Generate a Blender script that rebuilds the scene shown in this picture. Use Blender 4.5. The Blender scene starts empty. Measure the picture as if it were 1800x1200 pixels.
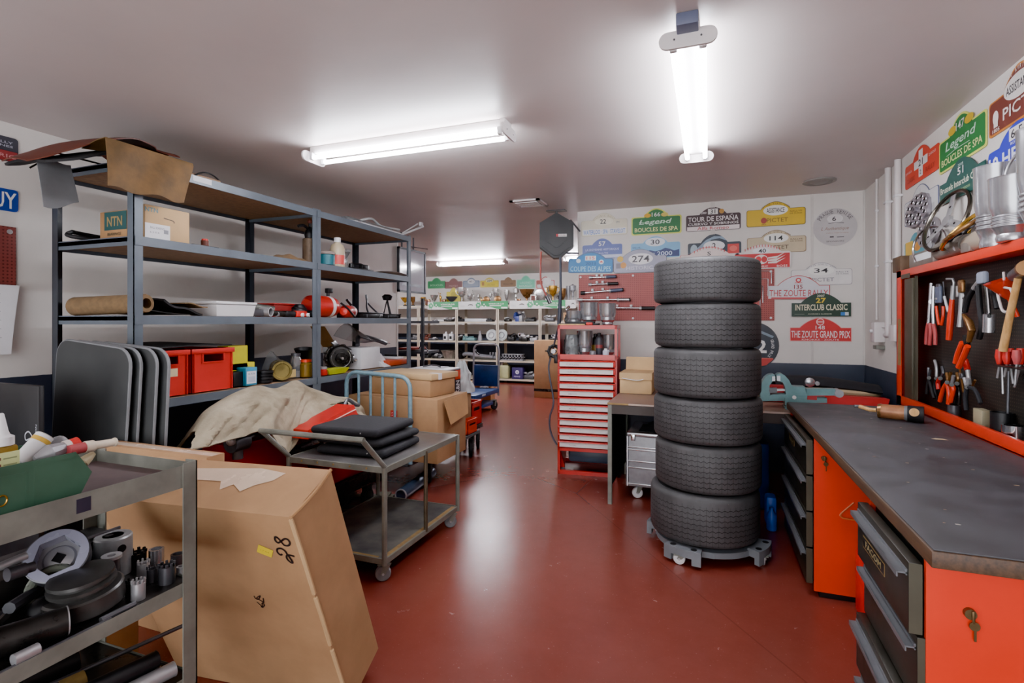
import bpy, bmesh, math, random
from mathutils import Matrix, Vector, noise
random.seed(7)
PI = math.pi
SC = bpy.context.scene
COL = SC.collection
# ------------------------------------------------------------------ survey of the room
# eye at (0,0,1.4), looking 20.56 degrees left of +Y; these return the real point a sight line meets on a known plane
FOC, CX, HY, TH, EYE = 920.0, 900.0, 566.0, math.radians(20.56), 1.4
def ray(px, py):
    u = (px - CX) / FOC
    return (-math.sin(TH) + u * math.cos(TH), math.cos(TH) + u * math.sin(TH), (HY - py) / FOC)
def Pz(px, py, z):
    r = ray(px, py); d = (z - EYE) / r[2]
    return Vector((r[0] * d, r[1] * d, z))
def Px(px, py, X):
    r = ray(px, py); d = X / r[0]
    return Vector((X, r[1] * d, EYE + r[2] * d))
def Py(px, py, Y):
    r = ray(px, py); d = Y / r[1]
    return Vector((r[0] * d, Y, EYE + r[2] * d))

# ------------------------------------------------------------------ materials
def lin(h):
    h = h.lstrip('#')
    o = []
    for i in (0, 2, 4):
        c = int(h[i:i + 2], 16) / 255
        o.append(c / 12.92 if c <= .04045 else ((c + .055) / 1.055) ** 2.4)
    return o
MATS = {}
class NT:
    def __init__(s, name):
        s.m = bpy.data.materials.new(name); s.m.use_nodes = True
        s.t = s.m.node_tree; s.t.nodes.clear()
        s.out = s.n('ShaderNodeOutputMaterial'); s.b = s.n('ShaderNodeBsdfPrincipled')
        s.l(s.b.outputs[0], s.out.inputs[0])
    def n(s, k, **kw):
        x = s.t.nodes.new(k)
        for a, b in kw.items(): setattr(x, a, b)
        return x
    def l(s, a, b): s.t.links.new(a, b)
    def math(s, op, a, b=None, c=None):
        x = s.n('ShaderNodeMath', operation=op)
        for i, v in enumerate((a, b, c)):
            if v is None: continue
            if isinstance(v, (int, float)): x.inputs[i].default_value = v
            else: s.l(v, x.inputs[i])
        return x.outputs[0]
    def mix(s, f, a, b):
        x = s.n('ShaderNodeMix', data_type='RGBA')
        for i, v in ((0, f), (6, a), (7, b)):
            if isinstance(v, (int, float)): x.inputs[i].default_value = v
            elif isinstance(v, (list, tuple)): x.inputs[i].default_value = (*v[:3], 1)
            else: s.l(v, x.inputs[i])
        return x.outputs[2]
    def noise(s, sc, det=4, rough=.6, co='Object', stretch=None):
        tc = s.n('ShaderNodeTexCoord'); nz = s.n('ShaderNodeTexNoise')
        nz.inputs['Scale'].default_value = sc; nz.inputs['Detail'].default_value = det; nz.inputs['Roughness'].default_value = rough
        if stretch:
            mp = s.n('ShaderNodeMapping'); mp.inputs['Scale'].default_value = stretch
            s.l(tc.outputs[co], mp.inputs[0]); s.l(mp.outputs[0], nz.inputs[0])
        else: s.l(tc.outputs[co], nz.inputs[0])
        return nz.outputs[0]
    def ramp(s, f, a=.35, b=.65):
        x = s.n('ShaderNodeMapRange'); x.inputs[1].default_value = a; x.inputs[2].default_value = b
        s.l(f, x.inputs[0]); return x.outputs[0]
    def bump(s, h, st=.3, d=.01):
        x = s.n('ShaderNodeBump'); x.inputs['Strength'].default_value = st; x.inputs['Distance'].default_value = d
        s.l(h, x.inputs['Height']); s.l(x.outputs[0], s.b.inputs['Normal'])
    def set(s, **k):
        for a, v in k.items():
            i = s.b.inputs[a.replace('_', ' ')]
            if isinstance(v, (int, float)): i.default_value = v
            elif isinstance(v, (list, tuple)): i.default_value = (*v[:3], 1)
            else: s.l(v, i)
def mat(name, col, rough=.5, metal=0., var=.14, sc=7, bump=0, col2=None, lo=.35, hi=.65, stretch=None, trans=0, rv=.1, bsc=None, coat=0):
    if name in MATS: return MATS[name]
    t = NT(name); c = lin(col)
    d = lin(col2) if col2 else [min(1, x * (1 + var)) for x in c]
    a = c if col2 else [x * (1 - var) for x in c]
    nz = t.noise(sc, stretch=stretch); f = t.ramp(nz, lo, hi)
    t.set(Base_Color=t.mix(f, a, d), Metallic=metal)
    t.set(Roughness=t.math('ADD', t.math('MULTIPLY', f, rv), max(.03, rough - rv / 2)))
    if trans: t.set(Transmission_Weight=trans)
    if coat: t.set(Coat_Weight=coat, Coat_Roughness=.15)
    if bump: t.bump(t.noise(bsc) if bsc else nz, bump, .01)
    MATS[name] = t.m; return t.m
def C(h, rough=.45):            # painted / printed colour
    return mat('paint_%s_%d' % (h.lstrip('#'), int(rough * 100)), h, rough, var=.07, sc=5)
def emit(name, col, st):
    if name in MATS: return MATS[name]
    t = NT(name); t.set(Base_Color=(1, 1, 1), Emission_Color=lin(col))
    t.set(Emission_Strength=t.math('ADD', t.math('MULTIPLY', t.noise(3), st * .06), st * .97))
    MATS[name] = t.m; return t.m
def wall_mat(name, band, up='#e4dfd9', low='#3b4250'):
    t = NT(name); g = t.n('ShaderNodeNewGeometry'); s = t.n('ShaderNodeSeparateXYZ'); t.l(g.outputs[0], s.inputs[0])
    nz = t.noise(2.2, 6); nf = t.noise(30, 3)
    z = t.math('ADD', s.outputs[2], t.math('MULTIPLY', nf, .004))
    f = t.math('LESS_THAN', z, band + .002)
    a = t.mix(t.ramp(nz, .3, .75), [x * .86 for x in lin(up)], lin(up))
    b = t.mix(t.ramp(nz), [x * .7 for x in lin(low)], lin(low))
    t.set(Base_Color=t.mix(f, a, b), Roughness=t.math('SUBTRACT', .6, t.math('MULTIPLY', f, .2)))
    t.bump(nf, .06, .01); return t.m
def floor_mat():
    t = NT('red_floor_paint'); n1 = t.noise(.9, 6); n2 = t.noise(9, 6, .7); n3 = t.noise(90, 2)
    c = t.mix(t.ramp(n1, .25, .75), lin('#6f332a'), lin('#7b3c32'))
    c = t.mix(t.math('MULTIPLY', t.ramp(n2, .3, .9), .25), c, lin('#8a4c42'))
    c = t.mix(t.math('MULTIPLY', t.ramp(n3, .68, .76), .35), c, lin('#b08078'))
    tc = t.n('ShaderNodeTexCoord'); v = t.n('ShaderNodeTexVoronoi', feature='DISTANCE_TO_EDGE'); v.inputs['Scale'].default_value = .33
    t.l(tc.outputs['Object'], v.inputs[0])
    c = t.mix(t.math('MULTIPLY', t.math('LESS_THAN', v.outputs[0], .0013), .22), c, lin('#2b1512'))
    t.set(Base_Color=c, Roughness=t.math('ADD', .22, t.math('MULTIPLY', n2, .08)))
    t.bump(t.noise(2.5, 3), .05, .02); return t.m
def ceil_mat():
    t = NT('ceiling_paint'); n1 = t.noise(.8, 4); n2 = t.noise(3, 4)
    t.set(Base_Color=t.mix(t.ramp(n1, .3, .7), lin('#c4bab7'), lin('#cec4c1')), Roughness=.42)
    t.bump(n2, .12, .03); return t.m
def peg_mat(name, col, hole, pitch, ax=0, r=.25, rough=.5):
    t = NT(name); tc = t.n('ShaderNodeTexCoord'); s = t.n('ShaderNodeSeparateXYZ'); t.l(tc.outputs['Object'], s.inputs[0])
    u = t.math('SUBTRACT', t.math('FRACT', t.math('DIVIDE', s.outputs[ax], pitch)), .5)
    w = t.math('SUBTRACT', t.math('FRACT', t.math('DIVIDE', s.outputs[2], pitch)), .5)
    d = t.math('SQRT', t.math('ADD', t.math('MULTIPLY', u, u), t.math('MULTIPLY', w, w)))
    f = t.math('LESS_THAN', d, r)
    t.set(Base_Color=t.mix(f, t.mix(t.ramp(t.noise(4)), [x * .85 for x in lin(col)], lin(col)), lin(hole)), Roughness=rough)
    return t.m
def tyre_mat():
    t = NT('tyre_rubber'); tc = t.n('ShaderNodeTexCoord'); s = t.n('ShaderNodeSeparateXYZ'); t.l(tc.outputs['Object'], s.inputs[0])
    th = t.math('ARCTAN2', s.outputs[1], s.outputs[0])
    zig = t.math('ABSOLUTE', t.math('SINE', t.math('MULTIPLY', th, 30)))
    z = t.math('ADD', s.outputs[2], t.math('MULTIPLY', zig, -.0075))
    q = t.math('ABSOLUTE', t.math('SUBTRACT', t.math('FRACT', t.math('DIVIDE', z, .0295)), .5))
    gr = t.math('LESS_THAN', q, .062)
    sip = t.math('LESS_THAN', t.math('ABSOLUTE', t.math('SUBTRACT', t.math('FRACT', t.math('MULTIPLY', th, 60 / (2 * PI))), .5)), .045)
    lo = t.math('GREATER_THAN', s.outputs[2], .022); hi = t.math('LESS_THAN', s.outputs[2], .246)
    rad = t.math('GREATER_THAN', t.math('SQRT', t.math('ADD', t.math('MULTIPLY', s.outputs[0], s.outputs[0]), t.math('MULTIPLY', s.outputs[1], s.outputs[1]))), .29)
    on = t.math('MULTIPLY', t.math('MULTIPLY', lo, hi), rad)
    g = t.math('MULTIPLY', t.math('MAXIMUM', gr, t.math('MULTIPLY', sip, .4)), on)
    nz = t.noise(9, 5); sp = t.noise(55, 2)
    c = t.mix(t.ramp(nz, .3, .7), lin('#39393a'), lin('#4c4c4d'))
    c = t.mix(t.math('MULTIPLY', t.ramp(sp, .72, .76), .5), c, lin('#7c7468'))
    t.set(Base_Color=t.mix(g, c, lin('#0d0d0e')), Roughness=t.math('ADD', .5, t.math('MULTIPLY', nz, .2)))
    t.bump(t.math('SUBTRACT', t.math('MULTIPLY', nz, .15), g), .8, .006); return t.m
def wood_mat(name, a, b, st=(2, 30, 30), rough=.55, sc=3):
    return mat(name, a, rough, col2=b, sc=sc, stretch=st, lo=.3, hi=.7)
def cloth_mat():
    t = NT('canvas_tarp'); n1 = t.noise(3, 6, .65); n2 = t.noise(90, 2)
    t.set(Base_Color=t.mix(t.ramp(n1, .34, .66), lin('#7d7059'), lin('#b3a891')), Roughness=.9)
    t.bump(t.math('ADD', t.math('MULTIPLY', n2, .2), n1), .35, .02); return t.m

K = {}
K['floor'] = floor_mat(); K['ceil'] = ceil_mat(); K['tyre'] = tyre_mat(); K['tarp'] = cloth_mat()
K['wallL'] = wall_mat('wall_paint_side', 1.075); K['wallB'] = wall_mat('wall_paint_back', 1.02); K['wallF'] = wall_mat('wall_paint_far', 1.1)
K['pegred'] = peg_mat('red_pegboard', '#a84f49', '#7c2f2d', .019, 0)
K['pegredL'] = peg_mat('red_pegboard_side', '#8a4641', '#5f2a29', .02, 1)
K['pegblk'] = peg_mat('black_pegboard', '#242220', '#4a4438', .0165, 1, .2, .45)
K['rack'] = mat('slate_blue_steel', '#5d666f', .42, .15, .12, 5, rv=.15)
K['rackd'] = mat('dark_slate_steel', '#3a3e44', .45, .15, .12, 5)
K['chip'] = mat('brown_chipboard', '#8d7259', .8, var=.18, sc=25, bump=.1)
K['card'] = mat('cardboard', '#a07a54', .8, var=.07, sc=6, col2='#ae875f', bump=.05, bsc=40)
K['cardd'] = mat('cardboard_brown', '#9c744c', .8, var=.07, sc=6, col2='#ad8458', bump=.05, bsc=40)
K['cardp'] = mat('cardboard_pale', '#c6a578', .8, var=.07, sc=6, bump=.04, bsc=40)
K['tape'] = mat('clear_packing_tape', '#d6bfa9', .25, var=.05, sc=9)
K['steel'] = mat('worn_grey_steel', '#77786f', .5, .2, .22, 9, rv=.25, bump=.05)
K['steeld'] = mat('oily_dark_steel', '#2a2826', .34, .4, .3, 14, rv=.3)
K['bright'] = mat('machined_steel', '#b4b3b5', .38, .6, .03, 12, rv=.02)
K['chrome'] = mat('polished_chrome', '#cfcfd2', .12, 1, .08, 6, rv=.08)
K['alu'] = mat('brushed_aluminium', '#bcbcc0', .24, .75, .05, 30, rv=.06)
K['aluw'] = mat('dull_aluminium', '#9a9a9e', .45, .4, .1, 20)
K['gun'] = mat('gunmetal', '#5c5c60', .34, .55, .08, 18)
K['blk'] = mat('black_plastic', '#131315', .45, var=.25, sc=9)
K['rub'] = mat('black_rubber', '#19191b', .7, var=.25, sc=12, bump=.05)
K['foam'] = mat('charcoal_fabric', '#1f2024', .85, var=.2, sc=60, bump=.1)
K['red'] = mat('red_paint', '#b81d18', .35, 0, .1, 4, coat=.3)
K['redp'] = mat('red_plastic', '#c6241f', .42, 0, .07, 6)
K['org'] = mat('signal_orange_paint', '#dc2f06', .38, 0, .06, 4, coat=.2)
K['olive'] = mat('olive_drawer_paint', '#4b4739', .45, .2, .12, 6)
K['oliveD'] = mat('dark_olive_paint', '#33312a', .4, .3, .15, 6)
K['bench'] = mat('bench_rubber_top', '#38383b', .55, var=.16, sc=5, col2='#4a4a4f', bump=.08, rv=.2)
K['edge'] = wood_mat('oiled_wood_edge', '#3b2a1d', '#5d4430', (30, 2, 30))
K['lam'] = mat('brown_laminate', '#7d6558', .42, var=.1, sc=4, col2='#8f7567')
K['green'] = mat('green_bin_paint', '#3d5d4b', .42, .1, .12, 8, rv=.15)
K['lblue'] = mat('pale_blue_paint', '#6d8e9d', .4, .1, .2, 25, col2='#86a5b0')
K['navy'] = mat('navy_blue_paint', '#1c3560', .4, .1, .12, 5, col2='#24447a')
K['cream'] = mat('cream_steel', '#c7bba6', .45, .1, .08, 6)
K['white'] = mat('white_plastic', '#dcdcde', .4, 0, .04, 6)
K['paper'] = mat('white_paper', '#dedee2', .8, 0, .04, 6)
K['lamp'] = mat('white_enamel', '#d9d3d2', .4, 0, .04, 6)
K['gold'] = mat('gold_plate', '#cfa040', .25, .75, .15, 10)
K['silver'] = mat('silver_plate', '#d2d0cc', .25, .75, .08, 8)
K['bronze'] = mat('bronze_metal', '#8a643c', .3, .6, .2, 8)
K['wood'] = wood_mat('ash_wood', '#b98a4d', '#dcae72', (20, 20, 3))
K['woodr'] = wood_mat('varnished_wood', '#4f2319', '#6d3522', (20, 3, 20))
K['felt'] = mat('brown_felt', '#7a6244', .95, var=.15, sc=30, bump=.1)
K['leather'] = mat('ochre_hide', '#57401f', .8, var=.2, sc=9, col2='#735631', bump=.2)
K['grey'] = mat('grey_plastic', '#75777a', .5, 0, .1, 8)
K['teal'] = mat('teal_cast_paint', '#587e80', .38, .2, .12, 8, col2='#6b9294')
K['mud'] = mat('grease_stained_deck', '#3f4143', .6, .1, .25, 5, col2='#6a6a64', bump=.1)
K['tan'] = mat('worn_tan_edge', '#8f7446', .7, 0, .2, 20)
K['clear'] = mat('clear_plastic', '#e8ecee', .12, trans=.85, var=.03)
K['amber'] = mat('amber_liquid', '#a8842f', .2, trans=.4, var=.1)
K['bag'] = mat('white_polythene', '#d6dcdc', .35, trans=.25, var=.05, bump=.3, sc=9)
K['oil'] = mat('pale_yellow_plastic', '#cdcf9a', .35, trans=.2, var=.06)
K['mud2'] = mat('dirty_tray_floor', '#4a4041', .6, .2, .3, 5, col2='#6a5a58')
K['tube'] = emit('fluorescent_tube', '#f4f6ff', 32); K['tube2'] = emit('fluorescent_tube_bright', '#f6f6ff', 88)  # second tube material is stronger, raised to brighten the far room
K['board'] = mat('glossy_whiteboard', '#c4c8d2', .12, 0, .03, 3)

# ------------------------------------------------------------------ mesh builder
FONTC = {}
def glyphs(s, off):
    k = (s, off)
    if k not in FONTC:
        cu = bpy.data.curves.new('letters', 'FONT'); cu.body = s; cu.size = 1; cu.offset = off; cu.resolution_u = 2
        ob = bpy.data.objects.new('letters', cu); me = ob.to_mesh()
        v = [tuple(x.co) for x in me.vertices]; f = [tuple(p.vertices) for p in me.polygons]
        ob.to_mesh_clear(); bpy.data.objects.remove(ob); bpy.data.curves.remove(cu)
        if not v: FONTC[k] = ([], [])
        else:
            x0 = min(a[0] for a in v); x1 = max(a[0] for a in v); y0 = min(a[1] for a in v); y1 = max(a[1] for a in v)
            FONTC[k] = ([((a[0] - x0) / max(1e-6, x1 - x0) - .5, (a[1] - y0) / max(1e-6, y1 - y0) - .5) for a in v], f)
    return FONTC[k]
def frame(o, x, y, z=None):      # matrix from origin and axes
    x = Vector(x).normalized(); y = Vector(y); y = (y - x * x.dot(y)).normalized()
    z = x.cross(y)
    return Matrix(((x.x, y.x, z.x, o[0]), (x.y, y.y, z.y, o[1]), (x.z, y.z, z.z, o[2]), (0, 0, 0, 1)))
def axis_frame(a, b):
    a = Vector(a); b = Vector(b); z = (b - a).normalized()
    x = z.orthogonal().normalized(); y = z.cross(x)
    return Matrix(((x.x, y.x, z.x, a.x), (x.y, y.y, z.y, a.y), (x.z, y.z, z.z, a.z), (0, 0, 0, 1)))
def TR(x, y, z, rz=0, rx=0, ry=0):
    return Matrix.Translation((x, y, z)) @ Matrix.Rotation(rz, 4, 'Z') @ Matrix.Rotation(rx, 4, 'X') @ Matrix.Rotation(ry, 4, 'Y')
class M:
    def __init__(s, *mats):
        s.v = []; s.f = []; s.mi = []; s.mats = list(mats) or [K['grey']]; s.X = Matrix()
    def mid(s, m):
        if isinstance(m, int): return m
        if isinstance(m, str): m = C(m) if m.startswith('#') else K[m]
        if m not in s.mats: s.mats.append(m)
        return s.mats.index(m)
    def add(s, vs, fs, m=0, X=None):
        m = s.mid(m); b = len(s.v); X = s.X @ X if X is not None else s.X
        s.v += [tuple(X @ Vector(p)) for p in vs]
        for f in fs: s.f.append(tuple(b + i for i in f)); s.mi.append(m)
        return s
    def box(s, a, b, m=0, bev=0, X=None, seg=2):
        x0, y0, z0 = (min(a[i], b[i]) for i in range(3)); x1, y1, z1 = (max(a[i], b[i]) for i in range(3))
        if bev <= 0:
            vs = [(x0, y0, z0), (x1, y0, z0), (x1, y1, z0), (x0, y1, z0), (x0, y0, z1), (x1, y0, z1), (x1, y1, z1), (x0, y1, z1)]
            return s.add(vs, [(0, 3, 2, 1), (4, 5, 6, 7), (0, 1, 5, 4), (1, 2, 6, 5), (2, 3, 7, 6), (3, 0, 4, 7)], m, X)
        bm = bmesh.new(); bmesh.ops.create_cube(bm, size=1)
        for v in bm.verts:
            v.co = ((x0 + x1) / 2 + v.co.x * (x1 - x0), (y0 + y1) / 2 + v.co.y * (y1 - y0), (z0 + z1) / 2 + v.co.z * (z1 - z0))
        bmesh.ops.bevel(bm, geom=bm.edges[:], offset=min(bev, .49 * min(x1 - x0, y1 - y0, z1 - z0)), segments=seg, affect='EDGES', profile=.5)
        bm.verts.index_update()
        s.add([v.co[:] for v in bm.verts], [[v.index for v in f.verts] for f in bm.faces], m, X); bm.free(); return s
    def cb(s, c, d, m=0, bev=0, X=None, seg=2):
        return s.box([c[i] - d[i] / 2 for i in range(3)], [c[i] + d[i] / 2 for i in range(3)], m, bev, X, seg)
    def hexa(s, p, m=0):         # 8 corners: 4 below, 4 above, same order
        return s.add(p, [(0, 3, 2, 1), (4, 5, 6, 7), (0, 1, 5, 4), (1, 2, 6, 5), (2, 3, 7, 6), (3, 0, 4, 7)], m)
    def lathe(s, prof, X=None, n=24, m=0, closed=False, a0=0, a1=2 * PI):
        full = abs(a1 - a0 - 2 * PI) < 1e-6; k = n if full else n + 1
        vs = []; fs = []
        for r, z in prof:
            for i in range(k):
                a = a0 + (a1 - a0) * i / n; vs.append((r * math.cos(a), r * math.sin(a), z))
        L = len(prof)
        for j in range(L if closed else L - 1):
            q = (j + 1) % L
            for i in range(n):
                i2 = (i + 1) % k if full else i + 1
                fs.append((j * k + i, j * k + i2, q * k + i2, q * k + i))
        if not closed and full:
            if prof[0][0] > 1e-5: fs.append(tuple(range(k - 1, -1, -1)))
            if prof[-1][0] > 1e-5: fs.append(tuple((L - 1) * k + i for i in range(k)))
        return s.add(vs, fs, m, X)
    def cyl(s, a, b, r, r2=None, n=16, m=0):
        h = (Vector(b) - Vector(a)).length
        return s.lathe([(r, 0), (r2 if r2 is not None else r, h)], axis_frame(a, b), n, m)
    def pipe(s, a, b, r, w, n=16, m=0):   # hollow
        h = (Vector(b) - Vector(a)).length
        return s.lathe([(r - w, 0), (r, 0), (r, h), (r - w, h)], axis_frame(a, b), n, m, closed=True)
    def ring(s, c, ax, R, r, n=28, k=8, m=0):
        c = Vector(c); X = axis_frame(c, c + Vector(ax))
        return s.lathe([(R + r * math.cos(2 * PI * i / k), r * math.sin(2 * PI * i / k)) for i in range(k)], X, n, m, closed=True)
    def tube(s, pts, r, n=8, m=0, closed=False, taper=None):
        P = [Vector(p) for p in pts]; L = len(P); vs = []; fs = []; x = None
        for i, p in enumerate(P):
            d = (P[(i + 1) % L] - P[i - 1]) if closed else (P[min(i + 1, L - 1)] - P[max(i - 1, 0)])
            d = d.normalized() if d.length > 1e-9 else Vector((0, 0, 1))
            x = d.orthogonal().normalized() if x is None else (x - d * x.dot(d))
            x = x.normalized() if x.length > 1e-6 else d.orthogonal().normalized()
            y = d.cross(x); rr = taper[i] if taper else r
            for j in range(n):
                a = 2 * PI * j / n; vs.append(p + x * math.cos(a) * rr + y * math.sin(a) * rr)
        for i in range(L if closed else L - 1):
            q = (i + 1) % L
            for j in range(n):
                fs.append((i * n + j, i * n + (j + 1) % n, q * n + (j + 1) % n, q * n + j))
        if not closed: fs += [tuple(range(n - 1, -1, -1)), tuple((L - 1) * n + j for j in range(n))]
        return s.add(vs, fs, m)
    def sph(s, c, r, m=0, sx=1, sy=1, sz=1, n=16, X=None):
        k = n // 2
        Y = Matrix.Translation(c) @ Matrix.Diagonal((sx, sy, sz, 1))
        return s.lathe([(r * math.sin(PI * i / k) if 0 < i < k else 0, -r * math.cos(PI * i / k)) for i in range(k + 1)], X @ Y if X is not None else Y, n, m)
    def prism(s, pts, z0, z1, m=0, X=None):
        n = len(pts)
        vs = [(p[0], p[1], z0) for p in pts] + [(p[0], p[1], z1) for p in pts]
        fs = [tuple(range(n - 1, -1, -1)), tuple(range(n, 2 * n))] + [(i, (i + 1) % n, n + (i + 1) % n, n + i) for i in range(n)]
        return s.add(vs, fs, m, X)
    def flat(s, pts, z, m=0, X=None):
        return s.add([(p[0], p[1], z) for p in pts], [tuple(range(len(pts)))], m, X)
    def text(s, t, cx, cy, w, h, z, m=0, off=0., X=None, sh=0., rot=0.):
        v, f = glyphs(t, off); c, q = math.cos(rot), math.sin(rot)
        o = []
        for a, b in v:
            x = a * w + sh * b * h; y = b * h
            o.append((cx + x * c - y * q, cy + x * q + y * c, z))
        return s.add(o, f, m, X) if v else s
    def grid(s, fn, nu, nv, m=0, th=0.):
        vs = [Vector(fn(i / nu, j / nv)) for j in range(nv + 1) for i in range(nu + 1)]
        fs = [(j * (nu + 1) + i, j * (nu + 1) + i + 1, (j + 1) * (nu + 1) + i + 1, (j + 1) * (nu + 1) + i) for j in range(nv) for i in range(nu)]
        s.add(vs, fs, m)
        if th:
            W = nu + 1
            ns = []
            for j in range(nv + 1):
                for i in range(W):
                    a = vs[j * W + min(i + 1, nu)] - vs[j * W + max(i - 1, 0)]; b = vs[min(j + 1, nv) * W + i] - vs[max(j - 1, 0) * W + i]
                    n = a.cross(b); ns.append(n.normalized() if n.length > 1e-9 else Vector((0, 0, 1)))
            w2 = [v - n * th for v, n in zip(vs, ns)]
            s.add(w2, [tuple(reversed(f)) for f in fs], m)
            base = len(s.v) - 2 * len(vs)
            rim = [i for i in range(W)] + [j * W + nu for j in range(1, nv + 1)] + [nv * W + i for i in range(nu - 1, -1, -1)] + [j * W for j in range(nv - 1, 0, -1)]
            mm = s.mid(m)
            for a, b in zip(rim, rim[1:] + rim[:1]):
                s.f.append((base + b, base + a, base + len(vs) + a, base + len(vs) + b)); s.mi.append(mm)
        return s
    def out(s, name, parent=None, ang=35, origin=None):
        P = [Vector(p) for p in s.v]
        lo = [min(p[i] for p in P) for i in range(3)]; hi = [max(p[i] for p in P) for i in range(3)]
        o = Vector(origin) if origin is not None else Vector(((lo[0] + hi[0]) / 2, (lo[1] + hi[1]) / 2, lo[2]))
        me = bpy.data.meshes.new(name); me.from_pydata([p - o for p in P], [], s.f)
        for m in s.mats: me.materials.append(m)
        me.polygons.foreach_set('material_index', s.mi)
        bm = bmesh.new(); bm.from_mesh(me); bmesh.ops.recalc_face_normals(bm, faces=bm.faces[:]); bm.to_mesh(me); bm.free()
        me.polygons.foreach_set('use_smooth', [True] * len(me.polygons)); me.set_sharp_from_angle(angle=math.radians(ang)); me.update()
        ob = bpy.data.objects.new(name, me); COL.objects.link(ob); ob.location = o
        if parent is not None:
            ob.parent = parent; ob.matrix_parent_inverse = WORLD[parent.name].inverted()
        WORLD[ob.name] = Matrix.Translation(o)
        return ob
WORLD = {}
def prop(o, label, cat, group=None, kind=None):
    if label: o['label'] = label
    if cat: o['category'] = cat
    if group: o['group'] = group
    if kind: o['kind'] = kind
    return o
def T(name, label, cat, loc=(0, 0, 0), group=None):
    o = bpy.data.objects.new(name, None); COL.objects.link(o); o.location = loc; o.empty_display_size = .05
    WORLD[o.name] = Matrix.Translation(loc); return prop(o, label, cat, group)
def one(b, name, label, cat, group=None, origin=None):
    return prop(b.out(name, origin=origin), label, cat, group)
def struct(b, name):
    o = b.out(name, origin=(0, 0, 0)); o['kind'] = 'structure'; return o
def part(b, name, parent, label=None, origin=None):
    o = b.out(name, parent, origin=origin)
    if label: o['label'] = label
    return o
def dup(src, delta, label=None, group=None, rz=0):
    def cp(o, par):
        c = o.copy(); COL.objects.link(c)
        WORLD[c.name] = WORLD[o.name].copy()
        if par is not None: c.parent = par
        for ch in list(o.children): cp(ch, c)
        return c
    r = cp(src, None); r.location = Vector(src.location) + Vector(delta); r.rotation_euler[2] += rz
    if label: r['label'] = label
    if group: r['group'] = group
    return r
def arc(cx, cy, r, a0, a1, n):
    return [(cx + r * math.cos(a0 + (a1 - a0) * i / n), cy + r * math.sin(a0 + (a1 - a0) * i / n)) for i in range(n + 1)]
def rrect(w, h, r, n=4, cx=0, cy=0):
    o = []
    for sx, sy, a in ((1, 1, 0), (-1, 1, PI / 2), (-1, -1, PI), (1, -1, 1.5 * PI)):
        o += arc(cx + sx * (w / 2 - r), cy + sy * (h / 2 - r), r, a, a + PI / 2, n)
    return o
def ell(cx, cy, rx, ry, n=28):
    return [(cx + rx * math.cos(2 * PI * i / n), cy + ry * math.sin(2 * PI * i / n)) for i in range(n)]
def smooth(pts, k=4):            # Catmull-Rom through points
    P = [Vector(p) for p in pts]; o = []
    for i in range(len(P) - 1):
        a = P[max(i - 1, 0)]; b = P[i]; c = P[i + 1]; d = P[min(i + 2, len(P) - 1)]
        for j in range(k):
            t = j / k
            o.append(.5 * ((2 * b) + (c - a) * t + (2 * a - 5 * b + 4 * c - d) * t * t + (3 * b - a - 3 * c + d) * t ** 3))
    return o + [P[-1]]
def lerp_tab(tab, x):
    if x <= tab[0][0]: return tab[0][1]
    for (a, b), (c, d) in zip(tab, tab[1:]):
        if x <= c: return b + (d - b) * (x - a) / (c - a) if c > a else d
    return tab[-1][1]
# ------------------------------------------------------------------ camera, world, room shell
cam = bpy.data.cameras.new('camera'); co = bpy.data.objects.new('camera', cam); COL.objects.link(co)
co.location = (0, 0, EYE); co.rotation_euler = (PI / 2, 0, TH); cam.lens = 36 * FOC / 1800; cam.shift_y = -(600 - HY) / 1800; cam.clip_start = .05
SC.camera = co
w = bpy.data.worlds.new('world'); SC.world = w; w.use_nodes = True
w.node_tree.nodes['Background'].inputs[0].default_value = (.93, .95, 1, 1); w.node_tree.nodes['Background'].inputs[1].default_value = 2.1  # rear side of the room left open so this background acts as fill light
SC.view_settings.view_transform = 'AgX'; SC.view_settings.look = 'AgX - Punchy'; SC.view_settings.exposure = 2.25
SC.cycles.max_bounces = 7; SC.cycles.diffuse_bounces = 5; SC.cycles.glossy_bounces = 3; SC.cycles.sample_clamp_indirect = 6; SC.cycles.caustics_reflective = False; SC.cycles.caustics_refractive = False

CEIL = 2.57
XR, YB, XL, YF = 1.30, 5.45, -3.85, 11.95
struct(M(K['floor']).box((-9.2, -2, -.1), (1.5, 12.2, 0)), 'floor')
struct(M(K['ceil']).box((-9.2, -2, CEIL), (1.5, 12.2, CEIL + .1)), 'ceiling')
struct(M(K['wallL']).box((XL - .16, -2, 0), (XL, 5.93, CEIL)).box((XL - .17, 5.93, 0), (XL + .012, 5.95, CEIL), C('#e2ddd8')), 'wall_left')
struct(M(K['wallB']).box((XR, -2, 0), (XR + .15, 12, CEIL)), 'wall_right')
struct(M(K['wallB']).box((-1.30, YB, 0), (XR, YB + .15, CEIL)), 'wall_back')
struct(M(K['wallF']).box((-9, YF, 0), (XR, YF + .15, CEIL)), 'wall_far')
struct(M(K['wallF']).box((-9.15, 5.8, 0), (-9, YF, CEIL)), 'wall_far_left')
struct(M(K['wallF']).box((-9, 5.78, 0), (XL - .165, 5.93, CEIL)), 'wall_near_left')
struct(M(C('#cfc9c3')).box((.02, YB - .006, 1.02), (.06, YB - .0005, CEIL)).box((.88, YB - .006, 1.02), (.9, YB - .0005, CEIL)), 'trim_1')
struct(M(C('#d5d0ca')).box((XR - .012, YB - .012, 1.02), (XR - .0005, YB - .0005, CEIL)), 'trim_2')

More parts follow.
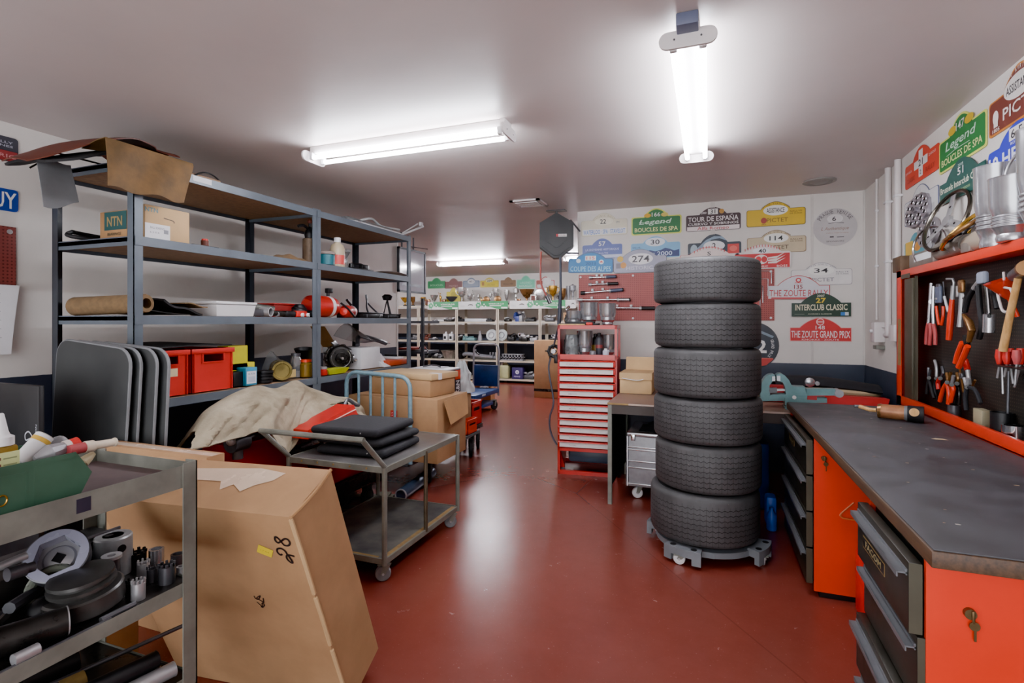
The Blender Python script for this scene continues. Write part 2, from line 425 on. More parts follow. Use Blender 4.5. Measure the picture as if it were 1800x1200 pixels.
# ------------------------------------------------------------------ ceiling lights
def fixture(cx, cy, L, along, label, tubes=2, zb=2.475, tm='tube'):
    t = T('fluorescent_light', label, 'ceiling light', (cx, cy, CEIL - .001), 'fluorescent tube fittings on the ceiling')
    X = TR(cx, cy, 0, PI / 2 if along == 'Y' else 0)
    b = M(K['lamp']); b.X = X; b.box((-L / 2, -.045, zb + .045), (L / 2, .045, CEIL - .001), 0, .006); part(b, 'housing', t)
    for s in (-1, 1):
        e = M(K['lamp']); e.X = X @ Matrix.Translation((s * (L / 2 + .006), 0, zb + .028)) @ Matrix.Rotation(PI / 2, 4, 'Y') @ Matrix.Rotation(PI / 2, 4, 'Z')
        pts = arc(.075, 0, .034, -PI / 2, PI / 2, 8) + arc(-.075, 0, .034, PI / 2, 1.5 * PI, 8)
        e.prism(pts, -.006, .006); e.cyl((-.05, 0, s * .007), (-.05, 0, s * .009), .004, n=8, m='gun'); e.cyl((.05, 0, s * .007), (.05, 0, s * .009), .004, n=8, m='gun')
        part(e, 'end_plate', t)
        h = M(K['white']); h.X = X
        for y in ((-.055, .055) if tubes == 2 else (0,)): h.box((s * (L / 2 - .03) - .012, y - .014, zb), (s * (L / 2 - .03) + .012, y + .014, zb + .045), 0, .004)
        part(h, 'lamp_holder', t)
    for y in ((-.055, .055) if tubes == 2 else (0,)):
        g = M(K[tm]); g.X = X; g.cyl((-L / 2 + .04, y, zb + .015), (L / 2 - .04, y, zb + .015), .0135, n=14); part(g, 'lamp_tube', t)
    return t
t = fixture(-1.79, 2.84, 1.40, 'X', 'twin tube ceiling light running across the room above the steel shelving')
a = M(K['lamp']); a.box((-1.12, 2.785, 2.5), (-1.09, 2.895, CEIL - .002)); part(a, 'cover_clip', t)
t = fixture(-.075, 2.93, 1.56, 'Y', 'twin tube ceiling light pointing toward the camera on a dark mounting block')
part(M(C('#5b6178')).box((-.115, 2.07, 2.52), (-.035, 2.15, CEIL - .002), 0, .004), 'mounting_block', t)
fixture(-4.16, 8.93, 1.36, 'X', 'ceiling light glowing in the far room above the trophy shelves', tm='tube2')
fixture(-1.68, 8.93, 1.36, 'X', 'ceiling light in the far room mostly hidden behind the hose reel', tm='tube2')
fixture(-6.9, 8.93, 1.36, 'X', 'added unseen ceiling light in the far room behind the steel shelving', tm='tube2')  # extra fitting out of view, added to light the far room
# vents
c = Pz(930, 356, CEIL)
v = T('ceiling_vent', 'square white ceiling vent grille between the two lights and the hose reel', 'vent', (c.x, c.y, CEIL))
b = M(K['lamp']); q = .15
for i in range(4):
    m = Matrix.Translation((c.x, c.y, CEIL - .012)) @ Matrix.Rotation(i * PI / 2, 4, 'Z'); b.box((-q, -q, -.004), (q, -q + .035, .011), 0, 0, m)
part(b, 'vent_frame', v)
b = M(K['lamp'])
for i in range(4): b.box((c.x - .11, c.y - .10 + i * .058, CEIL - .022), (c.x + .11, c.y - .062 + i * .058, CEIL - .016), 0, 0)
part(b, 'slat', v)
part(M(K['blk']).box((c.x - .112, c.y - .112, CEIL - .006), (c.x + .112, c.y + .112, CEIL - .002)), 'backing', v)
c = Pz(1440, 318, CEIL)
b = M(C('#8d8884')); X = Matrix.Translation((c.x, c.y, CEIL - .001)) @ Matrix.Rotation(PI, 4, 'X')
b.lathe([(.125, 0), (.125, .008), (.11, .014), (.10, .008), (.085, .016), (.07, .01), (.05, .018), (.02, .02), (0, .02)], X, 28)
one(b, 'round_vent', 'round grey ceiling vent near the right hand corner of the back wall', 'vent')

# ------------------------------------------------------------------ pipes and junction box on the right wall
for px, r, z0, lab in ((1541, .009, 1.42, 'thin white conduit running down to the junction box'), (1561, .021, 1.36, 'thick white pipe between the thin conduit and the tool cupboard'), (1578, .021, 1.78, 'thick white pipe closest to the red Swiss cross plate')):
    p = Px(px, 400, XR - r - .004)
    t = T('wall_pipe', lab.replace('Swiss cross', 'cross'), 'pipe', (p.x, p.y, z0))
    b = M(K['lamp']); b.cyl((p.x, p.y, z0), (p.x, p.y, CEIL - .003), r, n=14)
    if r > .015 and z0 < 1.5: b.tube(smooth([(p.x, p.y, z0), (p.x, p.y, z0 - .05), (p.x, p.y + .05, z0 - .06)]), r, 10)
    part(b, 'pipe', t)
    for z in (1.85, 2.3):
        part(M(K['white']).box((p.x - r - .003, p.y - r - .008, z), (XR - .001, p.y + r + .008, z + .016), 0, .002), 'pipe_clip', t)
p = Px(1540, 590, XR - .05)
t = T('junction_box', 'small white junction box on the wall below the thin conduit', 'junction box', (XR - .03, p.y, 1.2))  # junction box with terminal strip and knob
part(M(K['lamp']).box((XR - .075, p.y - .05, 1.24), (XR - .001, p.y + .055, 1.40), 0, .008), 'case', t)
part(M(K['steel']).box((XR - .06, p.y - .045, 1.185), (XR - .001, p.y + .05, 1.215), 0, .003), 'terminal_strip', t)
part(M(K['white']).cyl((XR - .075, p.y, 1.33), (XR - .095, p.y, 1.33), .012, n=10), 'knob', t)
b = M(K['lamp']).box((XR - .05, p.y - .42, 1.26), (XR - .001, p.y - .30, 1.38), 0, .006); b.tube([(XR - .02, p.y - .30, 1.36), (XR - .02, p.y - .05, 1.36)], .007, 8)
one(b, 'cable_box', 'white cable outlet box between the pipes and the orange cupboard', 'outlet')  # cable box with its short cable run
# ------------------------------------------------------------------ rally plates
def hump(w, H, hf, wf=.5, p=.8, rc=.03, n=18):
    h = H * (1 - hf); a = w * wf; rc = min(rc, h * .3) * .6
    o = arc(w / 2 - rc, rc, rc, -PI / 2, 0, 3) + arc(w / 2 - rc, h - rc, rc, 0, PI / 2, 3)
    o += [(a / 2 - a * i / n, h + H * hf * max(0, math.cos(PI * (.5 - i / n))) ** p) for i in range(n + 1)]
    return o + arc(-w / 2 + rc, h - rc, rc, PI / 2, PI, 3) + arc(-w / 2 + rc, rc, rc, PI, 1.5 * PI, 3)
def bow(w, H, hf, n=20):         # long shallow arch between square shoulders
    h = H * (1 - hf)
    return [(-w / 2, 0), (w / 2, 0), (w / 2, h)] + [(w * .34 - w * .68 * i / n, h + H * hf * math.sin(PI * i / n) ** .85) for i in range(n + 1)] + [(-w / 2, h)]
def paint(b, art, w, H, z):
    for i, a in enumerate(art):
        zz = z + .0005 * (i + 1); k = a[0]
        if k == 't':
            _, s, cx, cy, tw, th, col = a[:7]; ex = a[7] if len(a) > 7 else {}
            b.text(s, cx * w, cy * H, tw * w, th * H, zz, col, ex.get('off', .012), sh=ex.get('sh', 0), rot=ex.get('rot', 0))
        elif k == 'e': b.flat(ell(a[1] * w, a[2] * H, a[3] * w, a[4] * H), zz, a[5])
        elif k == 'r': b.flat([(a[1] * w, a[2] * H), (a[3] * w, a[2] * H), (a[3] * w, a[4] * H), (a[1] * w, a[4] * H)], zz, a[5])
        elif k == 'p': b.flat([(x * w, y * H) for x, y in a[1]], zz, a[2])
        elif k == 's':               # stroke
            b.add([(x * w, y * H, zz) for x, y in stroke(a[1], a[2])], [(2 * i, 2 * i + 1, 2 * i + 3, 2 * i + 2) for i in range(len(a[1]) - 1)], a[3])
        elif k == 'arc':             # lettering set on an arch
            _, s, cx, cy, rx, ry, a0, a1, size, col = a
            for j, ch in enumerate(s):
                if ch == ' ': continue
                q = a0 + (a1 - a0) * (j + .5) / len(s)
                b.text(ch, (cx + rx * math.cos(q)) * w, (cy + ry * math.sin(q)) * H, size * H * (.14 if ch == 'I' else .6), size * H, zz, col, .012, rot=q - PI / 2)
def stroke(pts, wd):
    o = []
    for i, p in enumerate(pts):
        a = Vector(pts[max(i - 1, 0)]); c = Vector(pts[min(i + 1, len(pts) - 1)]); d = (c - a).normalized() if (c - a).length else Vector((1, 0))
        o += [(p[0] - d.y * wd, p[1] + d.x * wd), (p[0] + d.y * wd, p[1] - d.x * wd)]
    return o
def plate(X, w, H, label, border, face, art, shape='hump', hf=.3, wf=.5, bd=.011, rc=.03, grp='rally plates on the walls', name='rally_plate', cat='rally plate', p=.8):
    b = M(C(border, .35)); f = lambda ww, hh, h2: hump(ww, hh, h2, wf, p, rc) if shape == 'hump' else bow(ww, hh, h2)
    if shape == 'round':
        b.prism(ell(0, H / 2, w / 2, H / 2, 40), 0, .003, 0, X); b.X = X; b.flat(ell(0, H / 2, w / 2 - bd, H / 2 - bd, 40), .0034, face)
    else:
        b.X = X; b.prism(f(w, H, hf), 0, .003)
        b.flat([(x, y + bd) for x, y in f(w - 2 * bd, H - 2 * bd, hf * H / (H - 2 * bd) * .97)], .0034, face)
    paint(b, art, w, H, .0036)
    return one(b, name, label, cat, grp)
def bmat(px0, px1, pt, pb, layer=0, Y=YB, tilt=0):
    c = (px0 + px1) / 2; z0 = Py(c, pb, Y).z; z1 = Py(c, pt, Y).z; xa = Py(px0, pb, Y).x; xb = Py(px1, pb, Y).x
    X = Matrix(((1, 0, 0, (xa + xb) / 2), (0, 0, -1, Y - .003 - .007 * layer), (0, 1, 0, z0), (0, 0, 0, 1))) @ Matrix.Rotation(tilt, 4, 'Z')
    return X, xb - xa, z1 - z0
def rmat(px0, px1, pc, pt, pb, layer=0, X0=XR, tilt=0):
    ya = Px(px0, pb, X0).y; yb = Px(px1, pb, X0).y; z0 = Px(pc, pb, X0).z; z1 = Px(pc, pt, X0).z
    X = Matrix(((0, 0, -1, X0 - .003 - .007 * layer), (-1, 0, 0, (ya + yb) / 2), (0, 1, 0, z0), (0, 0, 0, 1))) @ Matrix.Rotation(tilt, 4, 'Z')
    return X, ya - yb, z1 - z0
W_, BK = '#e9e7e4', '#222226'
def bplate(px, art, label, border, face, layer=0, tilt=0, **k):
    X, w, H = bmat(*px, layer, tilt=tilt); return plate(X, w, H, label, border, face, art, **k)
bplate((1022, 1103, 374, 414), [('r', -.47, .05, .47, .3, '#e6e6e8'), ('t', 'WATERLOO · SPA · STAVELOT', 0, .17, .9, .19, '#4f7fc4'), ('e', 0, .62, .2, .17, '#e9e4d2'), ('t', '22', -.02, .62, .13, .2, BK), ('arc', 'HISTORIC RALLY', 0, .5, .27, .37, 2.6, .55, .09, '#b9ab8a'), ('t', 'SPA', .3, .56, .08, .09, '#8d8a86')], 'cream rally plate numbered 22 with blue town names', '#cfc8b4', '#ded8c4', bd=.006)
bplate((1110, 1198, 366, 412), [('t', 'Legend', -.02, .47, .62, .24, '#c5dfc9', dict(sh=.35)), ('s', [(-.34, .5), (-.1, .42), (.02, .4), (.3, .52)], .008, '#c5dfc9'), ('t', 'BOUCLES DE SPA', 0, .2, .86, .16, '#e9e9a0'), ('e', -.17, .74, .07, .08, '#d7a921'), ('e', .17, .74, .07, .08, '#d7c05a'), ('t', '166', 0, .76, .17, .16, W_)], 'green rally plate numbered 166 with yellow border on the back wall', '#d8dc5a', '#1d7138', bd=.012)
bplate((1206, 1302, 364, 405), [('r', -.48, .02, .48, .2, '#e8dcdc'), ('t', 'Alfa Romeo', 0, .11, .58, .14, '#b5404c'), ('t', 'TOUR DE ESPAÑA', 0, .53, .92, .26, '#e5dede'), ('t', 'CUERVO Y SOBRINOS', 0, .3, .92, .11, '#e5dede'), ('r', -.09, .69, .09, .93, W_), ('t', '31', 0, .81, .09, .18, BK), ('t', '2000', -.17, .77, .1, .1, '#e5dede'), ('e', .16, .8, .045, .1, '#b98a3a')], 'dark maroon rally plate numbered 31 with tall white lettering', '#3a2024', '#3c2428', bd=.005)
PICT = lambda num, tc: [('e', 0, .64, .21, .21, '#ecebe6'), ('t', num, 0, .64, .3 if len(num) > 4 else .23, .2, BK), ('t', 'PICTET', .03, .24, .36, .17, tc), ('e', -.2, .24, .05, .12, '#a63b2e'), ('t', '1805', -.2, .08, .08, .05, tc), ('arc', 'GSTAAD AVRIL 2000', 0, .5, .29, .41, 2.55, .6, .075, tc), ('t', 'RALLYE', .34, .56, .2, .06, tc), ('t', 'DE SUISSE', .34, .47, .2, .05, tc)]
bplate((1312, 1416, 354, 397), PICT('ASSISTANCE', '#8a6a1c'), 'yellow assistance rally plate on the back wall', '#8d7420', '#d9b51a', bd=.006)
bplate((1313, 1417, 404, 444), PICT('114', '#6f5c46'), 'beige rally plate numbered 114 below the yellow assistance plate', '#8a7355', '#c9b899', bd=.005)
bplate((1390, 1498, 461, 501), PICT('34', '#8d8d92'), 'white rally plate numbered 34 with thin grey outline', '#a9a5a8', '#e3e0de', bd=.005)
bplate((1429, 1507, 366, 432), [('arc', 'PRAGUE VENISE', 0, .5, .42, .42, 2.65, .5, .1, '#6d6668'), ('e', 0, .72, .18, .12, '#dcd8d8'), ('t', '6', -.02, .72, .09, .12, '#3c3638'), ('t', 'L Authentique', 0, .45, .62, .11, '#9b7f72', dict(sh=.3)), ('s', [(-.15, .6), (0, .62), (.2, .6)], .006, BK), ('t', 'rallye historique', .05, .34, .5, .04, '#a98d7f'), ('r', -.12, .22, -.03, .26, '#5a5456'), ('r', .04, .22, .2, .24, '#5a5456'), ('t', 'SPONSORS', 0, .12, .4, .035, '#6d6668')], 'round grey rally plate numbered 6', '#c7c3c3', '#bfbaba', shape='round', bd=.002)
bplate((1024, 1094, 419, 455), [('r', -.5, .05, .5, .2, '#c9cfe4'), ('t', '57', 0, .74, .17, .22, W_), ('t', 'LA DOYENNE HISTORIQUE', 0, .45, .84, .12, '#c3c8e6'), ('t', 'RALLYE', 0, .28, .3, .07, '#c3c8e6')], 'violet blue rally plate numbered 57', '#6f7fb8', '#5c69a8', bd=.004)
bplate((1109, 1196, 415, 453), [('p', [(-.48, .04), (.48, .04), (.48, .36), (.38, .3), (.3, .38), (.2, .44), (.1, .34), (0, .3), (-.1, .36), (-.2, .3), (-.3, .36), (-.48, .3)], '#2e3b72'), ('e', 0, .73, .2, .2, '#e6eaf0'), ('t', '30', 0, .73, .18, .22, '#2c3038'), ('t', 'ic 2000', .12, .19, .44, .2, '#cfdcf2'), ('t', 'RALLYE', -.38, .5, .16, .07, '#33508c')], 'sky blue rally plate numbered 30 with navy mountains', '#9ec4de', '#7fb6dc', bd=.004)
bplate((1209, 1303, 411, 461), [('p', [(-.4, .3), (-.3, .55), (-.15, .8), (0, .92), (.15, .9), (.24, .74), (.1, .84), (-.05, .8), (-.18, .6), (-.26, .35)], '#8ba0b4'), ('e', 0, .58, .2, .18, '#e8e8ea'), ('t', '2', 0, .58, .07, .2, BK), ('r', .25, .3, .46, .62, '#d3342d'), ('e', .355, .46, .07, .1, '#e6695c'), ('e', -.38, .45, .07, .2, '#a9bcc8')], 'dark navy rally plate numbered 2 with red square', '#27323f', '#1f2c3a', bd=.005)
bplate((999, 1078, 443, 480), [('t', 'COUPE DES ALPES', 0, .2, .9, .24, '#a6d6ec'), ('t', '2011', 0, .45, .22, .14, '#1d4f86'), ('r', -.12, .6, .12, .82, '#eceaea'), ('t', '115', 0, .71, .18, .15, '#d4453d'), ('e', -.27, .58, .05, .1, '#dbe6ee'), ('e', .24, .52, .055, .11, '#dbe6ee'), ('p', [(.2, .5), (.28, .5), (.24, .58)], '#c33a32')], 'bright blue rally plate numbered 115 at the outer corner of the back wall', '#164c7e', '#2580bd', layer=1, tilt=-.03, wf=.66)
bplate((1079, 1172, 438, 479), [('e', .02, .58, .23, .24, '#ecebee'), ('t', '274', .02, .58, .33, .28, '#3d3a40'), ('e', -.37, .6, .06, .13, '#d9b23a'), ('e', -.31, .33, .06, .13, '#d9953a'), ('r', -.45, .2, -.36, .42, '#7d7884'), ('t', 'HISTORIC', 0, .2, .5, .16, '#d6d3de'), ('t', 'rallye', .3, .14, .2, .1, '#d6d3de')], 'silver lilac rally plate numbered 274', '#4a4a5c', '#a5a4b8', layer=2, wf=.62, bd=.004)
bplate((1195, 1300, 434, 476), [('r', -.49, .02, .49, .5, '#c43430'), ('e', 0, .6, .27, .26, '#ecdcd8'), ('t', 'S', 0, .72, .06, .16, BK)] + [('r', x * .05 - .006, .74 + .2 * math.cos(x * .3), x * .05 + .006, .84 + .2 * math.cos(x * .3), '#c43430') for x in range(-5, 6)], 'red and white rally plate lettered S just above the tyre stack', '#d24a44', '#e6d9d6', layer=1, wf=.66, bd=.004)
WING = [('p', [(.1, .2 + k * .1), (.24, .2 + k * .1), (.4, .42 + k * .12), (.26, .3 + k * .1), (.1, .26 + k * .1)], '#ecdcd8') for k in range(3)]
bplate((1290, 1391, 430, 472), [('r', -.48, .03, .47, .62, '#c9252b'), ('e', -.02, .74, .15, .12, '#ecebee'), ('t', '40', 0, .74, .13, .17, BK), ('e', -.02, .38, .12, .2, '#ecdcd8'), ('e', -.065, .38, .05, .13, '#c9252b'), ('e', .035, .38, .05, .13, '#c9252b')] + WING + [('t', 'BOSS', .34, .09, .18, .09, '#ecdcd8'), ('t', 'HISTORIC', -.05, .09, .3, .07, '#ecdcd8')] + [('r', x * .05 - .006, .78 + .12 * math.cos(x * .32), x * .05 + .006, .88 + .12 * math.cos(x * .32), '#c9252b') for x in range(-6, 7)], 'red rally plate numbered 40 with white winged emblem', '#d6d0d0', '#e6d9d6', layer=1, wf=.66, bd=.006, rc=.05)
bplate((1349, 1458, 484, 526), [('t', 'THE ZOUTE RALLY', 0, .26, .94, .27, '#bf3a40', dict(off=.004)), ('r', -.44, .03, .44, .08, '#c9363a'), ('t', '135', 0, .52, .14, .17, '#8e3a40'), ('e', 0, .8, .045, .1, '#c9363a'), ('e', 0, .8, .025, .055, '#e6dcdc'), ('r', -.06, .68, .06, .7, '#c9363a')], 'white rally plate numbered 135 with red slanting letters', '#bb3f43', '#d6d5db', layer=1, shape='bow', hf=.42, tilt=-.015, bd=.006)
bplate((1391, 1495, 515, 556), [('t', '2007', 0, .88, .13, .1, '#d6d6c0'), ('t', '27', 0, .68, .17, .22, '#e0c22a', dict(off=.03)), ('t', 'INTERCLUB CLASSIC', 0, .39, .88, .26, '#dfd9bb', dict(off=.02)), ('r', .33, .04, .4, .18, '#2f78c4'), ('r', .4, .04, .46, .18, '#cfd6da'), ('t', 'ANCIENNES & CLASSIQUES', -.02, .1, .4, .06, '#b8bfa6'), ('r', -.45, .09, -.28, .105, '#8e9a86')], 'dark green rally plate numbered 27 on the back wall', '#1f3a2b', '#1f3a2b', layer=2, shape='bow', hf=.42, bd=.003)
bplate((1388, 1497, 558, 600), [('t', 'THE ZOUTE GRAND PRIX', 0, .3, .95, .3, '#ecdcdc', dict(off=.015)), ('t', '148', 0, .58, .15, .16, '#ecdcdc'), ('e', 0, .82, .065, .15, '#ecc9c8'), ('e', 0, .82, .05, .115, '#d3413f'), ('r', -.05, .8, .05, .84, '#ecc9c8'), ('t', 'KNOKKE · ZOUTE', 0, .08, .6, .06, '#ecc9c8')], 'red rally plate numbered 148 lowest on the back wall', '#e0a9a6', '#cb2126', shape='bow', hf=.42, bd=.006)
X = Matrix(((1, 0, 0, Py(1324, 655, YB).x), (0, 0, -1, YB - .004), (0, 1, 0, .80), (0, 0, 0, 1))) @ Matrix.Translation((0, .16, 0))
plate(X, .44, .44, 'big round dark plate with number 2 half hidden behind the tyre stack', '#26282e', '#2a2f38', [('p', [(-.4, .22), (.4, .22), (.25, .08), (0, .03), (-.25, .08)], '#c23a38'), ('r', -.38, .22, .38, .235, '#d06a5c'), ('t', '2', .16, .48, .2, .28, W_, dict(off=.03)), ('arc', 'GRAND PRIX', 0, .5, .38, .38, .35, -.7, .06, '#c9c9c9'), ('p', [(.06, .86), (.4, .7), (.37, .66), (.06, .8)], '#7a8a96'), ('e', .08, .8, .03, .03, '#d6cf5a'), ('e', .08, .74, .03, .03, '#4a9a5a')], shape='round', bd=.012, name='round_sign', cat='sign', grp=None)
# right wall
def rplate(px, art, label, border, face, layer=0, **k):
    X, w, H = rmat(*px, layer); return plate(X, w, H, label, border, face, art, **k)
rplate((1593, 1653, 1623, 254, 315), [('r', -.06, .12, .06, .9, W_), ('r', -.2, .4, .2, .64, W_), ('t', '21', 0, .53, .13, .2, BK), ('t', '2', 0, .25, .05, .13, '#5b3a36'), ('t', 'CLASSIC', -.3, .2, .25, .14, '#a5221a'), ('t', 'RALLY', .28, .2, .25, .14, '#a5221a'), ('t', 'SWISS', -.36, .45, .2, .07, '#e6b9b0'), ('t', '2000', .34, .55, .2, .08, '#e6b9b0')], 'orange red rally plate numbered 21 with white cross', '#cf3a22', '#d23c24', bd=.003)
rplate((1653, 1737, 1697, 193, 281), [('t', 'Legend', -.02, .47, .62, .24, '#bcdcc4', dict(sh=.35)), ('t', 'BOUCLES DE SPA', 0, .2, .86, .15, '#dfe69a'), ('e', -.18, .76, .09, .09, '#d7b521'), ('e', .18, .76, .09, .09, '#d7b521'), ('t', '147', 0, .77, .18, .17, W_), ('s', [(-.3, .3), (-.1, .33), (.2, .31)], .006, '#bcdcc4')], 'green rally plate numbered 147 with yellow border on the side wall', '#dce06a', '#1f7a3a', bd=.012)
rplate((1657, 1738, 1702, 272, 340), [('t', '2005', 0, .84, .12, .07, '#b9cfc6'), ('t', '51', 0, .68, .13, .2, W_), ('t', 'Brussels Interclub Classic', 0, .38, .94, .18, '#dfe4cf'), ('t', 'ANCIENNES & CLASSIQUES', 0, .16, .42, .07, '#a4c08a')], 'teal green rally plate numbered 51', '#1f4f4a', '#26574f', shape='bow', hf=.42, bd=.003, layer=1)
rplate((1741, 1862, 1800, 105, 207), [('e', 0, .64, .24, .22, '#e9e6e2'), ('t', 'ASSISTANCE', 0, .64, .4, .16, BK), ('t', 'PICTET', .06, .28, .62, .22, '#e9dcd6'), ('e', -.37, .32, .05, .13, '#e9dcd6'), ('r', -.4, .14, -.33, .3, '#e9dcd6'), ('t', '1805', -.36, .08, .12, .07, '#e9dcd6'), ('arc', 'GSTAAD AVRIL 2000', 0, .52, .3, .4, 2.6, .55, .08, '#e9dcd6')], 'brown assistance rally plate high on the side wall', '#c27a2c', '#73342a', bd=.01, hf=.34)
rplate((1743, 1860, 1800, 208, 282), [('r', -.13, .6, .11, .9, W_), ('t', '6 5', -.01, .75, .18, .22, BK), ('t', '10 HEURES', 0, .25, .96, .36, '#dfe2f2', dict(off=.03)), ('t', 'ROTARY', 0, .53, .2, .07, '#dfe2f2')], 'royal blue rally plate numbered 65 on the side wall', '#2a33b4', '#2b35b8', bd=.003, hf=.4, wf=.6, layer=1)
rplate((1592, 1652, 1622, 322, 385), [('s', [(0, .9), (0, .5)], .004, '#a9a9ae'), ('r', -.4, .12, .4, .3, '#c0c0c4')], 'white rally plate with navy outline behind the drilled discs', '#5a6486', '#d3d3d4', bd=.006)
rplate((1592, 1632, 1612, 408, 450), [('r', -.45, .1, -.1, .7, '#d9b23a'), ('e', .1, .4, .15, .2, '#c98a2a')], 'small turquoise plate with yellow figure behind the upright rimmed wheel', '#3f8a9a', '#4f9aaa', bd=.003)
# left wall
t_ = Px(15, 262, XL)
def lmat(px0, px1, pb, pt, layer=0):
    ya = Px(px0, pb, XL).y; yb = Px(px1, pb, XL).y; z0 = Px(px1, pb, XL).z; z1 = Px(px1, pt, XL).z
    return Matrix(((0, 0, 1, XL + .004 + layer * .006), (1, 0, 0, yb - .26), (0, 1, 0, z0), (0, 0, 0, 1))), .52, z1 - z0
X, w, H = lmat(-30, 31, 374, 335)
plate(X, w, H, 'blue name plate ending in UY on the side wall', '#2b4aa8', '#1f3f9c', [('t', 'UY', .375, .47, .215, .72, W_)], hf=.02, bd=.003, name='name_sign', cat='sign', grp=None)
X, w, H = lmat(-30, 31, 288, 243)
plate(X, w, H, 'dark plate with red foot high in the corner of the side wall', '#2c2a33', '#2c2b36', [('r', -.49, .02, .49, .4, '#8e2326'), ('t', 'CLASSIC RALLY', .2, .72, .5, .09, '#a9a9b8'), ('t', 'DES ARDENNES', .2, .58, .5, .08, '#a9a9b8'), ('t', 'HISTORIC', .25, .2, .45, .14, '#c98a8a')], hf=.06, bd=.003, name='name_sign', cat='sign', grp=None)
p0 = Px(26, 400, XL); p1 = Px(26, 540, XL)
t = T('pegboard', 'dark red pegboard with hanging tool on the side wall', 'pegboard', (XL, p0.y - .5, p1.z))
part(M(K['pegredL']).box((XL + .001, p0.y - .7, p1.z), (XL + .012, p0.y, p0.z)), 'panel', t)
part(M(K['bright']).cyl((XL + .012, p0.y - .03, p0.z - .03), (XL + .016, p0.y - .03, p0.z - .03), .014, n=12), 'screw', t)
b = M(K['amber']); y = p0.y - .17; b.box((XL + .016, y - .03, p0.z - .2), (XL + .05, y + .03, p0.z - .03), 'amber', .01); b.tube(smooth([(XL + .03, y + .01, p0.z - .2), (XL + .03, y + .04, p0.z - .3), (XL + .03, y + .06, p0.z - .42)]), .014, 8, 'redp'); b.cyl((XL + .03, y + .06, p0.z - .42), (XL + .03, y + .062, p0.z - .45), .016, n=10, m='blk'); b.box((XL + .016, y - .1, p0.z - .24), (XL + .055, y + .035, p0.z - .2), 'steeld', .005)
one(b, 'hanging_tool', 'amber topped tool with red cord hanging on the dark red pegboard', 'tool')
q = Px(24, 520, XL)
b = M(K['paper']).grid(lambda u, v: (XL + .058 + .02 * v * v, q.y - .3 + .3 * u - .05 * v, 1.615 - .40 * v), 4, 6, 0, .001)
b.X = Matrix(); 
for i in range(6): b.box((XL + .0585 + .02 * (i / 8 + .15) ** 2, q.y - .22, 1.56 - i * .05), (XL + .0595 + .02 * (i / 8 + .2) ** 2, q.y - .09, 1.563 - i * .05), '#9a9aa2')
one(b, 'hanging_sheet', 'white printed sheet pinned over the dark red pegboard', 'paper')
# red pegboard on the back wall and its torque wrenches
xa = -1.285; xb = Py(1361, 540, YB).x; za, zb = 1.415, 1.90
t = T('pegboard', 'long red pegboard on the back wall below the rally plates', 'pegboard', (0, YB, za))
part(M(K['pegred']).box((xa, YB - .012, za), (xb, YB - .001, zb)), 'panel', t)
b = M(K['white'])
for x in (xa + .02, -.72, -.1, xb - .03):
    for z in (za + .025, zb - .025): b.cyl((x, YB - .012, z), (x, YB - .017, z), .011, n=10)
part(b, 'screw', t)
for i, (pts) in enumerate((((1338, 476), (1356, 476), (1356, 498)), ((1333, 490), (1350, 490), (1350, 520)), ((1332, 500), (1341, 503), (1341, 532)), ((1331, 518), (1336, 520), (1336, 545)))):
    b = M(K['alu']); P = [Py(a, c, YB - .024) for a, c in pts]; b.tube([P[0] + Vector((0, .0085, 0))] + P, .0045, 8)
    one(b, 'hex_key', ('longest', 'second', 'third', 'shortest')[i] + ' L-shaped steel key hanging on the red pegboard beside the tyres', 'key', 'hex keys on the red pegboard')
def wrench(p0, p1, frac, grip, label, head='bright', r=.011):
    a = Py(*p0, YB - .045); c = Py(*p1, YB - .045); d = c - a
    t = T('torque_wrench', label, 'torque wrench', a, 'torque wrenches on the red pegboard')
    b = M(K['chrome']).cyl(a, a + d * frac, r * .75, n=12); b.cyl(a - d * .0, a + d * .1, r * 1.5, n=12, m=head); part(b, 'shaft', t)
    g = M(K[grip] if grip in K else C(grip)).cyl(a + d * frac, c, r * 1.35, n=14); g.cyl(c - d * .01, c + d * .012, r * 1.5, n=14, m='blk'); g.cyl(a + d * (frac - .015), a + d * (frac + .02), r * 1.6, n=14, m='bright'); part(g, 'grip', t)
    for f in (.28, .75 * frac):
        q = a + d * f; part(M(K['white']).box((q.x - .012, YB - .05, q.z + r), (q.x + .012, YB - .0135, q.z + r + .022), 0, .003), 'peg_hook', t)
wrench((1036, 488), (1083, 486), .62, '#4a5068', 'topmost torque wrench with slate blue grip')
wrench((1035, 500), (1086, 498), .64, 'blk', 'second torque wrench from the top with black grip')
wrench((1021, 515), (1095, 509), .70, '#4a5068', 'third torque wrench with a black ratchet head and blue grip', 'blk', .013)
wrench((1015, 527), (1107, 526.5), .78, 'alu', 'long torque wrench with bare aluminium grip above the cups', r=.012)
wrench((1060, 541), (1150, 541.5), .74, 'blk', 'lowest torque wrench reaching behind the tyres', r=.013)
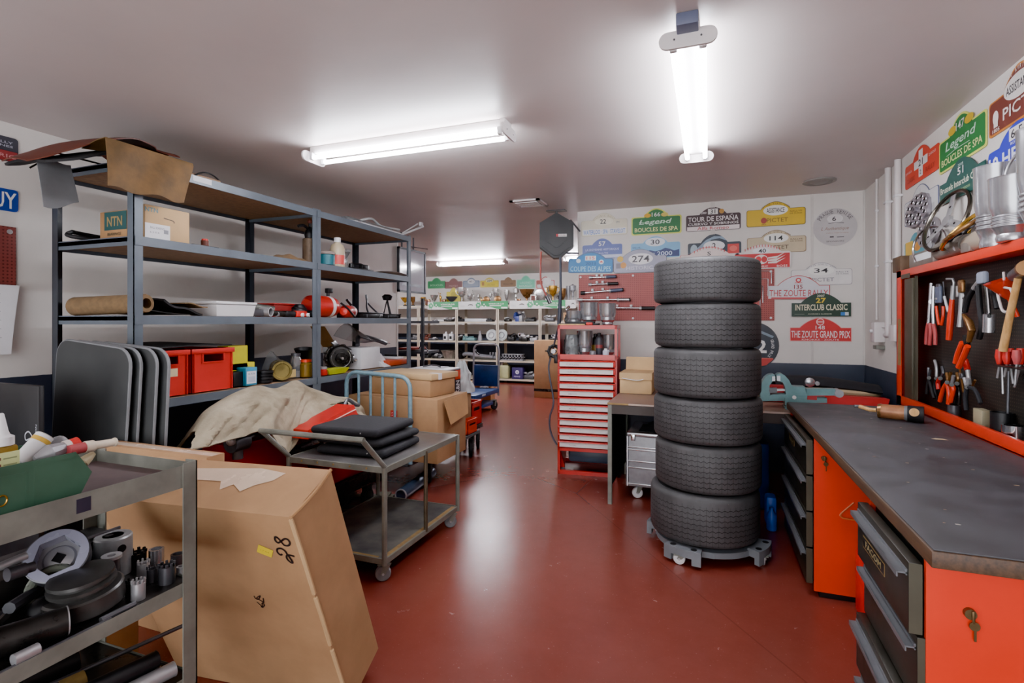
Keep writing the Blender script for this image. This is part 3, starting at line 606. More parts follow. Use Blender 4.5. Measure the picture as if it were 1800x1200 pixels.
# ------------------------------------------------------------------ steel shelving along the left wall
XF, XRR = -2.90, -3.60
SY = (1.925, 3.335, 4.735); LV = (2.285, 1.868, 1.437, .962, .13)
sh = T('shelving_unit', 'tall slate grey steel shelving of two bays along the side wall', 'shelving', (-3.25, 3.33, 0))
def angle(b, x, y, z0, z1, sx, sy, w=.045, m=0):
    b.box((x, y, z0), (x + sx * w, y + sy * .004, z1), m); b.box((x, y, z0), (x + sx * .004, y + sy * w, z1), m)
for x, sx in ((XF, -1), (XRR, 1)):
    for i, y in enumerate(SY):
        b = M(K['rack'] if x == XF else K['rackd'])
        if i == 1:
            b.box((x - .0, y - .045, 0), (x + sx * .004, y + .045, LV[0] + .01)); b.box((x, y - .002, 0), (x + sx * .045, y + .002, LV[0] + .01))
        else: angle(b, x, y, 0, LV[0] + .012, sx, 1 if i == 0 else -1, .05)
        part(b, 'post', sh)
for bay in (0, 1):
    y0, y1 = SY[bay] + .006, SY[bay + 1] - .006
    for z in LV:
        s = part(M(K['chip']).box((XRR + .012, y0, z - .028), (XF - .012, y1, z - .006)), 'shelf_board', sh)
        b = M(K['rack'])
        b.box((XF - .004, y0, z - .05), (XF + .004, y1, z)); b.box((XRR - .004, y0, z - .05), (XRR + .004, y1, z))
        b.box((XRR, y0, z - .05), (XF, y0 + .004, z)); b.box((XRR, y1 - .004, z - .05), (XF, y1, z)); b.box((XF - .03, y0, z - .033), (XF, y1, z - .029)); part(b, 'beam_frame', s)
part(M(K['paper']).box((XF + .0045, Px(338, 310, XF).y, LV[0] - .035), (XF + .0055, Px(371, 315, XF).y, LV[0] - .003)), 'label_strip', sh, 'white paper strip on the top beam')
Z1, Z2, Z3, Z4 = LV[:4]
e = .002
# --- on top
def sheet(fn, name, label, cat, m, nu=14, nv=8, th=.004): return one(M(K[m]).grid(fn, nu, nv, 0, th), name, label, cat)
P = [Px(20, 278, -3.3), Px(60, 262, -3.3), Px(110, 254, -3.25), Px(190, 247, -3.2), Px(250, 252, -3.15), Px(300, 270, -3.1)]
def bon(u, v):
    t = u * 5; i = min(4, int(t)); a = P[i].lerp(P[i + 1], t - i)
    wv = .05 + .3 * math.sin(PI * min(1, u * 1.15 + .05)) ** .7
    return (a.x + (v - .5) * wv * 1.2 + .05 * v, a.y, min(CEIL - .03, a.z - .05 * abs(v - .3) ** 1.5 - .015 * math.sin(9 * u)))
sheet(bon, 'bonnet_panel', 'long reddish brown curved body panel lying on top of the shelving', 'car panel', 'woodr', 24, 8, .006)
def bon2(u, v):
    q = Vector(bon(u * .82 + .1, v)); return (q.x + .03, q.y - .02, q.z - .035 - .05 * math.sin(PI * u))
sheet(bon2, 'seat_trim', 'black padded trim squeezed under the reddish panel on the shelving', 'trim', 'rub', 20, 6, .012)
b = M(K['steeld']); a0 = Px(52, 295, -3.35); a1 = Px(100, 288, -3.3); a1.z = max(a1.z, Z1 + .03); b.tube([a0, a1, a1 + Vector((.05, .6, -.01))], .005, 8)
one(b, 'metal_rod', 'thin dark rod poking out past the end of the shelving', 'rod')
b = M(K['foam'])
for i in range(4): b.sph((-3.12 - .07 * (i % 3), 1.98 + .12 * i, Z1 + .065), .062, 0 if i % 2 else 'woodr', 1.1, 1.5, .9, 12)
one(b, 'wiring_loom', 'dark bundled wiring and rags on top of the shelving end', 'bundle')
# hide over the front edge
tl, tr, br, bl = Px(186, 258, XF + .03), Px(340, 288, XF + .03), Px(323, 357, XF + .05), Px(184, 327, XF + .05)
def hide(u, v):
    if v < .22:
        k = v / .22; a = tl.lerp(tr, u); return (XF - .16 + .19 * k, a.y, Z1 + .02 + .035 * math.sin(k * PI * .5) + .012 * math.sin(7 * u) * (1 - k))
    k = (v - .22) / .78; a = tl.lerp(tr, u).lerp(bl.lerp(br, u), k)
    return (a.x + .012 * math.sin(u * 9 + k * 2) + .01 * k, a.y, min(Z1 + .055, a.z) if k < .02 else a.z + .008 * math.sin(u * 13) * k)
sheet(hide, 'suede_hide', 'ochre suede hide hanging over the front of the top shelf', 'hide', 'leather', 22, 14, .004)
tl2, tr2, br2, bl2 = Px(104, 292, -3.2), Px(160, 296, -3.2), Px(174, 366, -3.16), Px(116, 371, -3.16)
b = M(K['grey']).grid(lambda u, v: tuple((tl2.lerp(tr2, u)).lerp(bl2.lerp(br2, u), v) + Vector((0, -.10, .012 * math.sin(u * 5 + v * 3)))), 8, 10, 0, .003)
one(b, 'hanging_sheet', 'grey plastic sheet hanging at the end of the top shelf', 'sheet')
b = M(K['blk']); c = Px(362, 306, XF - .08); c.z = Z1
b.tube(smooth([c + Vector((0, -.1, .006)), c + Vector((.02, -.04, .05)), c + Vector((0, .06, .055)), c + Vector((-.02, .16, .008))]), .005, 8); b.cb(c + Vector((-.08, 0, .02)), (.16, .22, .036), 'chip', .006)
one(b, 'carton_tray', 'small brown tray with black loop beside the suede hide', 'tray')
# wrapped mouldings at the right end
b = M(K['clear']); p = Px(606, 377, XF - .05); q = Px(703, 410, XF - .05)
b.box((XF - .10, p.y, Z1 + e), (XF - .02, q.y, Z1 + .035), 0, .008)
b.tube(smooth([(XF - .04, p.y + .2, Z1 + .03), (XF - .06, p.y + .4, Z1 + .085), (XF - .09, p.y + .6, Z1 + .05), (XF - .06, q.y, Z1 + .06)]), .012, 8, 'bag')
b.box((XF - .025, p.y + .2, Z1 + .004), (XF - .012, q.y, Z1 + .012), 'white')
one(b, 'wrapped_moulding', 'clear wrapped trim strips on top of the second shelving bay', 'trim strip')
b = M(K['white']); a0 = Px(707, 411, XF - .06); a1 = Px(744, 398, XF - .02); a0.z = Z1 + .02
b.tube([a0, a1], .011, 8); b.tube([a0 + Vector((-.03, 0, 0)), a1 + Vector((-.06, -.02, .03))], .007, 8); b.cb(a1 + Vector((-.01, -.03, .02)), (.03, .05, .04), 0, .004)
one(b, 'white_bracket', 'white bracket arm sticking out past the end of the top shelf', 'bracket')
# --- second level
def put(px, x): return Px(px, 450, x).y
b = M(K['rub']); ya, yb = put(112, -3.45), put(176, -3.45)
b.tube(smooth([(-3.4, ya + .02, Z2 + .05), (-3.42, ya, Z2 + .03), (-3.35, ya + .02, Z2 + .012), (-3.35, yb, Z2 + .014), (-3.4, yb + .1, Z2 + .03), (-3.45, yb - .1, Z2 + .05), (-3.42, ya + .03, Z2 + .05)]), .012, 8)
one(b, 'hose_loop', 'flat black rubber hose loop on the second shelf', 'hose')
def carton(y0, y1, x0, x1, z, h, m, name, label, art=None, cat='carton', flap=True):
    t = T(name, label, cat, ((x0 + x1) / 2, (y0 + y1) / 2, z))
    b = M(K[m]).box((x0, y0, z), (x1, y1, z + h), 0, .004)
    X = Matrix(((0, 0, 1, x1 + .0006), (1, 0, 0, (y0 + y1) / 2), (0, 1, 0, z), (0, 0, 0, 1)))
    if art: b.X = X; paint(b, art, y1 - y0, h, 0); b.X = Matrix()
    part(b, 'carton_body', t)
    if flap: part(M(K['tape']).box((x0 + .002, (y0 + y1) / 2 - .025, z + h), (x1 - .002, (y0 + y1) / 2 + .025, z + h + .001)), 'tape_strip', t)
    return t
t = carton(2.0, 2.22, -3.30, -3.07, Z2 + e, .165, 'cardd', 'bearing_carton', 'brown carton with teal panel behind the front post')
b = M(K['cardd']); b.X = Matrix(((1, 0, 0, -3.185), (0, 0, -1, 1.9994), (0, 1, 0, Z2 + e), (0, 0, 0, 1)))
paint(b, [('r', -.32, .34, .5, .97, '#24504f'), ('t', 'NTN', .06, .64, .56, .34, '#9a8250', dict(off=.02)), ('t', 'BEARINGS', .05, .2, .5, .1, '#4a4430')], .23, .165, 0); part(b, 'printed_panel', t, 'teal printed panel')
carton(put(250, -2.96), put(329, -2.96), -3.06, -2.94, Z2 + e, .19, 'cardp', 'bearing_carton', 'tan carton with white label standing at the front of the second shelf', [('t', 'NTN', -.36, .86, .28, .13, '#3f6f74', dict(off=.02)), ('s', [(-.1, .68), (.12, .64), (.14, .58)], .014, '#4a3a22'), ('r', -.5, 0, .04, .46, '#e2e2e4'), ('t', 'BALL BEARING', -.24, .34, .3, .07, '#8a8a90'), ('r', -.1, .2, 0, .32, '#7d7d84'), ('t', '6 2 0 8', -.3, .2, .2, .05, '#8a8a90')])
b = M(K['blk']); c = Px(360, 430, -2.98); c.z = Z2 + e; b.box((c.x - .05, c.y - .1, c.z), (c.x + .02, c.y + .09, c.z + .012), 0, .003); b.cyl(c + Vector((0, 0, .012)), c + Vector((0, 0, .045)), .022, n=14, m='woodr'); b.cyl(c + Vector((0, 0, .045)), c + Vector((0, 0, .055)), .018, n=14, m='redp')
one(b, 'clamp_tool', 'flat black tool with small red knob on the second shelf', 'tool')
b = M(K['card']); c = Px(505, 462, -3.1); c.z = Z2 + e; b.grid(lambda u, v: (c.x - .12 + .24 * v, c.y - .18 + .36 * u, c.z + .004 + .055 * math.sin(PI * u) * math.sin(PI * v) + .006 * math.sin(u * 17 + v * 9)), 12, 10, 'felt', .004)
one(b, 'cloth_rag', 'crumpled tan rag on the second shelf before the middle post', 'rag')
c = Px(545, 463, -3.02); c.z = Z2 + e
t = T('oil_can', 'rust stained can with black spout beside the middle post', 'oil can', c)
part(M(mat('stained_can', '#6d5a48', .5, .3, .3, 14)).lathe([(.055, 0), (.058, .004), (.058, .2), (.05, .205)], Matrix.Translation(c), 20), 'can_body', t)
b = M(K['blk']).lathe([(.04, .205), (.045, .24), (.035, .27), (.012, .30), (.012, .33)], Matrix.Translation(c), 14); b.tube(smooth([c + Vector((0, 0, .27)), c + Vector((.0, -.07, .3)), c + Vector((0, -.13, .285))]), .012, 8); b.tube(smooth([c + Vector((0, .02, .27)), c + Vector((0, .08, .26)), c + Vector((0, .1, .12))]), .012, 8); part(b, 'spout', t)
part(M(K['woodr']).sph(c + Vector((0, 0, .345)), .022, n=10), 'knob', t)
c = Px(574, 467, -2.97); c.z = Z2 + e
t = T('plastic_tub', 'teal plastic tub with pale lid beside the white capped bottle', 'tub', c)
part(M(C('#1d6470')).lathe([(.055, 0), (.066, .005), (.068, .085), (.06, .09)], Matrix.Translation(c), 20), 'tub_body', t); part(M(C('#8f8079')).lathe([(.07, .09), (.072, .1), (.06, .115), (0, .118)], Matrix.Translation(c), 20), 'lid', t)
c = Px(593, 470, -2.97); c.z = Z2 + e
t = T('oil_bottle', 'cream bottle with white cap and red label on the second shelf', 'bottle', c)
b = M(C('#b7a78a')).lathe([(.058, 0), (.062, .01), (.062, .15), (.05, .185), (.026, .205), (.026, .215)], Matrix.Translation(c), 22); b.lathe([(.0628, .02), (.0628, .1)], Matrix.Translation(c), 14, '#c7443e', a0=-1.2, a1=1.3); b.lathe([(.0628, .02), (.0628, .1)], Matrix.Translation(c), 10, '#d9cfc6', a0=-2.6, a1=-1.2); part(b, 'bottle_body', t)
part(M(K['white']).lathe([(.028, .212), (.028, .25), (.0, .252)], Matrix.Translation(c), 18), 'cap', t)
b = M(K['clear']); c = Px(608, 474, -3.0); c.z = Z2 + e; b.lathe([(.03, 0), (.014, .06), (.012, .1), (.05, .17)], Matrix.Translation(c), 16)
one(b, 'clear_funnel', 'small clear funnel standing by the cream bottle', 'funnel')
b = M(K['blk']); c = Px(632, 476, -2.97); c.z = Z2 + e; b.box((c.x - .04, c.y - .14, c.z), (c.x + .04, c.y + .16, c.z + .015), 0, .003); b.cyl(c + Vector((0, -.12, .015)), c + Vector((0, -.12, .05)), .022, n=10); b.cb(c + Vector((0, .06, .035)), (.05, .09, .045), 0, .01); b.tube(smooth([c + Vector((0, -.12, .05)), c + Vector((.02, -.02, .055)), c + Vector((0, .06, .05)), c + Vector((0, .14, .02))]), .008, 8); b.cyl(c + Vector((0, .13, .01)), c + Vector((0, .13, .055)), .01, n=8, m='white')
one(b, 'wiper_motor', 'black bracket assembly with small motor on the second shelf', 'car part')
c = Px(682, 482, -3.0); c.z = Z2 + e
one(M(K['paper']).grid(lambda u, v: (c.x - .13 + .22 * v, c.y - .25 + .5 * u, c.z + .002 + .016 * math.sin(PI * u) * v + .012 * v), 10, 6, 0, .001), 'paper_sheets', 'white papers at the end of the second shelf', 'paper')
# --- third level
def roll(u, v):
    a = 2 * PI * 1.45 * u; r = .062 - .018 * u
    return (-3.35 + .05 * v + 0, 0, 0)
ya, yb = Px(118, 540, -3.45).y, Px(232, 540, -3.02).y
b = M(K['felt']); pa = Vector((-3.42, 1.99, Z3 + .068)); pb = Vector((-3.0, 2.12, Z3 + .068)); 
X = axis_frame(Vector((-3.5, 1.985, Z3 + .055)), Vector((-2.99, 2.06, Z3 + .07)))
b.lathe([(.053, 0), (.055, .01), (.055, .5), (.05, .51), (.03, .512), (.03, .3)], X, 18)
b.grid(lambda u, v: (-3.47 + .47 * v, 2.03 + .3 * u, Z3 + .008 + .03 * (1 - u) ** 2 * (1 + .5 * math.sin(3 * v))), 8, 6, 'rub', .006)
one(b, 'rolled_mat', 'rolled brown felt mat with black underside at the shelving end', 'mat')
def car(u, v): return (-3.3 + .33 * v, 2.18 + .25 * u - .04 * v, Z3 + .012 + .075 * (1 - u) ** 1.6 + .01 * math.sin(8 * u + 3 * v))
sheet(car, 'rubber_mat', 'curled black rubber mat lying behind the front post', 'mat', 'rub', 14, 8, .012)
sheet(lambda u, v: (-3.2 + .24 * v, 2.27 + .15 * u, Z3 + .075 + .006 * math.sin(6 * u) - .02 * u), 'felt_pad', 'thin brown felt pad on the curled black mat', 'pad', 'felt', 8, 4, .006)
def tub(c, l, w, h, m='white'):
    b = M(K[m]); b.hexa([(c.x - w / 2 + .012, c.y - l / 2 + .012, c.z), (c.x + w / 2 - .012, c.y - l / 2 + .012, c.z), (c.x + w / 2 - .012, c.y + l / 2 - .012, c.z), (c.x - w / 2 + .012, c.y + l / 2 - .012, c.z), (c.x - w / 2, c.y - l / 2, c.z + h), (c.x + w / 2, c.y - l / 2, c.z + h), (c.x + w / 2, c.y + l / 2, c.z + h), (c.x - w / 2, c.y + l / 2, c.z + h)])
    return b
c = Px(392, 550, -3.06); c.z = Z3 + e
t = T('storage_tub', 'white plastic tub with lid on the third shelf', 'tub', c)
part(tub(c, .31, .25, .075), 'tub_body', t); part(M(K['white']).cb(c + Vector((0, 0, .087)), (.265, .325, .018), 0, .006), 'lid', t)
pm = mat('grey_hose', '#5f625c', .5, .3, .2, 14)
b = M(pm); c = Px(457, 552, -2.98); c.y += .05; c.z = Z3 + e
b.tube(smooth([(-3.02, c.y - .16, Z3 + .04), (-3.1, c.y - .05, Z3 + .06), (-3.2, c.y + .06, Z3 + .075), (-3.1, c.y + .2, Z3 + .05)]), .034, 12); b.pipe((-3.0, c.y - .02, Z3 + .036), (-2.93, c.y + .0, Z3 + .036), .034, .006, 16, 'bright'); b.cb((-3.0, c.y - .1, Z3 + .03), (.09, .14, .05), 'gun', .01); b.cyl((-2.96, c.y + .08, Z3 + .022), (-2.99, c.y + .17, Z3 + .022), .02, n=12, m='aluw')
one(b, 'exhaust_manifold', 'grey metal pipes and flanges next to the white tub', 'car part')
c = Px(510, 552, -3.2); c.z = Z3 + e
b = M(C('#8e2422')).box((-3.35, c.y - .22, Z3 + e), (-3.15, c.y + .2, Z3 + .10), 0, .006); b.box((-3.36, c.y - .23, Z3 + .1), (-3.14, c.y + .21, Z3 + .112), '#a52a28', .003)
one(b, 'red_case', 'dark red flat case at the back of the third shelf', 'case')
b = M(K['blk']); c = Px(519, 545, -3.04); X = Matrix.Translation((-3.0, c.y, Z3 + e)); b.lathe([(.06, 0), (.062, .03), (.055, .07), (.03, .1), (0, .105)], X, 20); b.ring((-3.0, c.y + .0, Z3 + .06), (0, .3, 1), .052, .008, 20, 6); b.cb((-2.99, c.y + .09, Z3 + .03), (.06, .07, .055), 0, .01)
one(b, 'fan_housing', 'round black fan housing between the red case and extinguisher', 'car part')
b = M(K['org']); c = Px(527, 556, -2.95); b.box((-2.99, c.y - .05, Z3 + e), (-2.93, c.y + .06, Z3 + .05), 'redp', .008)
for dy in (0.01, .07): b.pipe((-2.95, c.y + dy - .015, Z3 + .018), (-2.92, c.y + dy, Z3 + .018), .016, .007, 12, 'white')
one(b, 'white_bushes', 'orange block with two white bushes at the shelf edge', 'car part')
b = M(K['steeld']); c = Px(490, 555, -3.0); b.tube(smooth([(-2.98, c.y - .12, Z3 + .03), (-2.96, c.y, Z3 + .025), (-2.99, c.y + .1, Z3 + .02)]), .02, 10); b.cb((-2.97, c.y + .06, Z3 + .025), (.07, .1, .046), 'blk', .012); b.cyl((-2.97, c.y + .13, Z3 + .02), (-2.95, c.y + .2, Z3 + .02), .017, n=10, m='blk')
one(b, 'pump_body', 'small black pump with hoses on the third shelf', 'car part')
# extinguishers
def extinguisher(c, L, r, label, d=Vector((0, 1, 0))):
    t = T('fire_extinguisher', label, 'fire extinguisher', c); X = axis_frame(c, c + d)
    b = M(K['red']).lathe([(0, 0), (r * .6, .006), (r * .95, .04), (r, .07), (r, L - .09), (r * .85, L - .04), (r * .4, L), (0, L + .002)], X, 28); b.lathe([(r * 1.006, L * .62), (r * 1.006, L * .72)], X, 28, 'white'); part(b, 'cylinder', t)
    return t
c = Vector((-3.03, Px(537, 550, -3.03).y, Z3 + .093)); L = Px(600, 550, -3.0).y - c.y - .03
t = extinguisher(c, L, .09, 'large red fire extinguisher lying behind the middle post')
v = c + Vector((0, L * .72, .088)); b = M(K['blk']).cyl(v, v + Vector((0, 0, .03)), .014, n=10); b.cb(v + Vector((0, .01, .05)), (.04, .06, .04), 0, .006); part(b, 'valve', t)
c = Vector((-2.955, Px(604, 550, -2.95).y, Z3 + .057)); L = Px(631, 550, -2.95).y - c.y + .1
t = extinguisher(c, L, .055, 'small red fire extinguisher with black hoses at the front of the shelf', Vector((-.35, .93, 0)).normalized())
b = M(K['blk']); b.tube(smooth([c + Vector((.0, -.03, .07)), c + Vector((.03, .03, .02)), c + Vector((.045, .1, -.05))]), .009, 8); b.tube(smooth([c + Vector((.0, .05, .10)), c + Vector((-.01, .12, .06))]), .012, 8); part(b, 'hose', t)
b = M(K['gun']); c = Px(646, 552, -3.3); c.z = Z3 + e
b.tube(smooth([(-3.22, c.y - .06, Z3 + .01), (-3.3, c.y - .01, Z3 + .1), (-3.33, c.y + .03, Z3 + .18), (-3.34, c.y + .035, Z3 + .25)]), .009, 8); b.tube(smooth([(-3.22, c.y + .16, Z3 + .01), (-3.3, c.y + .1, Z3 + .1), (-3.33, c.y + .04, Z3 + .17), (-3.34, c.y + .025, Z3 + .25)]), .009, 8)
one(b, 'hose_pliers', 'open steel pliers leaning at the back of the third shelf', 'pliers')
for pxa, pxb, h, lab in ((637, 672, .055, 'black open tray with ribs on the third shelf'), (675, 703, .045, 'flat black case at the end of the third shelf')):
    ya, yb = Px(pxa, 555, -2.96).y, Px(pxb, 555, -2.96).y
    b = M(K['blk']).box((-3.25, ya, Z3 + e), (-2.95, yb, Z3 + h * .75), 0, .006); b.box((-3.255, ya - .005, Z3 + h * .75), (-2.945, yb + .005, Z3 + h), 0, .004); b.box((-2.949, ya + .05, Z3 + .008), (-2.946, ya + .055, Z3 + h * .7), 'grey'); b.box((-2.949, yb - .06, Z3 + .008), (-2.946, yb - .055, Z3 + h * .7), 'grey')
    one(b, 'black_case', lab, 'case')
b = M(K['blk']); c = Px(700, 555, -3.1); c.y = 4.66; b.tube([(-3.1, c.y, Z3 + .01), (-3.12, c.y - .03, Z3 + .2)], .01, 8); b.tube([(-3.05, c.y - .05, Z3 + .01), (-3.12, c.y - .03, Z3 + .2)], .006, 8); b.tube([(-3.18, c.y - .02, Z3 + .01), (-3.12, c.y - .03, Z3 + .2)], .006, 8); b.lathe([(.04, 0), (.055, .04), (.03, .06)], Matrix.Translation((-3.12, c.y - .03, Z3 + .19)), 12)
one(b, 'small_tripod', 'small black tripod stand at the end of the third shelf', 'tripod')
# --- fourth level
def crate(y0, y1, x0, x1, z, h, label, tag=False, m='redp', grp='red stacking crates on the shelving'):
    t = T('stacking_crate', label, 'crate', ((x0 + x1) / 2, (y0 + y1) / 2, z), grp)
    w = .004; b = M(K[m])
    hy, hz = (y0 + y1) / 2, z + h * .78; hw = (y1 - y0) * .23; hh = h * .085
    b.box((x0 + .01, y0 + .01, z), (x1 - .01, y1 - .01, z + w))
    b.box((x0, y0 + .008, z), (x0 + w, y1 - .008, z + h)); b.box((x0, y0 + .008, z), (x1, y0 + .008 + w, z + h)); b.box((x0, y1 - .008 - w, z), (x1, y1 - .008, z + h))
    b.box((x1 - w, y0 + .008, z), (x1, y1 - .008, hz - hh)); b.box((x1 - w, y0 + .008, hz + hh), (x1, y1 - .008, z + h)); b.box((x1 - w, y0 + .008, hz - hh), (x1, hy - hw, hz + hh)); b.box((x1 - w, hy + hw, hz - hh), (x1, y1 - .008, hz + hh))
    part(b, 'crate_body', t)
    b = M(K[m])
    b.box((x0 - .006, y0, z + h - .03), (x1 + .008, y0 + .01, z + h)); b.box((x0 - .006, y1 - .01, z + h - .03), (x1 + .008, y1, z + h)); b.box((x1, y0, z + h - .03), (x1 + .01, y1, z + h), 0, .003)
    for y in (y0 + .018, y1 - .024): b.box((x1, y, z), (x1 + .009, y + .008, z + h - .03))
    b.box((x1, hy - hw - .01, hz - hh - .008), (x1 + .007, hy + hw + .01, hz - hh)); b.box((x1, hy - hw - .01, hz - hh), (x1 + .007, hy - hw, z + h - .03)); b.box((x1, hy + hw, hz - hh), (x1 + .007, hy + hw + .01, z + h - .03))
    part(b, 'rim', t)
    if tag: part(M(C('#d8c9a0')).box((x1 + .0005, hy - .075, z + h * .42), (x1 + .0015, hy + .065, z + h * .60)), 'paper_label', t, 'cream paper label')
    return t
XC = -2.965
b1 = Px(257, 690, XC).y - .02; b2 = Px(334, 690, XC).y; b3 = Px(411, 690, XC).y; zt = Px(375, 612, XC).z - Z4 - e
crate(b1, b2 - .004, -3.42, XC, Z4 + e, zt, 'red stacking crate with cream paper label next to the front post', True)
crate(b2 + .004, b3, -3.42, XC, Z4 + e, zt, 'plain red stacking crate beside the yellow box')
one(M(K['rub']).grid(lambda u, v: (-3.4 + .43 * v, b1 + .01 + (b3 - b1 - .02) * u, Z4 + zt + .012 + .022 * math.sin(PI * u * .9) * (1 - .6 * v)), 16, 8, 0, .008), 'rubber_mat', 'black mat covering the two red stacking crates', 'mat')
ya, yb = b3 + .01, Px(433, 650, -3.12).y
b = M(C('#d8cf1e')).box((-3.14, ya + .01, Z4 + .105), (-3.04, yb - .06, Z4 + .275), 0, .004); b.box((-3.14, ya + .01, Z4 + e + .1), (-3.04, yb, Z4 + .155), 0, .004)
one(b, 'yellow_box', 'bright yellow card box standing behind the crates', 'box')
one(M(K['blk']).box((-3.25, ya, Z4 + e), (-2.98, Px(428, 660, -2.98).y, Z4 + .1), 0, .006), 'black_box', 'low black box under the bright yellow box', 'box')
yc = Px(431, 660, -2.96).y; yd = Px(451, 660, -2.96).y
b = M(C('#2c87a8')).box((-3.06, yc, Z4 + e), (-2.955, yd, Z4 + .125), 0, .003); X = Matrix(((0, 0, 1, -2.9545), (1, 0, 0, (yc + yd) / 2), (0, 1, 0, Z4), (0, 0, 0, 1))); b.X = X
paint(b, [('r', -.42, .12, .42, .8, '#dfe4ea'), ('t', 'OIL FILTER', 0, .65, .6, .09, '#5a6a8a'), ('r', -.3, .2, .3, .5, '#b9c6d6')], yd - yc, .125, 0)
one(b, 'filter_box', 'small sky blue box with white label on the fourth shelf', 'box')
def discs(px, x, n, r, label, m='blk', dz=.022, g=None, z=Z4):
    c = Px(px, 650, x); b = M(K[m])
    for i in range(n): b.lathe([(r * .45, 0), (r, 0), (r * 1.02, dz * .4), (r, dz * .85), (r * .45, dz * .85)], Matrix.Translation((x + .006 * (i % 2), c.y, z + e + i * dz)), 22, closed=True)
    return one(b, 'brake_disc', label, 'disc', g)
discs(464, -3.02, 4, .06, 'low pile of dark ribbed rings on the fourth shelf')
c = Px(498, 652, -3.0); c.z = Z4 + .075
t = T('brass_drum', 'brass coloured drum lying on its side on the fourth shelf', 'drum', (c.x, c.y, Z4))
b = M(mat('aged_brass', '#9c8c52', .3, .8, .2, 9)); X = axis_frame(Vector((-3.12, c.y + .08, Z4 + .076)), Vector((-2.96, c.y - .05, Z4 + .076))); b.lathe([(0, 0), (.07, .002), (.073, .01), (.07, .03), (.07, .17), (.074, .185), (.07, .2), (.055, .2), (.05, .192), (0, .19)], X, 26); part(b, 'drum_body', t)
part(M(C('#d3b978')).cb((-2.985, c.y + .07, Z4 + .045), (.006, .08, .06), 0, .002, ), 'paper_label', t)
one(M(K['clear']).grid(lambda u, v: (-3.22 + .1 * v, c.y + .0 + .2 * u, Z4 + .05 + .16 * math.sin(PI * u) * (1 - v * .6)), 10, 6, 0, .002), 'plastic_dome', 'clear curved plastic cover behind the brass drum', 'cover')
def jar(px, x, r, h, label, m='clear', lid='gun', fill=None, fz=.5):
    c = Px(px, 640, x); c.z = Z4 + e
    t = T('jar', label, 'jar', c); b = M(K[m]).lathe([(r * .9, 0), (r, .006), (r, h * .85), (r * .8, h * .92), (r * .8, h)], Matrix.Translation(c), 18)
    if fill: b.lathe([(r * .9, .004), (r * .9, h * fz)], Matrix.Translation(c), 16, fill)
    part(b, 'jar_body', t); part(M(K[lid]).lathe([(r * .86, h), (r * .86, h + .02), (0, h + .022)], Matrix.Translation(c), 16), 'lid', t)
jar(520, -3.06, .042, .17, 'tall glass jar of small parts next to the brass drum', fill='bright', fz=.3)
jar(538, -3.0, .05, .12, 'orange topped jar near the middle post', 'amber', 'org')
jar(568, -2.97, .035, .05, 'small coral pot beside the middle post', 'redp', 'aluw')
b = M(K['blk']); c = Px(535, 640, -3.15); b.lathe([(.02, 0), (.02, .1), (.075, .22), (.08, .22), (.025, .09), (.025, 0)], TR(c.x, c.y, Z4 + e, 0, .12, .1), 18)
one(b, 'black_funnel', 'black funnel standing behind the orange topped jar', 'funnel')
b = M(C('#b9c31e')); c = Px(592, 650, -2.95); b.hexa([(-3.02, c.y - .1, Z4 + e), (-2.94, c.y - .1, Z4 + e), (-2.94, c.y + .1, Z4 + e), (-3.02, c.y + .1, Z4 + e), (-3.05, c.y - .14, Z4 + .045), (-2.925, c.y - .14, Z4 + .045), (-2.925, c.y + .14, Z4 + .045), (-3.05, c.y + .14, Z4 + .045)])
one(b, 'lime_dish', 'lime green dish in front of the black alternator', 'dish')
c = Px(601, 632, -3.1); X = axis_frame(Vector((-3.18, c.y + .02, Z4 + .12)), Vector((-3.03, c.y - .09, Z4 + .12)))
t = T('alternator', 'black cast alternator with ribs standing on the fourth shelf', 'alternator', (-3.12, c.y, Z4))
b = M(K['steeld']).lathe([(0, 0), (.09, .004), (.115, .03), (.117, .09), (.118, .13), (.1, .165), (.05, .17), (.048, .185), (0, .186)], X, 26)
for i in range(12):
    a = i * PI / 6; b.cb((math.cos(a) * .115, math.sin(a) * .115, .08), (.018, .018, .12), 0, .003, X)
part(b, 'housing', t); b = M(K['alu']); b.X = X; b.lathe([(.08, .168), (.112, .1), (.119, .1), (.119, .125), (.085, .172)], None, 26, closed=True); b.cyl((0, 0, .18), (0, 0, .22), .012, n=10); b.cb((.05, .12, .1), (.04, .06, .05), 0, .008); b.cb((.1, -.1, .08), (.03, .06, .03), 0, .006); part(b, 'end_bracket', t)
ya, yb = Px(634, 630, -2.99).y, Px(668, 625, -2.99).y
t = T('parts_carton', 'white open carton with raised brown flap on the fourth shelf', 'carton', (-3.2, (ya + yb) / 2, Z4))
part(M(C('#d9d9dc')).box((-3.42, ya, Z4 + e), (-2.99, yb, Z4 + .20), 0, .003), 'carton_body', t)
b = M(K['cardd']); b.hexa([(-3.42, ya, Z4 + .202), (-3.24, ya - .015, Z4 + .202), (-3.24, ya - .011, Z4 + .205), (-3.42, ya + .004, Z4 + .205), (-3.42, ya - .17, Z4 + .40), (-3.24, ya - .19, Z4 + .40), (-3.24, ya - .184, Z4 + .40), (-3.42, ya - .164, Z4 + .40)]); part(b, 'carton_flap', t)
b = M(K['clear']).grid(lambda u, v: (-3.36 + .3 * v, ya + .08 + .5 * u, Z4 + .205 + (.19 * (1 - u) ** 1.5 + .03) * math.sin(PI * (.15 + .7 * v))), 12, 8, 0, .003); b.tube(smooth([(-3.1, ya + .1, Z4 + .22), (-3.15, ya + .2, Z4 + .3), (-3.1, ya + .4, Z4 + .26), (-3.1, ya + .56, Z4 + .22)]), .022, 8, 'gun')
one(b, 'lamp_cover', 'clear moulded lamp cover and grey pipe in the white carton', 'car part')
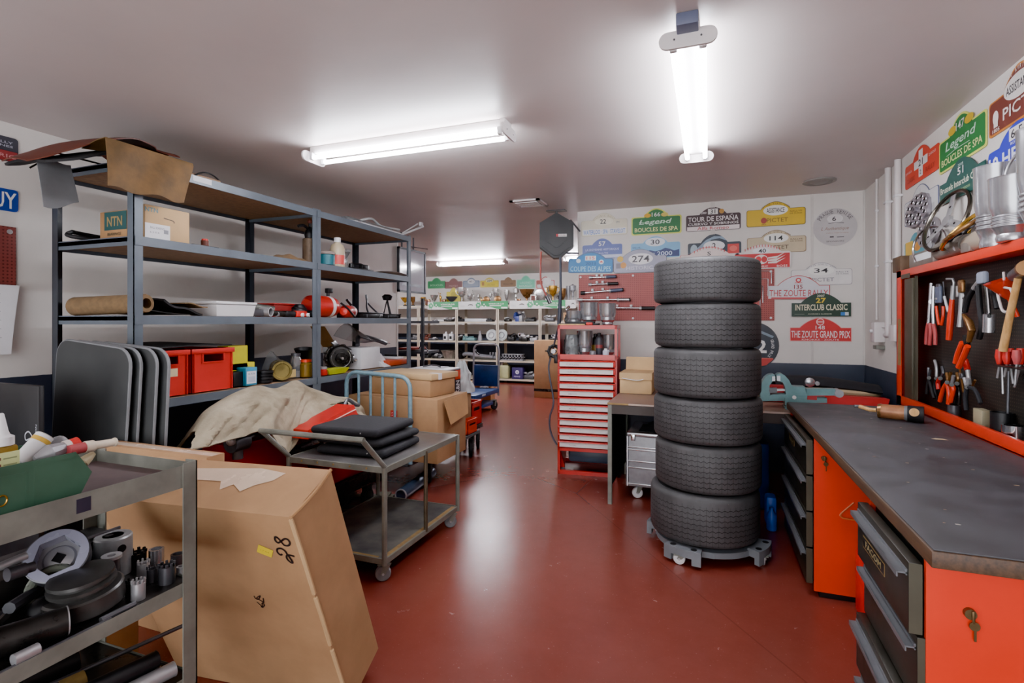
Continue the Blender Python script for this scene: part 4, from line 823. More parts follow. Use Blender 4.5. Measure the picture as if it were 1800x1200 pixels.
for i, (px, h, lab) in enumerate(((673, .15, 'tilted white envelope leaning by the white carton'), (676, .06, 'white paper bag at the shelf edge by the orange tray'))):
    c = Px(px, 630, -2.97 - .08 * (1 - i)); b = M(K['paper']); b.hexa([(c.x - .05, c.y - .05, Z4 + e), (c.x + .03, c.y - .05, Z4 + e), (c.x + .03, c.y + .07, Z4 + e), (c.x - .05, c.y + .07, Z4 + e), (c.x - .04, c.y - .07, Z4 + h), (c.x - .02, c.y - .07, Z4 + h), (c.x - .02, c.y + .0, Z4 + h * .8), (c.x - .04, c.y + .0, Z4 + h * .8)])
    one(b, 'paper_packet', lab, 'packet')
ya, yb = Px(683, 632, -2.98).y, Px(716, 630, -2.98).y
t = T('parts_tray', 'orange red tray of papers at the end of the fourth shelf', 'tray', (-3.15, (ya + yb) / 2, Z4))
part(M(C('#b8431f')).box((-3.3, ya, Z4 + e), (-2.97, yb - .02, Z4 + .055), 0, .005), 'tray_body', t)
one(M(K['paper']).box((-3.25, ya + .2, Z4 + .057), (-3.0, yb - .04, Z4 + .075), 0, .002, None).box((-3.2, ya + .25, Z4 + .08), (-3.05, yb - .08, Z4 + .10), 'blk', .004), 'catalogue_stack', 'white catalogues lying in the orange red tray', 'catalogue')
# big dark case on the bottom shelf, in the shadow
one(M(K['navy']).box((-3.5, 2.1, .132), (-2.98, 3.1, .5), 0, .01), 'navy_case', 'dark navy case on the shadowed bottom shelf', 'case')
# --- leaning padded boards at the end of the shelving
for i in range(4):
    y = 1.77 + i * .035; x0 = -3.33 + i * .035 + (.05 if i == 3 else .04 if i == 2 else 0); H = 1.27 - .004 * i
    t = T('padded_board', ['frontmost dark grey padded board with scuffed face', 'second dark grey padded board of the leaning set', 'third dark grey padded board of the leaning set', 'rearmost dark padded board touching the shelving post'][i], 'board', (x0 + .29, y, 0), 'padded boards leaning on the shelving')
    X = TR(x0 + .25, y, .0, 0, -.0) @ Matrix.Rotation(.09 - i * .008, 4, 'Y') @ Matrix.Rotation(PI / 2, 4, 'X')
    pts = rrect(.57, H, .085, 6, 0, H / 2 + .02)
    m_ = mat('scuffed_grey_board', '#2c2e2f', .6, col2='#3a3c3c', sc=4, bump=.05)
    b = M(m_); b.X = X; b.prism(pts, -.008, .008); part(b, 'panel', t)
    b = M(K['gun']); b.X = X; b.tube([(p[0], p[1], .0) for p in pts], .0085, 6, m='grey', closed=True); part(b, 'metal_rim', t)
# black box with a white emblem
t = T('black_carton', 'big black box with small white swirl emblem behind the green bin', 'box', (-3.15, 1.55, 0))
b = M(K['blk']); b.box((-3.46, 1.45, 0), (-2.81, 1.475, 1.115), 0, .006); b.X = Matrix(((1, 0, 0, -2.87), (0, 0, -1, 1.4494), (0, 1, 0, 0), (0, 0, 0, 1)))
pts = [(.0, .875), (-.03, .865), (-.035, .89), (-.01, .905), (.015, .885), (.01, .86), (-.02, .85)]
b.add([(x, y, .0004) for x, y in stroke([tuple(p[:2]) for p in smooth([(q[0], q[1], 0) for q in pts])], .003)], [(2 * i, 2 * i + 1, 2 * i + 3, 2 * i + 2) for i in range(24)], '#b9bcc4')
b.text('CARBON', .045, .89, .1, .011, .0004, '#b9bcc4', rot=PI / 2); part(b, 'box_body', t)
# ------------------------------------------------------------------ big leaning carton (fitted to its corners) and the one behind it
al, yw, Lb, Hb, Wb = .3875, .111, .2276, .873, .76
B0 = Vector((-1.2203, 1.5742, .002)); E3 = Vector((math.cos(yw), math.sin(yw), 0)); NN = Vector((-math.sin(yw), math.cos(yw), 0)); UP = Vector((0, 0, 1))
E1 = NN * math.cos(al) + UP * math.sin(al); E2 = UP * math.cos(al) - NN * math.sin(al)
t = T('cardboard_box', 'big open cardboard box marked 28 leaning toward the oily steel trolley', 'box', B0 - E3 * .38)
pts = [B0 - E3 * Wb, B0, B0 + E1 * Lb, B0 + E1 * Lb - E3 * Wb]
b = M(K['card']); b.hexa(pts + [p + E2 * Hb for p in pts])
# worn ridge where two flaps meet along the front right edge
for a0, a1 in ((.0, .34), (.37, .62), (.64, .99)):
    q0 = B0 + E2 * (Hb * a0); q1 = B0 + E2 * (Hb * a1); b.tube(smooth([q0, q0.lerp(q1, .5) + E3 * .004 - E1 * .003, q1]), .007, 6, 'cardp')
part(b, 'box_body', t)
FX = frame(B0 + E2 * Hb - E1 * .0012, E3, -E2 * -1)      # front face, origin at the top right corner
b = M(K['blk']); b.X = FX
def nib(pts, wd=.0035, z=.0006):
    s = [tuple(p[:2]) for p in smooth([(a, c, 0) for a, c in pts], 5)]
    b.add([(x, y, z) for x, y in stroke(s, wd)], [(2 * i, 2 * i + 1, 2 * i + 3, 2 * i + 2) for i in range(len(s) - 1)], C('#2a2220'))
def fpt(px, py):                 # where a sight line meets the front face
    r = Vector(ray(px, py)); o = Vector((0, 0, EYE)); n = E1; q = B0 + E2 * Hb - o; d = q.dot(n) / r.dot(n); p = o + r * d - (B0 + E2 * Hb); return (p.dot(E3), p.dot(E2))
nib([fpt(*p) for p in ((484, 942), (484, 948), (489, 953), (495, 950), (501, 946), (507, 948), (510, 954), (507, 958), (500, 957), (494, 950), (488, 944), (484, 942))])
nib([fpt(*p) for p in ((497, 973), (493, 974), (488, 969), (488, 964), (494, 963), (501, 967), (506, 974), (512, 982), (515, 988), (511, 987), (505, 981), (505, 975), (511, 975), (518, 977))])
part(b, 'handwriting', t, 'large handwritten black numerals 28'); b = M(K['blk']); b.X = FX
nib([fpt(*p) for p in ((447, 1046), (450, 1051), (455, 1052), (458, 1046), (452, 1050), (460, 1055), (464, 1058), (463, 1050))], .002)
nib([fpt(*p) for p in ((452, 1057), (458, 1062), (463, 1067), (461, 1059), (466, 1063), (459, 1066))], .002)
part(b, 'scribble', t, 'small handwritten black scribble')
q = [fpt(*p) for p in ((455, 956), (481, 967), (478, 979), (452, 969))]
b = M(C('#e3c92b')); b.X = FX; b.add([(x, y, .0008) for x, y in q], [(0, 1, 2, 3)]); b.text('17.04', sum(p[0] for p in q) / 4, sum(p[1] for p in q) / 4, .03, .007, .0011, '#b9a020', rot=-.3); part(b, 'yellow_label', t)
TX = frame(B0 + E2 * Hb + E2 * .001, E3, E1)
b = M(K['tape']); b.X = TX; b.flat([(-.02 - Wb + .1, .16), (-.26, .205), (-.15, .19), (-.17, .15), (-.22, .12), (-.25, .085), (-.3, .115), (-.33, .085), (-.36, .125), (-.5, .12), (-Wb + .05, .11)], .0008); part(b, 'packing_tape', t)
part(M(K['cardd']).tube(smooth([B0 + E2 * Hb + E1 * .0 + E3 * .002, B0 + E2 * (Hb - .004) + E1 * Lb * .5 + E3 * .007, B0 + E2 * Hb + E1 * Lb]), .006, 6), 'torn_flap', t)
t = T('cardboard_box', 'flat cardboard box standing behind the one marked 28', 'box', (-2.4, 1.71, 0))
part(M(K['card']).box((-2.79, 1.655, 0), (-2.03, 1.745, .815), 0, .003), 'box_body', t)
part(M(K['tape']).box((-2.79, 1.68, .8152), (-2.03, 1.72, .8158)), 'tape_strip', t)
t = T('cardboard_box', 'brown cardboard box on the floor seen under the trolley shelf', 'box', (-2.15, 1.45, 0))
part(M(K['cardd']).box((-2.32, 1.2, 0), (-2.08, 1.40, .5), 0, .003, Matrix.Identity(4)), 'box_body', t)
one(M(K['cardd']).hexa([(-2.07, 1.22, .003), (-1.95, 1.16, .003), (-1.95, 1.165, .006), (-2.07, 1.225, .006), (-2.075, 1.22, .3), (-2.02, 1.16, .34), (-2.02, 1.165, .34), (-2.075, 1.225, .3)]), 'cardboard_flap', 'loose cardboard flap propped by the floor box under the trolley', 'cardboard')
# ------------------------------------------------------------------ oily steel trolley
TX0, TX1, TY0, TY1 = -1.80, -1.368, -.05, 1.085
ZT, ZM, ZL = 1.0, .672, .405
tr = T('tool_trolley', 'worn grey angle iron trolley with three shelves full of metal parts', 'trolley', (-1.58, .62, 0))
for x, y, sx, sy in ((TX1, TY1, -1, -1), (TX0, TY1, 1, -1), (TX1, TY0, -1, 1), (TX0, TY0, 1, 1)):
    b = M(K['steel']); b.box((x, y, .07), (x + sx * .004, y + sy * .042, ZT + .006)); b.box((x, y, .07), (x + sx * .042, y + sy * .004, ZT + .006)); part(b, 'post', tr)
for z, h in ((ZT, .062), (ZM, .038), (ZL, .038)):
    b = M(K['mud2'] if z == ZT else K['steeld']); zf = z - (.035 if z == ZT else .006); b.box((TX0 + .005, TY0 + .005, zf - .004), (TX1 - .005, TY1 - .005, zf)); s = part(b, 'shelf_tray', tr)
    b = M(K['steel']); b.box((TX1 - .006, TY0 + .004, z - h), (TX1 - .0045, TY1 - .004, z)); b.box((TX0 + .0045, TY0 + .004, z - h), (TX0 + .006, TY1 - .004, z))
    b.box((TX0 + .004, TY1 - .006, z - h), (TX1 - .004, TY1 - .0045, z)); b.box((TX0 + .004, TY0 + .0045, z - h), (TX1 - .004, TY0 + .006, z)); part(b, 'rim', s)
for x in (TX0 + .05, TX1 - .05):
    for y in (TY0 + .05, TY1 - .05):
        w_ = M(K['rub']).cyl((x - .015, y, .045), (x + .015, y, .045), .044, n=18); w_.box((x - .02, y - .02, .06), (x + .02, y + .02, .085), 'steel'); part(w_, 'caster', tr)
q0, q1 = Px(150, 878, TX1), Px(165, 884, TX1)
part(M(C('#2f2e3c')).box((TX1 - .0044, q0.y - .016, ZT - .045), (TX1 - .0035, q0.y + .014, ZT - .012)), 'tape_patch', tr, 'small dark tape patch on the top rail')
zf = ZT - .0345
# green stacking bin
bx = -1.40
def bp(px, py): p = Px(px, py, bx); return p
A, Bq, Cq = bp(133, 794), bp(161, 829), bp(130, 866)
t = T('stacking_bin', 'green metal stacking bin full of bottles and tubes on the trolley top', 'bin', (-1.5, .55, zf))
y0 = .30; y1 = A.y; y2 = Bq.y; y3 = Cq.y; zt = A.z; zm = Bq.z
b = M(K['green'])
side = [(y0, zf + .001), (y3, zf + .001), (y2, zm), (y1, zt), (y0, zt)]
for x in (bx, bx - .20): b.prism(side, -.0015, .0015, 0, Matrix(((0, 0, 1, x), (1, 0, 0, 0), (0, 1, 0, 0), (0, 0, 0, 1))))
b.box((bx - .20, y0, zf + .001), (bx, y3, zf + .003)); b.box((bx - .20, y0, zf), (bx, y0 + .003, zt)); b.hexa([(bx - .2, y3 - .003, zf), (bx, y3 - .003, zf), (bx, y3, zf), (bx - .2, y3, zf), (bx - .2, y2 - .004, zm), (bx, y2 - .004, zm), (bx, y2, zm), (bx - .2, y2, zm)])
b.box((bx, y0, zt - .012), (bx + .003, y1 - .002, zt)); b.box((bx, y1 - .082, zf + .012), (bx + .002, y1 - .078, zt - .014)); b.box((bx, y1 - .098, zf + .012), (bx + .002, y1 - .094, zt - .02)); b.box((bx, y0, zt - .024), (bx + .0018, y1 - .094, zt - .021))
part(b, 'bin_body', t)
part(M(K['gold']).ring((bx + .004, bp(1, 880).y, bp(1, 880).z), (1, .3, 0), .011, .0018, 18, 6), 'pull_ring', t)
c = bp(25, 780) + Vector((-.05, 0, 0)); zb = zf + .005
t = T('oil_bottle', 'small bottle of yellow liquid with white nozzle in the green bin', 'bottle', (c.x, c.y, zb))
zc = Px(25, 775, c.x).z
b = M(K['amber']).box((c.x - .018, c.y - .026, zb), (c.x + .018, c.y + .026, zc - .004), 0, .008); b.box((c.x + .0182, c.y - .025, zc - .075), (c.x + .0188, c.y + .025, zc - .018), '#c9cf92', 0)
for i in range(3): b.box((c.x + .0189, c.y - .02, zc - .034 - i * .014), (c.x + .0192, c.y - .008, zc - .028 - i * .014), '#7d4436'); b.box((c.x + .0189, c.y - .004, zc - .033 - i * .014), (c.x + .0192, c.y + .02, zc - .03 - i * .014), '#8f9568')
part(b, 'bottle_body', t)
b = M(K['white']).lathe([(.0, 0), (.023, 0), (.023, .018), (.016, .022), (.013, .03), (.006, .068), (.004, .07), (0, .07)], Matrix.Translation((c.x, c.y, zc - .004)), 18); part(b, 'nozzle', t)
c = bp(66, 775) + Vector((-.1, .0, 0)); b = M(K['white']); a0 = Px(55, 792, c.x); a1 = Px(79, 766, c.x); b.cyl(a0 - (a1 - a0) * .8, a1, .02, n=16); b.cyl(a0.lerp(a1, .55), a0.lerp(a1, .8), .0205, n=16, m='#c9a23c'); b.cyl(a1, a1 + (a1 - a0) * .05, .018, n=16, m='#b9b5ac')
one(b, 'sealant_tube', 'white tube with gold band tilted in the green bin', 'tube')
b = M(K['aluw']); a0 = Px(60, 806, bx - .07); a1 = Px(113, 787, bx - .07)
b.tube([a0, a0.lerp(a1, .5), a1], .02, 10, taper=[.006, .022, .015]); d = (a1 - a0).normalized(); b.cyl(a1, a1 + d * .012, .017, n=12, m='#d9cfc8'); b.cyl(a1 + d * .012, a1 + d * .03, .016, n=14, m='redp')
one(b, 'grease_tube', 'crumpled silver tube with red cap in the green bin', 'tube')
b = M(C('#a8454a')); a0 = Px(120, 792, bx - .05); a1 = Px(148, 786, bx - .05); a2 = Px(200, 777, bx - .05); d = (a2 - a1).normalized()
b.cyl(a0, a1, .013, n=14); b.cyl(a1, a1 + d * .02, .0145, n=14, m='#d8cbb6'); b.cyl(a1 + d * .02, a2, .0105, .0095, n=14, m='#e3d6c0'); b.cyl(a2, a2 + d * .004, .0115, n=14, m='#d9cdb8')
one(b, 'grease_syringe', 'red syringe with cream nozzle poking out of the green bin', 'syringe')
b = M(C('#d8cba4')); a1 = Px(146, 812, bx - .07); a2 = Px(165, 796, bx - .07); b.tube([a1, a1.lerp(a2, .5), a2], .011, 10, taper=[.014, .011, .006]); b.tube([a1 - Vector((0, .05, .02)), a1], .012, 8)
one(b, 'cream_nozzle', 'second cream nozzle at the open front of the green bin', 'nozzle')
b = M(K['grey']); a0 = Px(80, 790, bx - .12); a1 = Px(104, 778, bx - .12); b.cyl(a0, a1, .018, n=14); b.sph(a1, .018, n=12)
one(b, 'grey_tube', 'grey capped tube lying behind the silver tube', 'tube')
# ---- middle shelf
zf = ZM - .0055
def face_at(px, py, Y): return Py(px, py, Y)
c = Px(100, 975, -1.57)
t = T('hub_socket', 'huge hexagonal hub nut socket showing its bright rim', 'socket', (c.x, c.y, zf))
ax = Vector((.62, -.5, .6)).normalized(); X = axis_frame(c - ax * .06, c)
b = M(K['gun']).lathe([(0, 0), (.05, .0), (.066, .01), (.068, .058), (.065, .06), (.059, .06), (.059, .019), (0, .019)], X, 34)
hexp = [(.05 * math.cos(PI / 3 * i + .3), .05 * math.sin(PI / 3 * i + .3)) for i in range(6)]
vs = []; fs = []
for i in range(72):
    a = .3 + 2 * PI * i / 72; q = (a - .3) % (PI / 3) - PI / 6; rr = .05 * math.cos(PI / 6) / math.cos(q)
    vs += [(.065 * math.cos(a), .065 * math.sin(a), .0602), (rr * math.cos(a), rr * math.sin(a), .0602), (rr * math.cos(a), rr * math.sin(a), .02)]
for i in range(72):
    j = (i + 1) % 72; fs += [(3 * i, 3 * j, 3 * j + 1, 3 * i + 1), (3 * i + 1, 3 * j + 1, 3 * j + 2, 3 * i + 2)]
b.add(vs, fs, C('#9c9cae', .28), X); part(b, 'socket_body', t)
b = M(K['bright']).lathe([(.049, .0195), (.036, .02), (.031, .028), (.02, .032), (0, .034)], X, 26); b.X = X; b.box((-.011, -.011, .030), (.011, .011, .0352), 'blk'); part(b, 'drive_boss', t)
c = Pz(199, 1003, zf); c = Vector((-1.62, 1.0, zf))
p = Px(199, 965, -1.63); yc = p.y; h = Px(199, 940, -1.63).z - zf; rr = .047
t = T('steel_sleeve', 'tall steel sleeve with two round holes next to the hub socket', 'sleeve', (-1.63, yc, zf))
b = M(mat('turned_steel', '#98999a', .33, .45, .12, 20)); b.lathe([(rr * .55, h), (rr - .003, h), (rr, h - .004), (rr, .0), (0, 0)], Matrix.Translation((-1.63, yc, zf)), 30); b.lathe([(rr * .55, h), (rr * .5, h - .06), (0, h - .06)], Matrix.Translation((-1.63, yc, zf)), 24); part(b, 'sleeve_body', t)
a = math.atan2(-.80, 1.6) + .15; b = M(K['blk']); n_ = Vector((math.cos(a + .2), math.sin(a + .2), 0)); q = Vector((-1.63, yc, zf + h - .03)) + n_ * (rr - .002); b.cyl(q, q + n_ * .0026, .011, n=16); part(b, 'bore', t); b = M(K['blk']); b.cyl(Vector((-1.64, yc - .005, zf + h - .014)), Vector((-1.64, yc - .005, zf + h + .0004)), .011, n=16); part(b, 'bore', t)
# pulley stack
pc = Px(150, 1060, -1.49)
t = T('pulley_stack', 'heavy grey stepped pulley at the front of the middle shelf', 'pulley', (-1.49, pc.y, zf))
X = Matrix.Translation((-1.49, pc.y, zf + .011)) @ Matrix.Rotation(.12, 4, 'X')
b = M(mat('cast_grey', '#4b4a48', .36, .4, .2, 14)).lathe([(0, 0), (.082, 0), (.085, .004), (.085, .042), (.08, .046), (.062, .046), (.062, .052), (.072, .056), (.072, .064), (.06, .067), (.06, .072), (.07, .076), (.069, .084), (.04, .088), (0, .088)], X, 36); part(b, 'pulley_body', t)
b = M(mat('glazed_ring', '#6f7468', .3, .1, .25, 12)); q = Px(100, 1030, -1.565); b.ring((q.x, q.y - .01, q.z), (.5, -.6, .5), .047, .0115, 30, 10)
one(b, 'rubber_ring', 'pale greenish ring propped against the stepped pulley', 'ring')
q = Px(196, 1003, -1.53); b = M(K['bright']).pipe((-1.53, q.y, zf + .088), (-1.53, q.y, zf + .096), .024, .014, 20); b.pipe((-1.53, q.y, zf), (-1.53, q.y, zf + .088), .02, .01, 16, 'gun')
one(b, 'flange_nut', 'round flanged nut standing between pulley and steel sleeve', 'nut')
def skt(px, py, x, r, h, label, m='gun', teeth=0, g='loose sockets on the middle shelf'):
    p = Px(px, py, x); y = p.y
    b = M(K[m]).lathe([(0, 0), (r, 0), (r, h), (r * .72, h), (r * .7, h * .5), (0, h * .5)], Matrix.Translation((x, y, zf)), 22)
    for i in range(teeth):
        a = 2 * PI * i / teeth; b.cb((x + r * .88 * math.cos(a), y + r * .88 * math.sin(a), zf + h + .004), (r * .28, r * .28, .009), 0, .001, None)
    return one(b, 'socket', label, 'socket', g)
skt(243, 1030, -1.415, .0165, .044, 'small castellated socket at the front edge of the middle shelf', 'bright', 9)
skt(293, 1010, -1.43, .0215, .047, 'wide castellated socket nearest the corner post', 'gun', 10)
skt(241, 990, -1.60, .024, .045, 'dark socket just behind the flanged nut', 'steeld', 8)
skt(252, 992, -1.52, .016, .042, 'narrow hollow socket in the middle of the cluster', 'bright', 7)
skt(275, 980, -1.56, .02, .05, 'bright capped socket at the back of the cluster', 'alu')
skt(268, 1005, -1.475, .014, .036, 'thin dark socket between the two castellated ones', 'gun', 6)
skt(312, 990, -1.50, .018, .035, 'low grey socket beside the wide castellated one', 'gun')
skt(318, 1000, -1.44, .012, .022, 'tiny socket tucked against the corner post', 'bright')
skt(232, 1015, -1.46, .015, .03, 'short dark socket behind the small castellated one', 'steeld', 6)
b = M(K['gun']); a0 = Px(200, 1064, -1.385); a1 = Px(236, 1052, -1.385); a0.z = a1.z = zf + .008; b.cyl(a0 - (a1 - a0) * .6, a1, .0075, n=10); b.sph(a1, .0075, n=10)
one(b, 'drift_pin', 'round ended steel pin on the front edge of the middle shelf', 'pin')
b = M(K['steeld']); p0 = Px(-30, 1060, -1.46); p1 = Px(118, 1083, -1.41); p0.z = zf + .034; p1.z = zf + .033; b.pipe(p0 - (p1 - p0) * .4, p1, .032, .003, 26); d = (p1 - p0).normalized(); b.pipe(p1 - d * .001, p1 + d * .0015, .0325, .0035, 26, 'bright')
one(b, 'steel_pipe', 'open ended dark steel pipe at the front of the middle shelf', 'pipe')
b = M(K['bright']); q = Px(48, 1124, -1.385); q.z = zf + .014; b.cyl(q + Vector((0, -.025, 0)), q + Vector((0, .02, 0)), .0125, n=18)
one(b, 'steel_roller', 'short bright steel roller beside the dark pipe', 'roller')
b = M(K['gun']); b.tube([(-1.378, .62, zf + .004), (-1.378, .86, zf + .004)], .0042, 8)
one(b, 'thin_rod', 'thin steel rod lying along the front rail of the middle shelf', 'rod')
b = M(K['bright']); p0 = Px(-10, 1000, -1.55); p1 = Px(46, 976, -1.55); b.cyl(p0 - (p1 - p0) * 2, p1, .0095, n=12)
one(b, 'extension_bar', 'bright extension bar pointing at the hub socket', 'extension bar')
b = M(K['gun']); p0 = Px(12, 1010, -1.53); p1 = Px(44, 1000, -1.53); b.cyl(p0, p1, .016, n=14); b.cyl(p1, p1.lerp(p0, -.5), .012, n=14)
one(b, 'hose_fitting', 'dark threaded fitting under the bright extension bar', 'fitting')
b = M(K['steeld']); p0 = Px(58, 930, -1.7); p1 = Px(165, 925, -1.74); b.box((-1.79, p0.y - .1, zf + .001), (-1.66, p1.y + .04, zf + .085), 0, .004); b.box((-1.78, p0.y - .05, zf + .085), (-1.65, p1.y + .02, zf + .105), 'blk', .004); b.tube([(-1.67, p0.y, zf + .112), (-1.67, p1.y + .03, zf + .112)], .005, 6, 'gun'); b.cb((-1.66, p1.y - .0, zf + .06), (.02, .035, .025), 'aluw', .003)
one(b, 'toolbox', 'long dark steel case at the back of the middle shelf', 'tool case')
b = M(K['steeld'])
for i in range(7):
    y = .42 + i * .075 + random.uniform(-.01, .01); b.tube([(-1.42 - random.uniform(0, .2), y - .05, zf + .022 + .018 * (i % 3)), (-1.58 - random.uniform(0, .1), y + .14, zf + .022 + .016 * (i % 2))], .010 + .004 * (i % 2), 8, 'gun' if i % 3 else 'steeld')
b.sph((-1.6, .62, zf + .04), .038, 'blk', 1.1, 1.4, 1, 12); b.sph((-1.53, .80, zf + .03), .028, 'blk', 1.2, 1.3, 1, 12)
o = one(b, 'metal_scraps', 'tangle of dark oily rods and fittings on the middle shelf', 'metal scraps'); o['kind'] = 'stuff'
# ---- lower shelf: shafts and tubes
zf = ZL - .0055
for i, (p0, p1, x, r, m, lab) in enumerate((((60, 1200), (150, 1150), -1.57, .027, 'steeld', 'brown oxidised shaft with a collar on the bottom shelf'), ((120, 1210), (215, 1152), -1.505, .017, 'steeld', 'long dark shaft between the brown shaft and the bright tube'), ((170, 1215), (258, 1153), -1.455, .018, 'gun', 'dark tapered shaft with ball end on the bottom shelf'), ((190, 1225), (305, 1176), -1.405, .02, 'bright', 'bright steel tube nearest the corner post on the bottom shelf'), ((210, 1190), (330, 1155), -1.52, .006, 'gun', 'thin rod lying across the bottom shelf'), ((200, 1205), (275, 1165), -1.44, .022, 'blk', 'fat black tube on the bottom shelf'))):
    a0, a1 = Px(*p0, x), Px(*p1, x); d = (a1 - a0); d.z = 0; a1 = Vector((a1.x, a1.y, zf + r + (.055 if i == 4 else .04 if i == 5 else .008))); a0 = Vector((a1.x - .10, a1.y - .42, a1.z)); 
    b = M(K[m]); b.cyl(a0, a1, r, n=16)
    dn = (a1 - a0).normalized()
    if i == 0: b.cyl(a1 - dn * .055, a1 - dn * .003, r * 1.12, n=16, m='tan')
    if i == 2: b.cyl(a1, a1 + dn * .02, r * .5, n=12); b.sph(a1 + dn * .025, r * .6, n=10)
    if i in (3, 5): b.pipe(a1, a1 + dn * .002, r * 1.02, r * .3, 16)
    one(b, 'steel_shaft', lab, 'shaft', 'shafts and tubes on the bottom shelf')
b = M(K['blk']); b.sph((-1.71, .74, zf + .065), .06, 0, 1, 1.6, 1, 14); b.cyl((-1.70, .83, zf + .05), (-1.68, .95, zf + .05), .045, n=18); b.ring((-1.68, .95, zf + .05), (.2, 1, 0), .036, .006, 20, 6, 'gun')
one(b, 'hub_casting', 'lumpy black casting at the back of the bottom shelf', 'casting')
# ------------------------------------------------------------------ two tier cart with seat pads
CX0, CX1, CY0, CY1, CZ = -2.27, -1.62, 2.38, 3.25, .622
ct = T('service_cart', 'two tier grey steel cart with sloping handle bar', 'cart', (-1.95, 2.82, 0))
b = M(mat('scuffed_steel_top', '#6c6a69', .38, .5, .2, 5, rv=.2)).box((CX0, CY0, CZ - .012), (CX1, CY1, CZ)); s = part(b, 'top_sheet', ct)
def aframe(z, h=.032, m='steel'):
    b = M(K[m]); q = .006
    b.box((CX0 - q, CY0 - q, z - h), (CX1 + q, CY0 + q, z)); b.box((CX0 - q, CY1 - q, z - h), (CX1 + q, CY1 + q, z)); b.box((CX0 - q, CY0, z - h), (CX0 + q, CY1, z)); b.box((CX1 - q, CY0, z - h), (CX1 + q, CY1, z)); return b
b = aframe(CZ + .002)
for i in range(5): b.cyl((CX0 + .1 + i * .11, CY0 - .007, CZ - .012), (CX0 + .1 + i * .11, CY0 - .01, CZ - .012), .006, n=8, m='tan')
part(b, 'angle_frame', s)
s = part(M(K['mud']).box((CX0, CY0, .118), (CX1, CY1, .13), 0), 'lower_deck', ct)
part(aframe(.133, .03), 'angle_frame', s)
b = M(K['tan']).box((CX1 - .035, CY0 + .03, .1305), (CX1 - .008, CY1 - .02, .1315)); b.box((CX0 + .02, CY0 + .008, .1305), (CX1 - .05, CY0 + .025, .1312)); part(b, 'worn_strip', s, 'worn yellow edge of the lower deck')
for x, y in ((CX0, CY0), (CX1, CY0), (CX0, CY1), (CX1, CY1)):
    part(M(K['steel']).tube([(x, y, .10), (x, y, CZ)], .0145, 10), 'leg', ct)
part(M(mat('rusty_steel', '#5f5646', .5, .5, .3, 12)).tube([(CX1, (CY0 + CY1) / 2, .12), (CX1, (CY0 + CY1) / 2, CZ - .01)], .013, 8), 'middle_leg', ct)
hy, hz = CY0 - .18, .806
b = M(K['steel']); b.tube([(CX1, CY0, CZ + .004), (CX1 - .01, hy, hz)], .0135, 10); b.tube([(CX0, CY0, CZ + .004), (CX0 - .02, hy, hz)], .0135, 10); b.tube([(CX0 - .03, hy, hz), (CX1 + .0, hy, hz)], .0145, 10); part(b, 'push_handle', ct)
def caster(x, y, r, parent, wm='grey', w=.03, ang=0., z1=None):
    z1 = z1 or r * 2 + .02; X = TR(x, y, 0, ang)
    b = M(K['steel']); b.X = X; b.box((-.03, -.03, z1 - .006), (.03, .03, z1)); 
    for s_ in (-1, 1): b.hexa([(-.012, s_ * (w / 2 + .003), r), (.012, s_ * (w / 2 + .003), r), (.012, s_ * (w / 2 + .006), r), (-.012, s_ * (w / 2 + .006), r), (-.0, s_ * (w / 2 + .003), z1), (.045, s_ * (w / 2 + .003), z1), (.045, s_ * (w / 2 + .006), z1), (0, s_ * (w / 2 + .006), z1)])
    c = part(b, 'caster', parent); g = M(K[wm]); g.X = X; g.lathe([(.006, -w / 2), (r * .4, -w / 2), (r * .5, -w / 2 - .002), (r * .9, -w / 2), (r, -w / 2 + .006), (r, w / 2 - .006), (r * .9, w / 2), (r * .5, w / 2 + .002), (r * .4, w / 2), (.006, w / 2)], Matrix.Translation((0, 0, r)) @ Matrix.Rotation(PI / 2, 4, 'X'), 22); g.cyl((0, -w / 2 - .007, r), (0, w / 2 + .007, r), .007, n=10, m='bright'); part(g, 'wheel', c)
for x, y in ((CX0 + .03, CY0 + .03), (CX1 - .03, CY0 + .03), (CX0 + .03, CY1 - .05), (CX1 - .03, CY1 - .05)): caster(x, y, .042, ct, 'grey', .028, .6, .1)
# pads: wedge shaped upholstered seats
for i, (dx, dy, rz, lab) in enumerate(((.02, -.02, .05, 'lowest of the three charcoal seat pads on the cart'), (.0, .0, -.02, 'middle charcoal seat pad on the cart'), (-.03, -.01, .04, 'topmost of the three charcoal seat pads on the cart'))):
    c = Vector((-1.97 + dx, 2.73 + dy, CZ + .003 + i * .0545)); b = M(K['foam']); X = TR(c.x, c.y, c.z, rz)
    b.box((-.235, -.215, .002), (.235, .215, .052), 0, .0235, X, 5)
    n0 = len(b.v)
    b.v = [tuple(Vector(v) + Vector((0, 0, .004 * math.sin(9 * v[0] + i * 2) * (1 if v[2] > c.z + .026 else 0) - .004 * (1 if v[2] > c.z + .026 else 0)))) for v in b.v]
    t = T('seat_pad', lab, 'seat pad', c, 'seat pads stacked on the cart'); part(b, 'cushion', t)
    b = M(K['bright']); b.X = X
    b.cyl((.12, -.2145, .027), (.12, -.218, .027), .004, n=8); part(b, 'snap_stud', t)
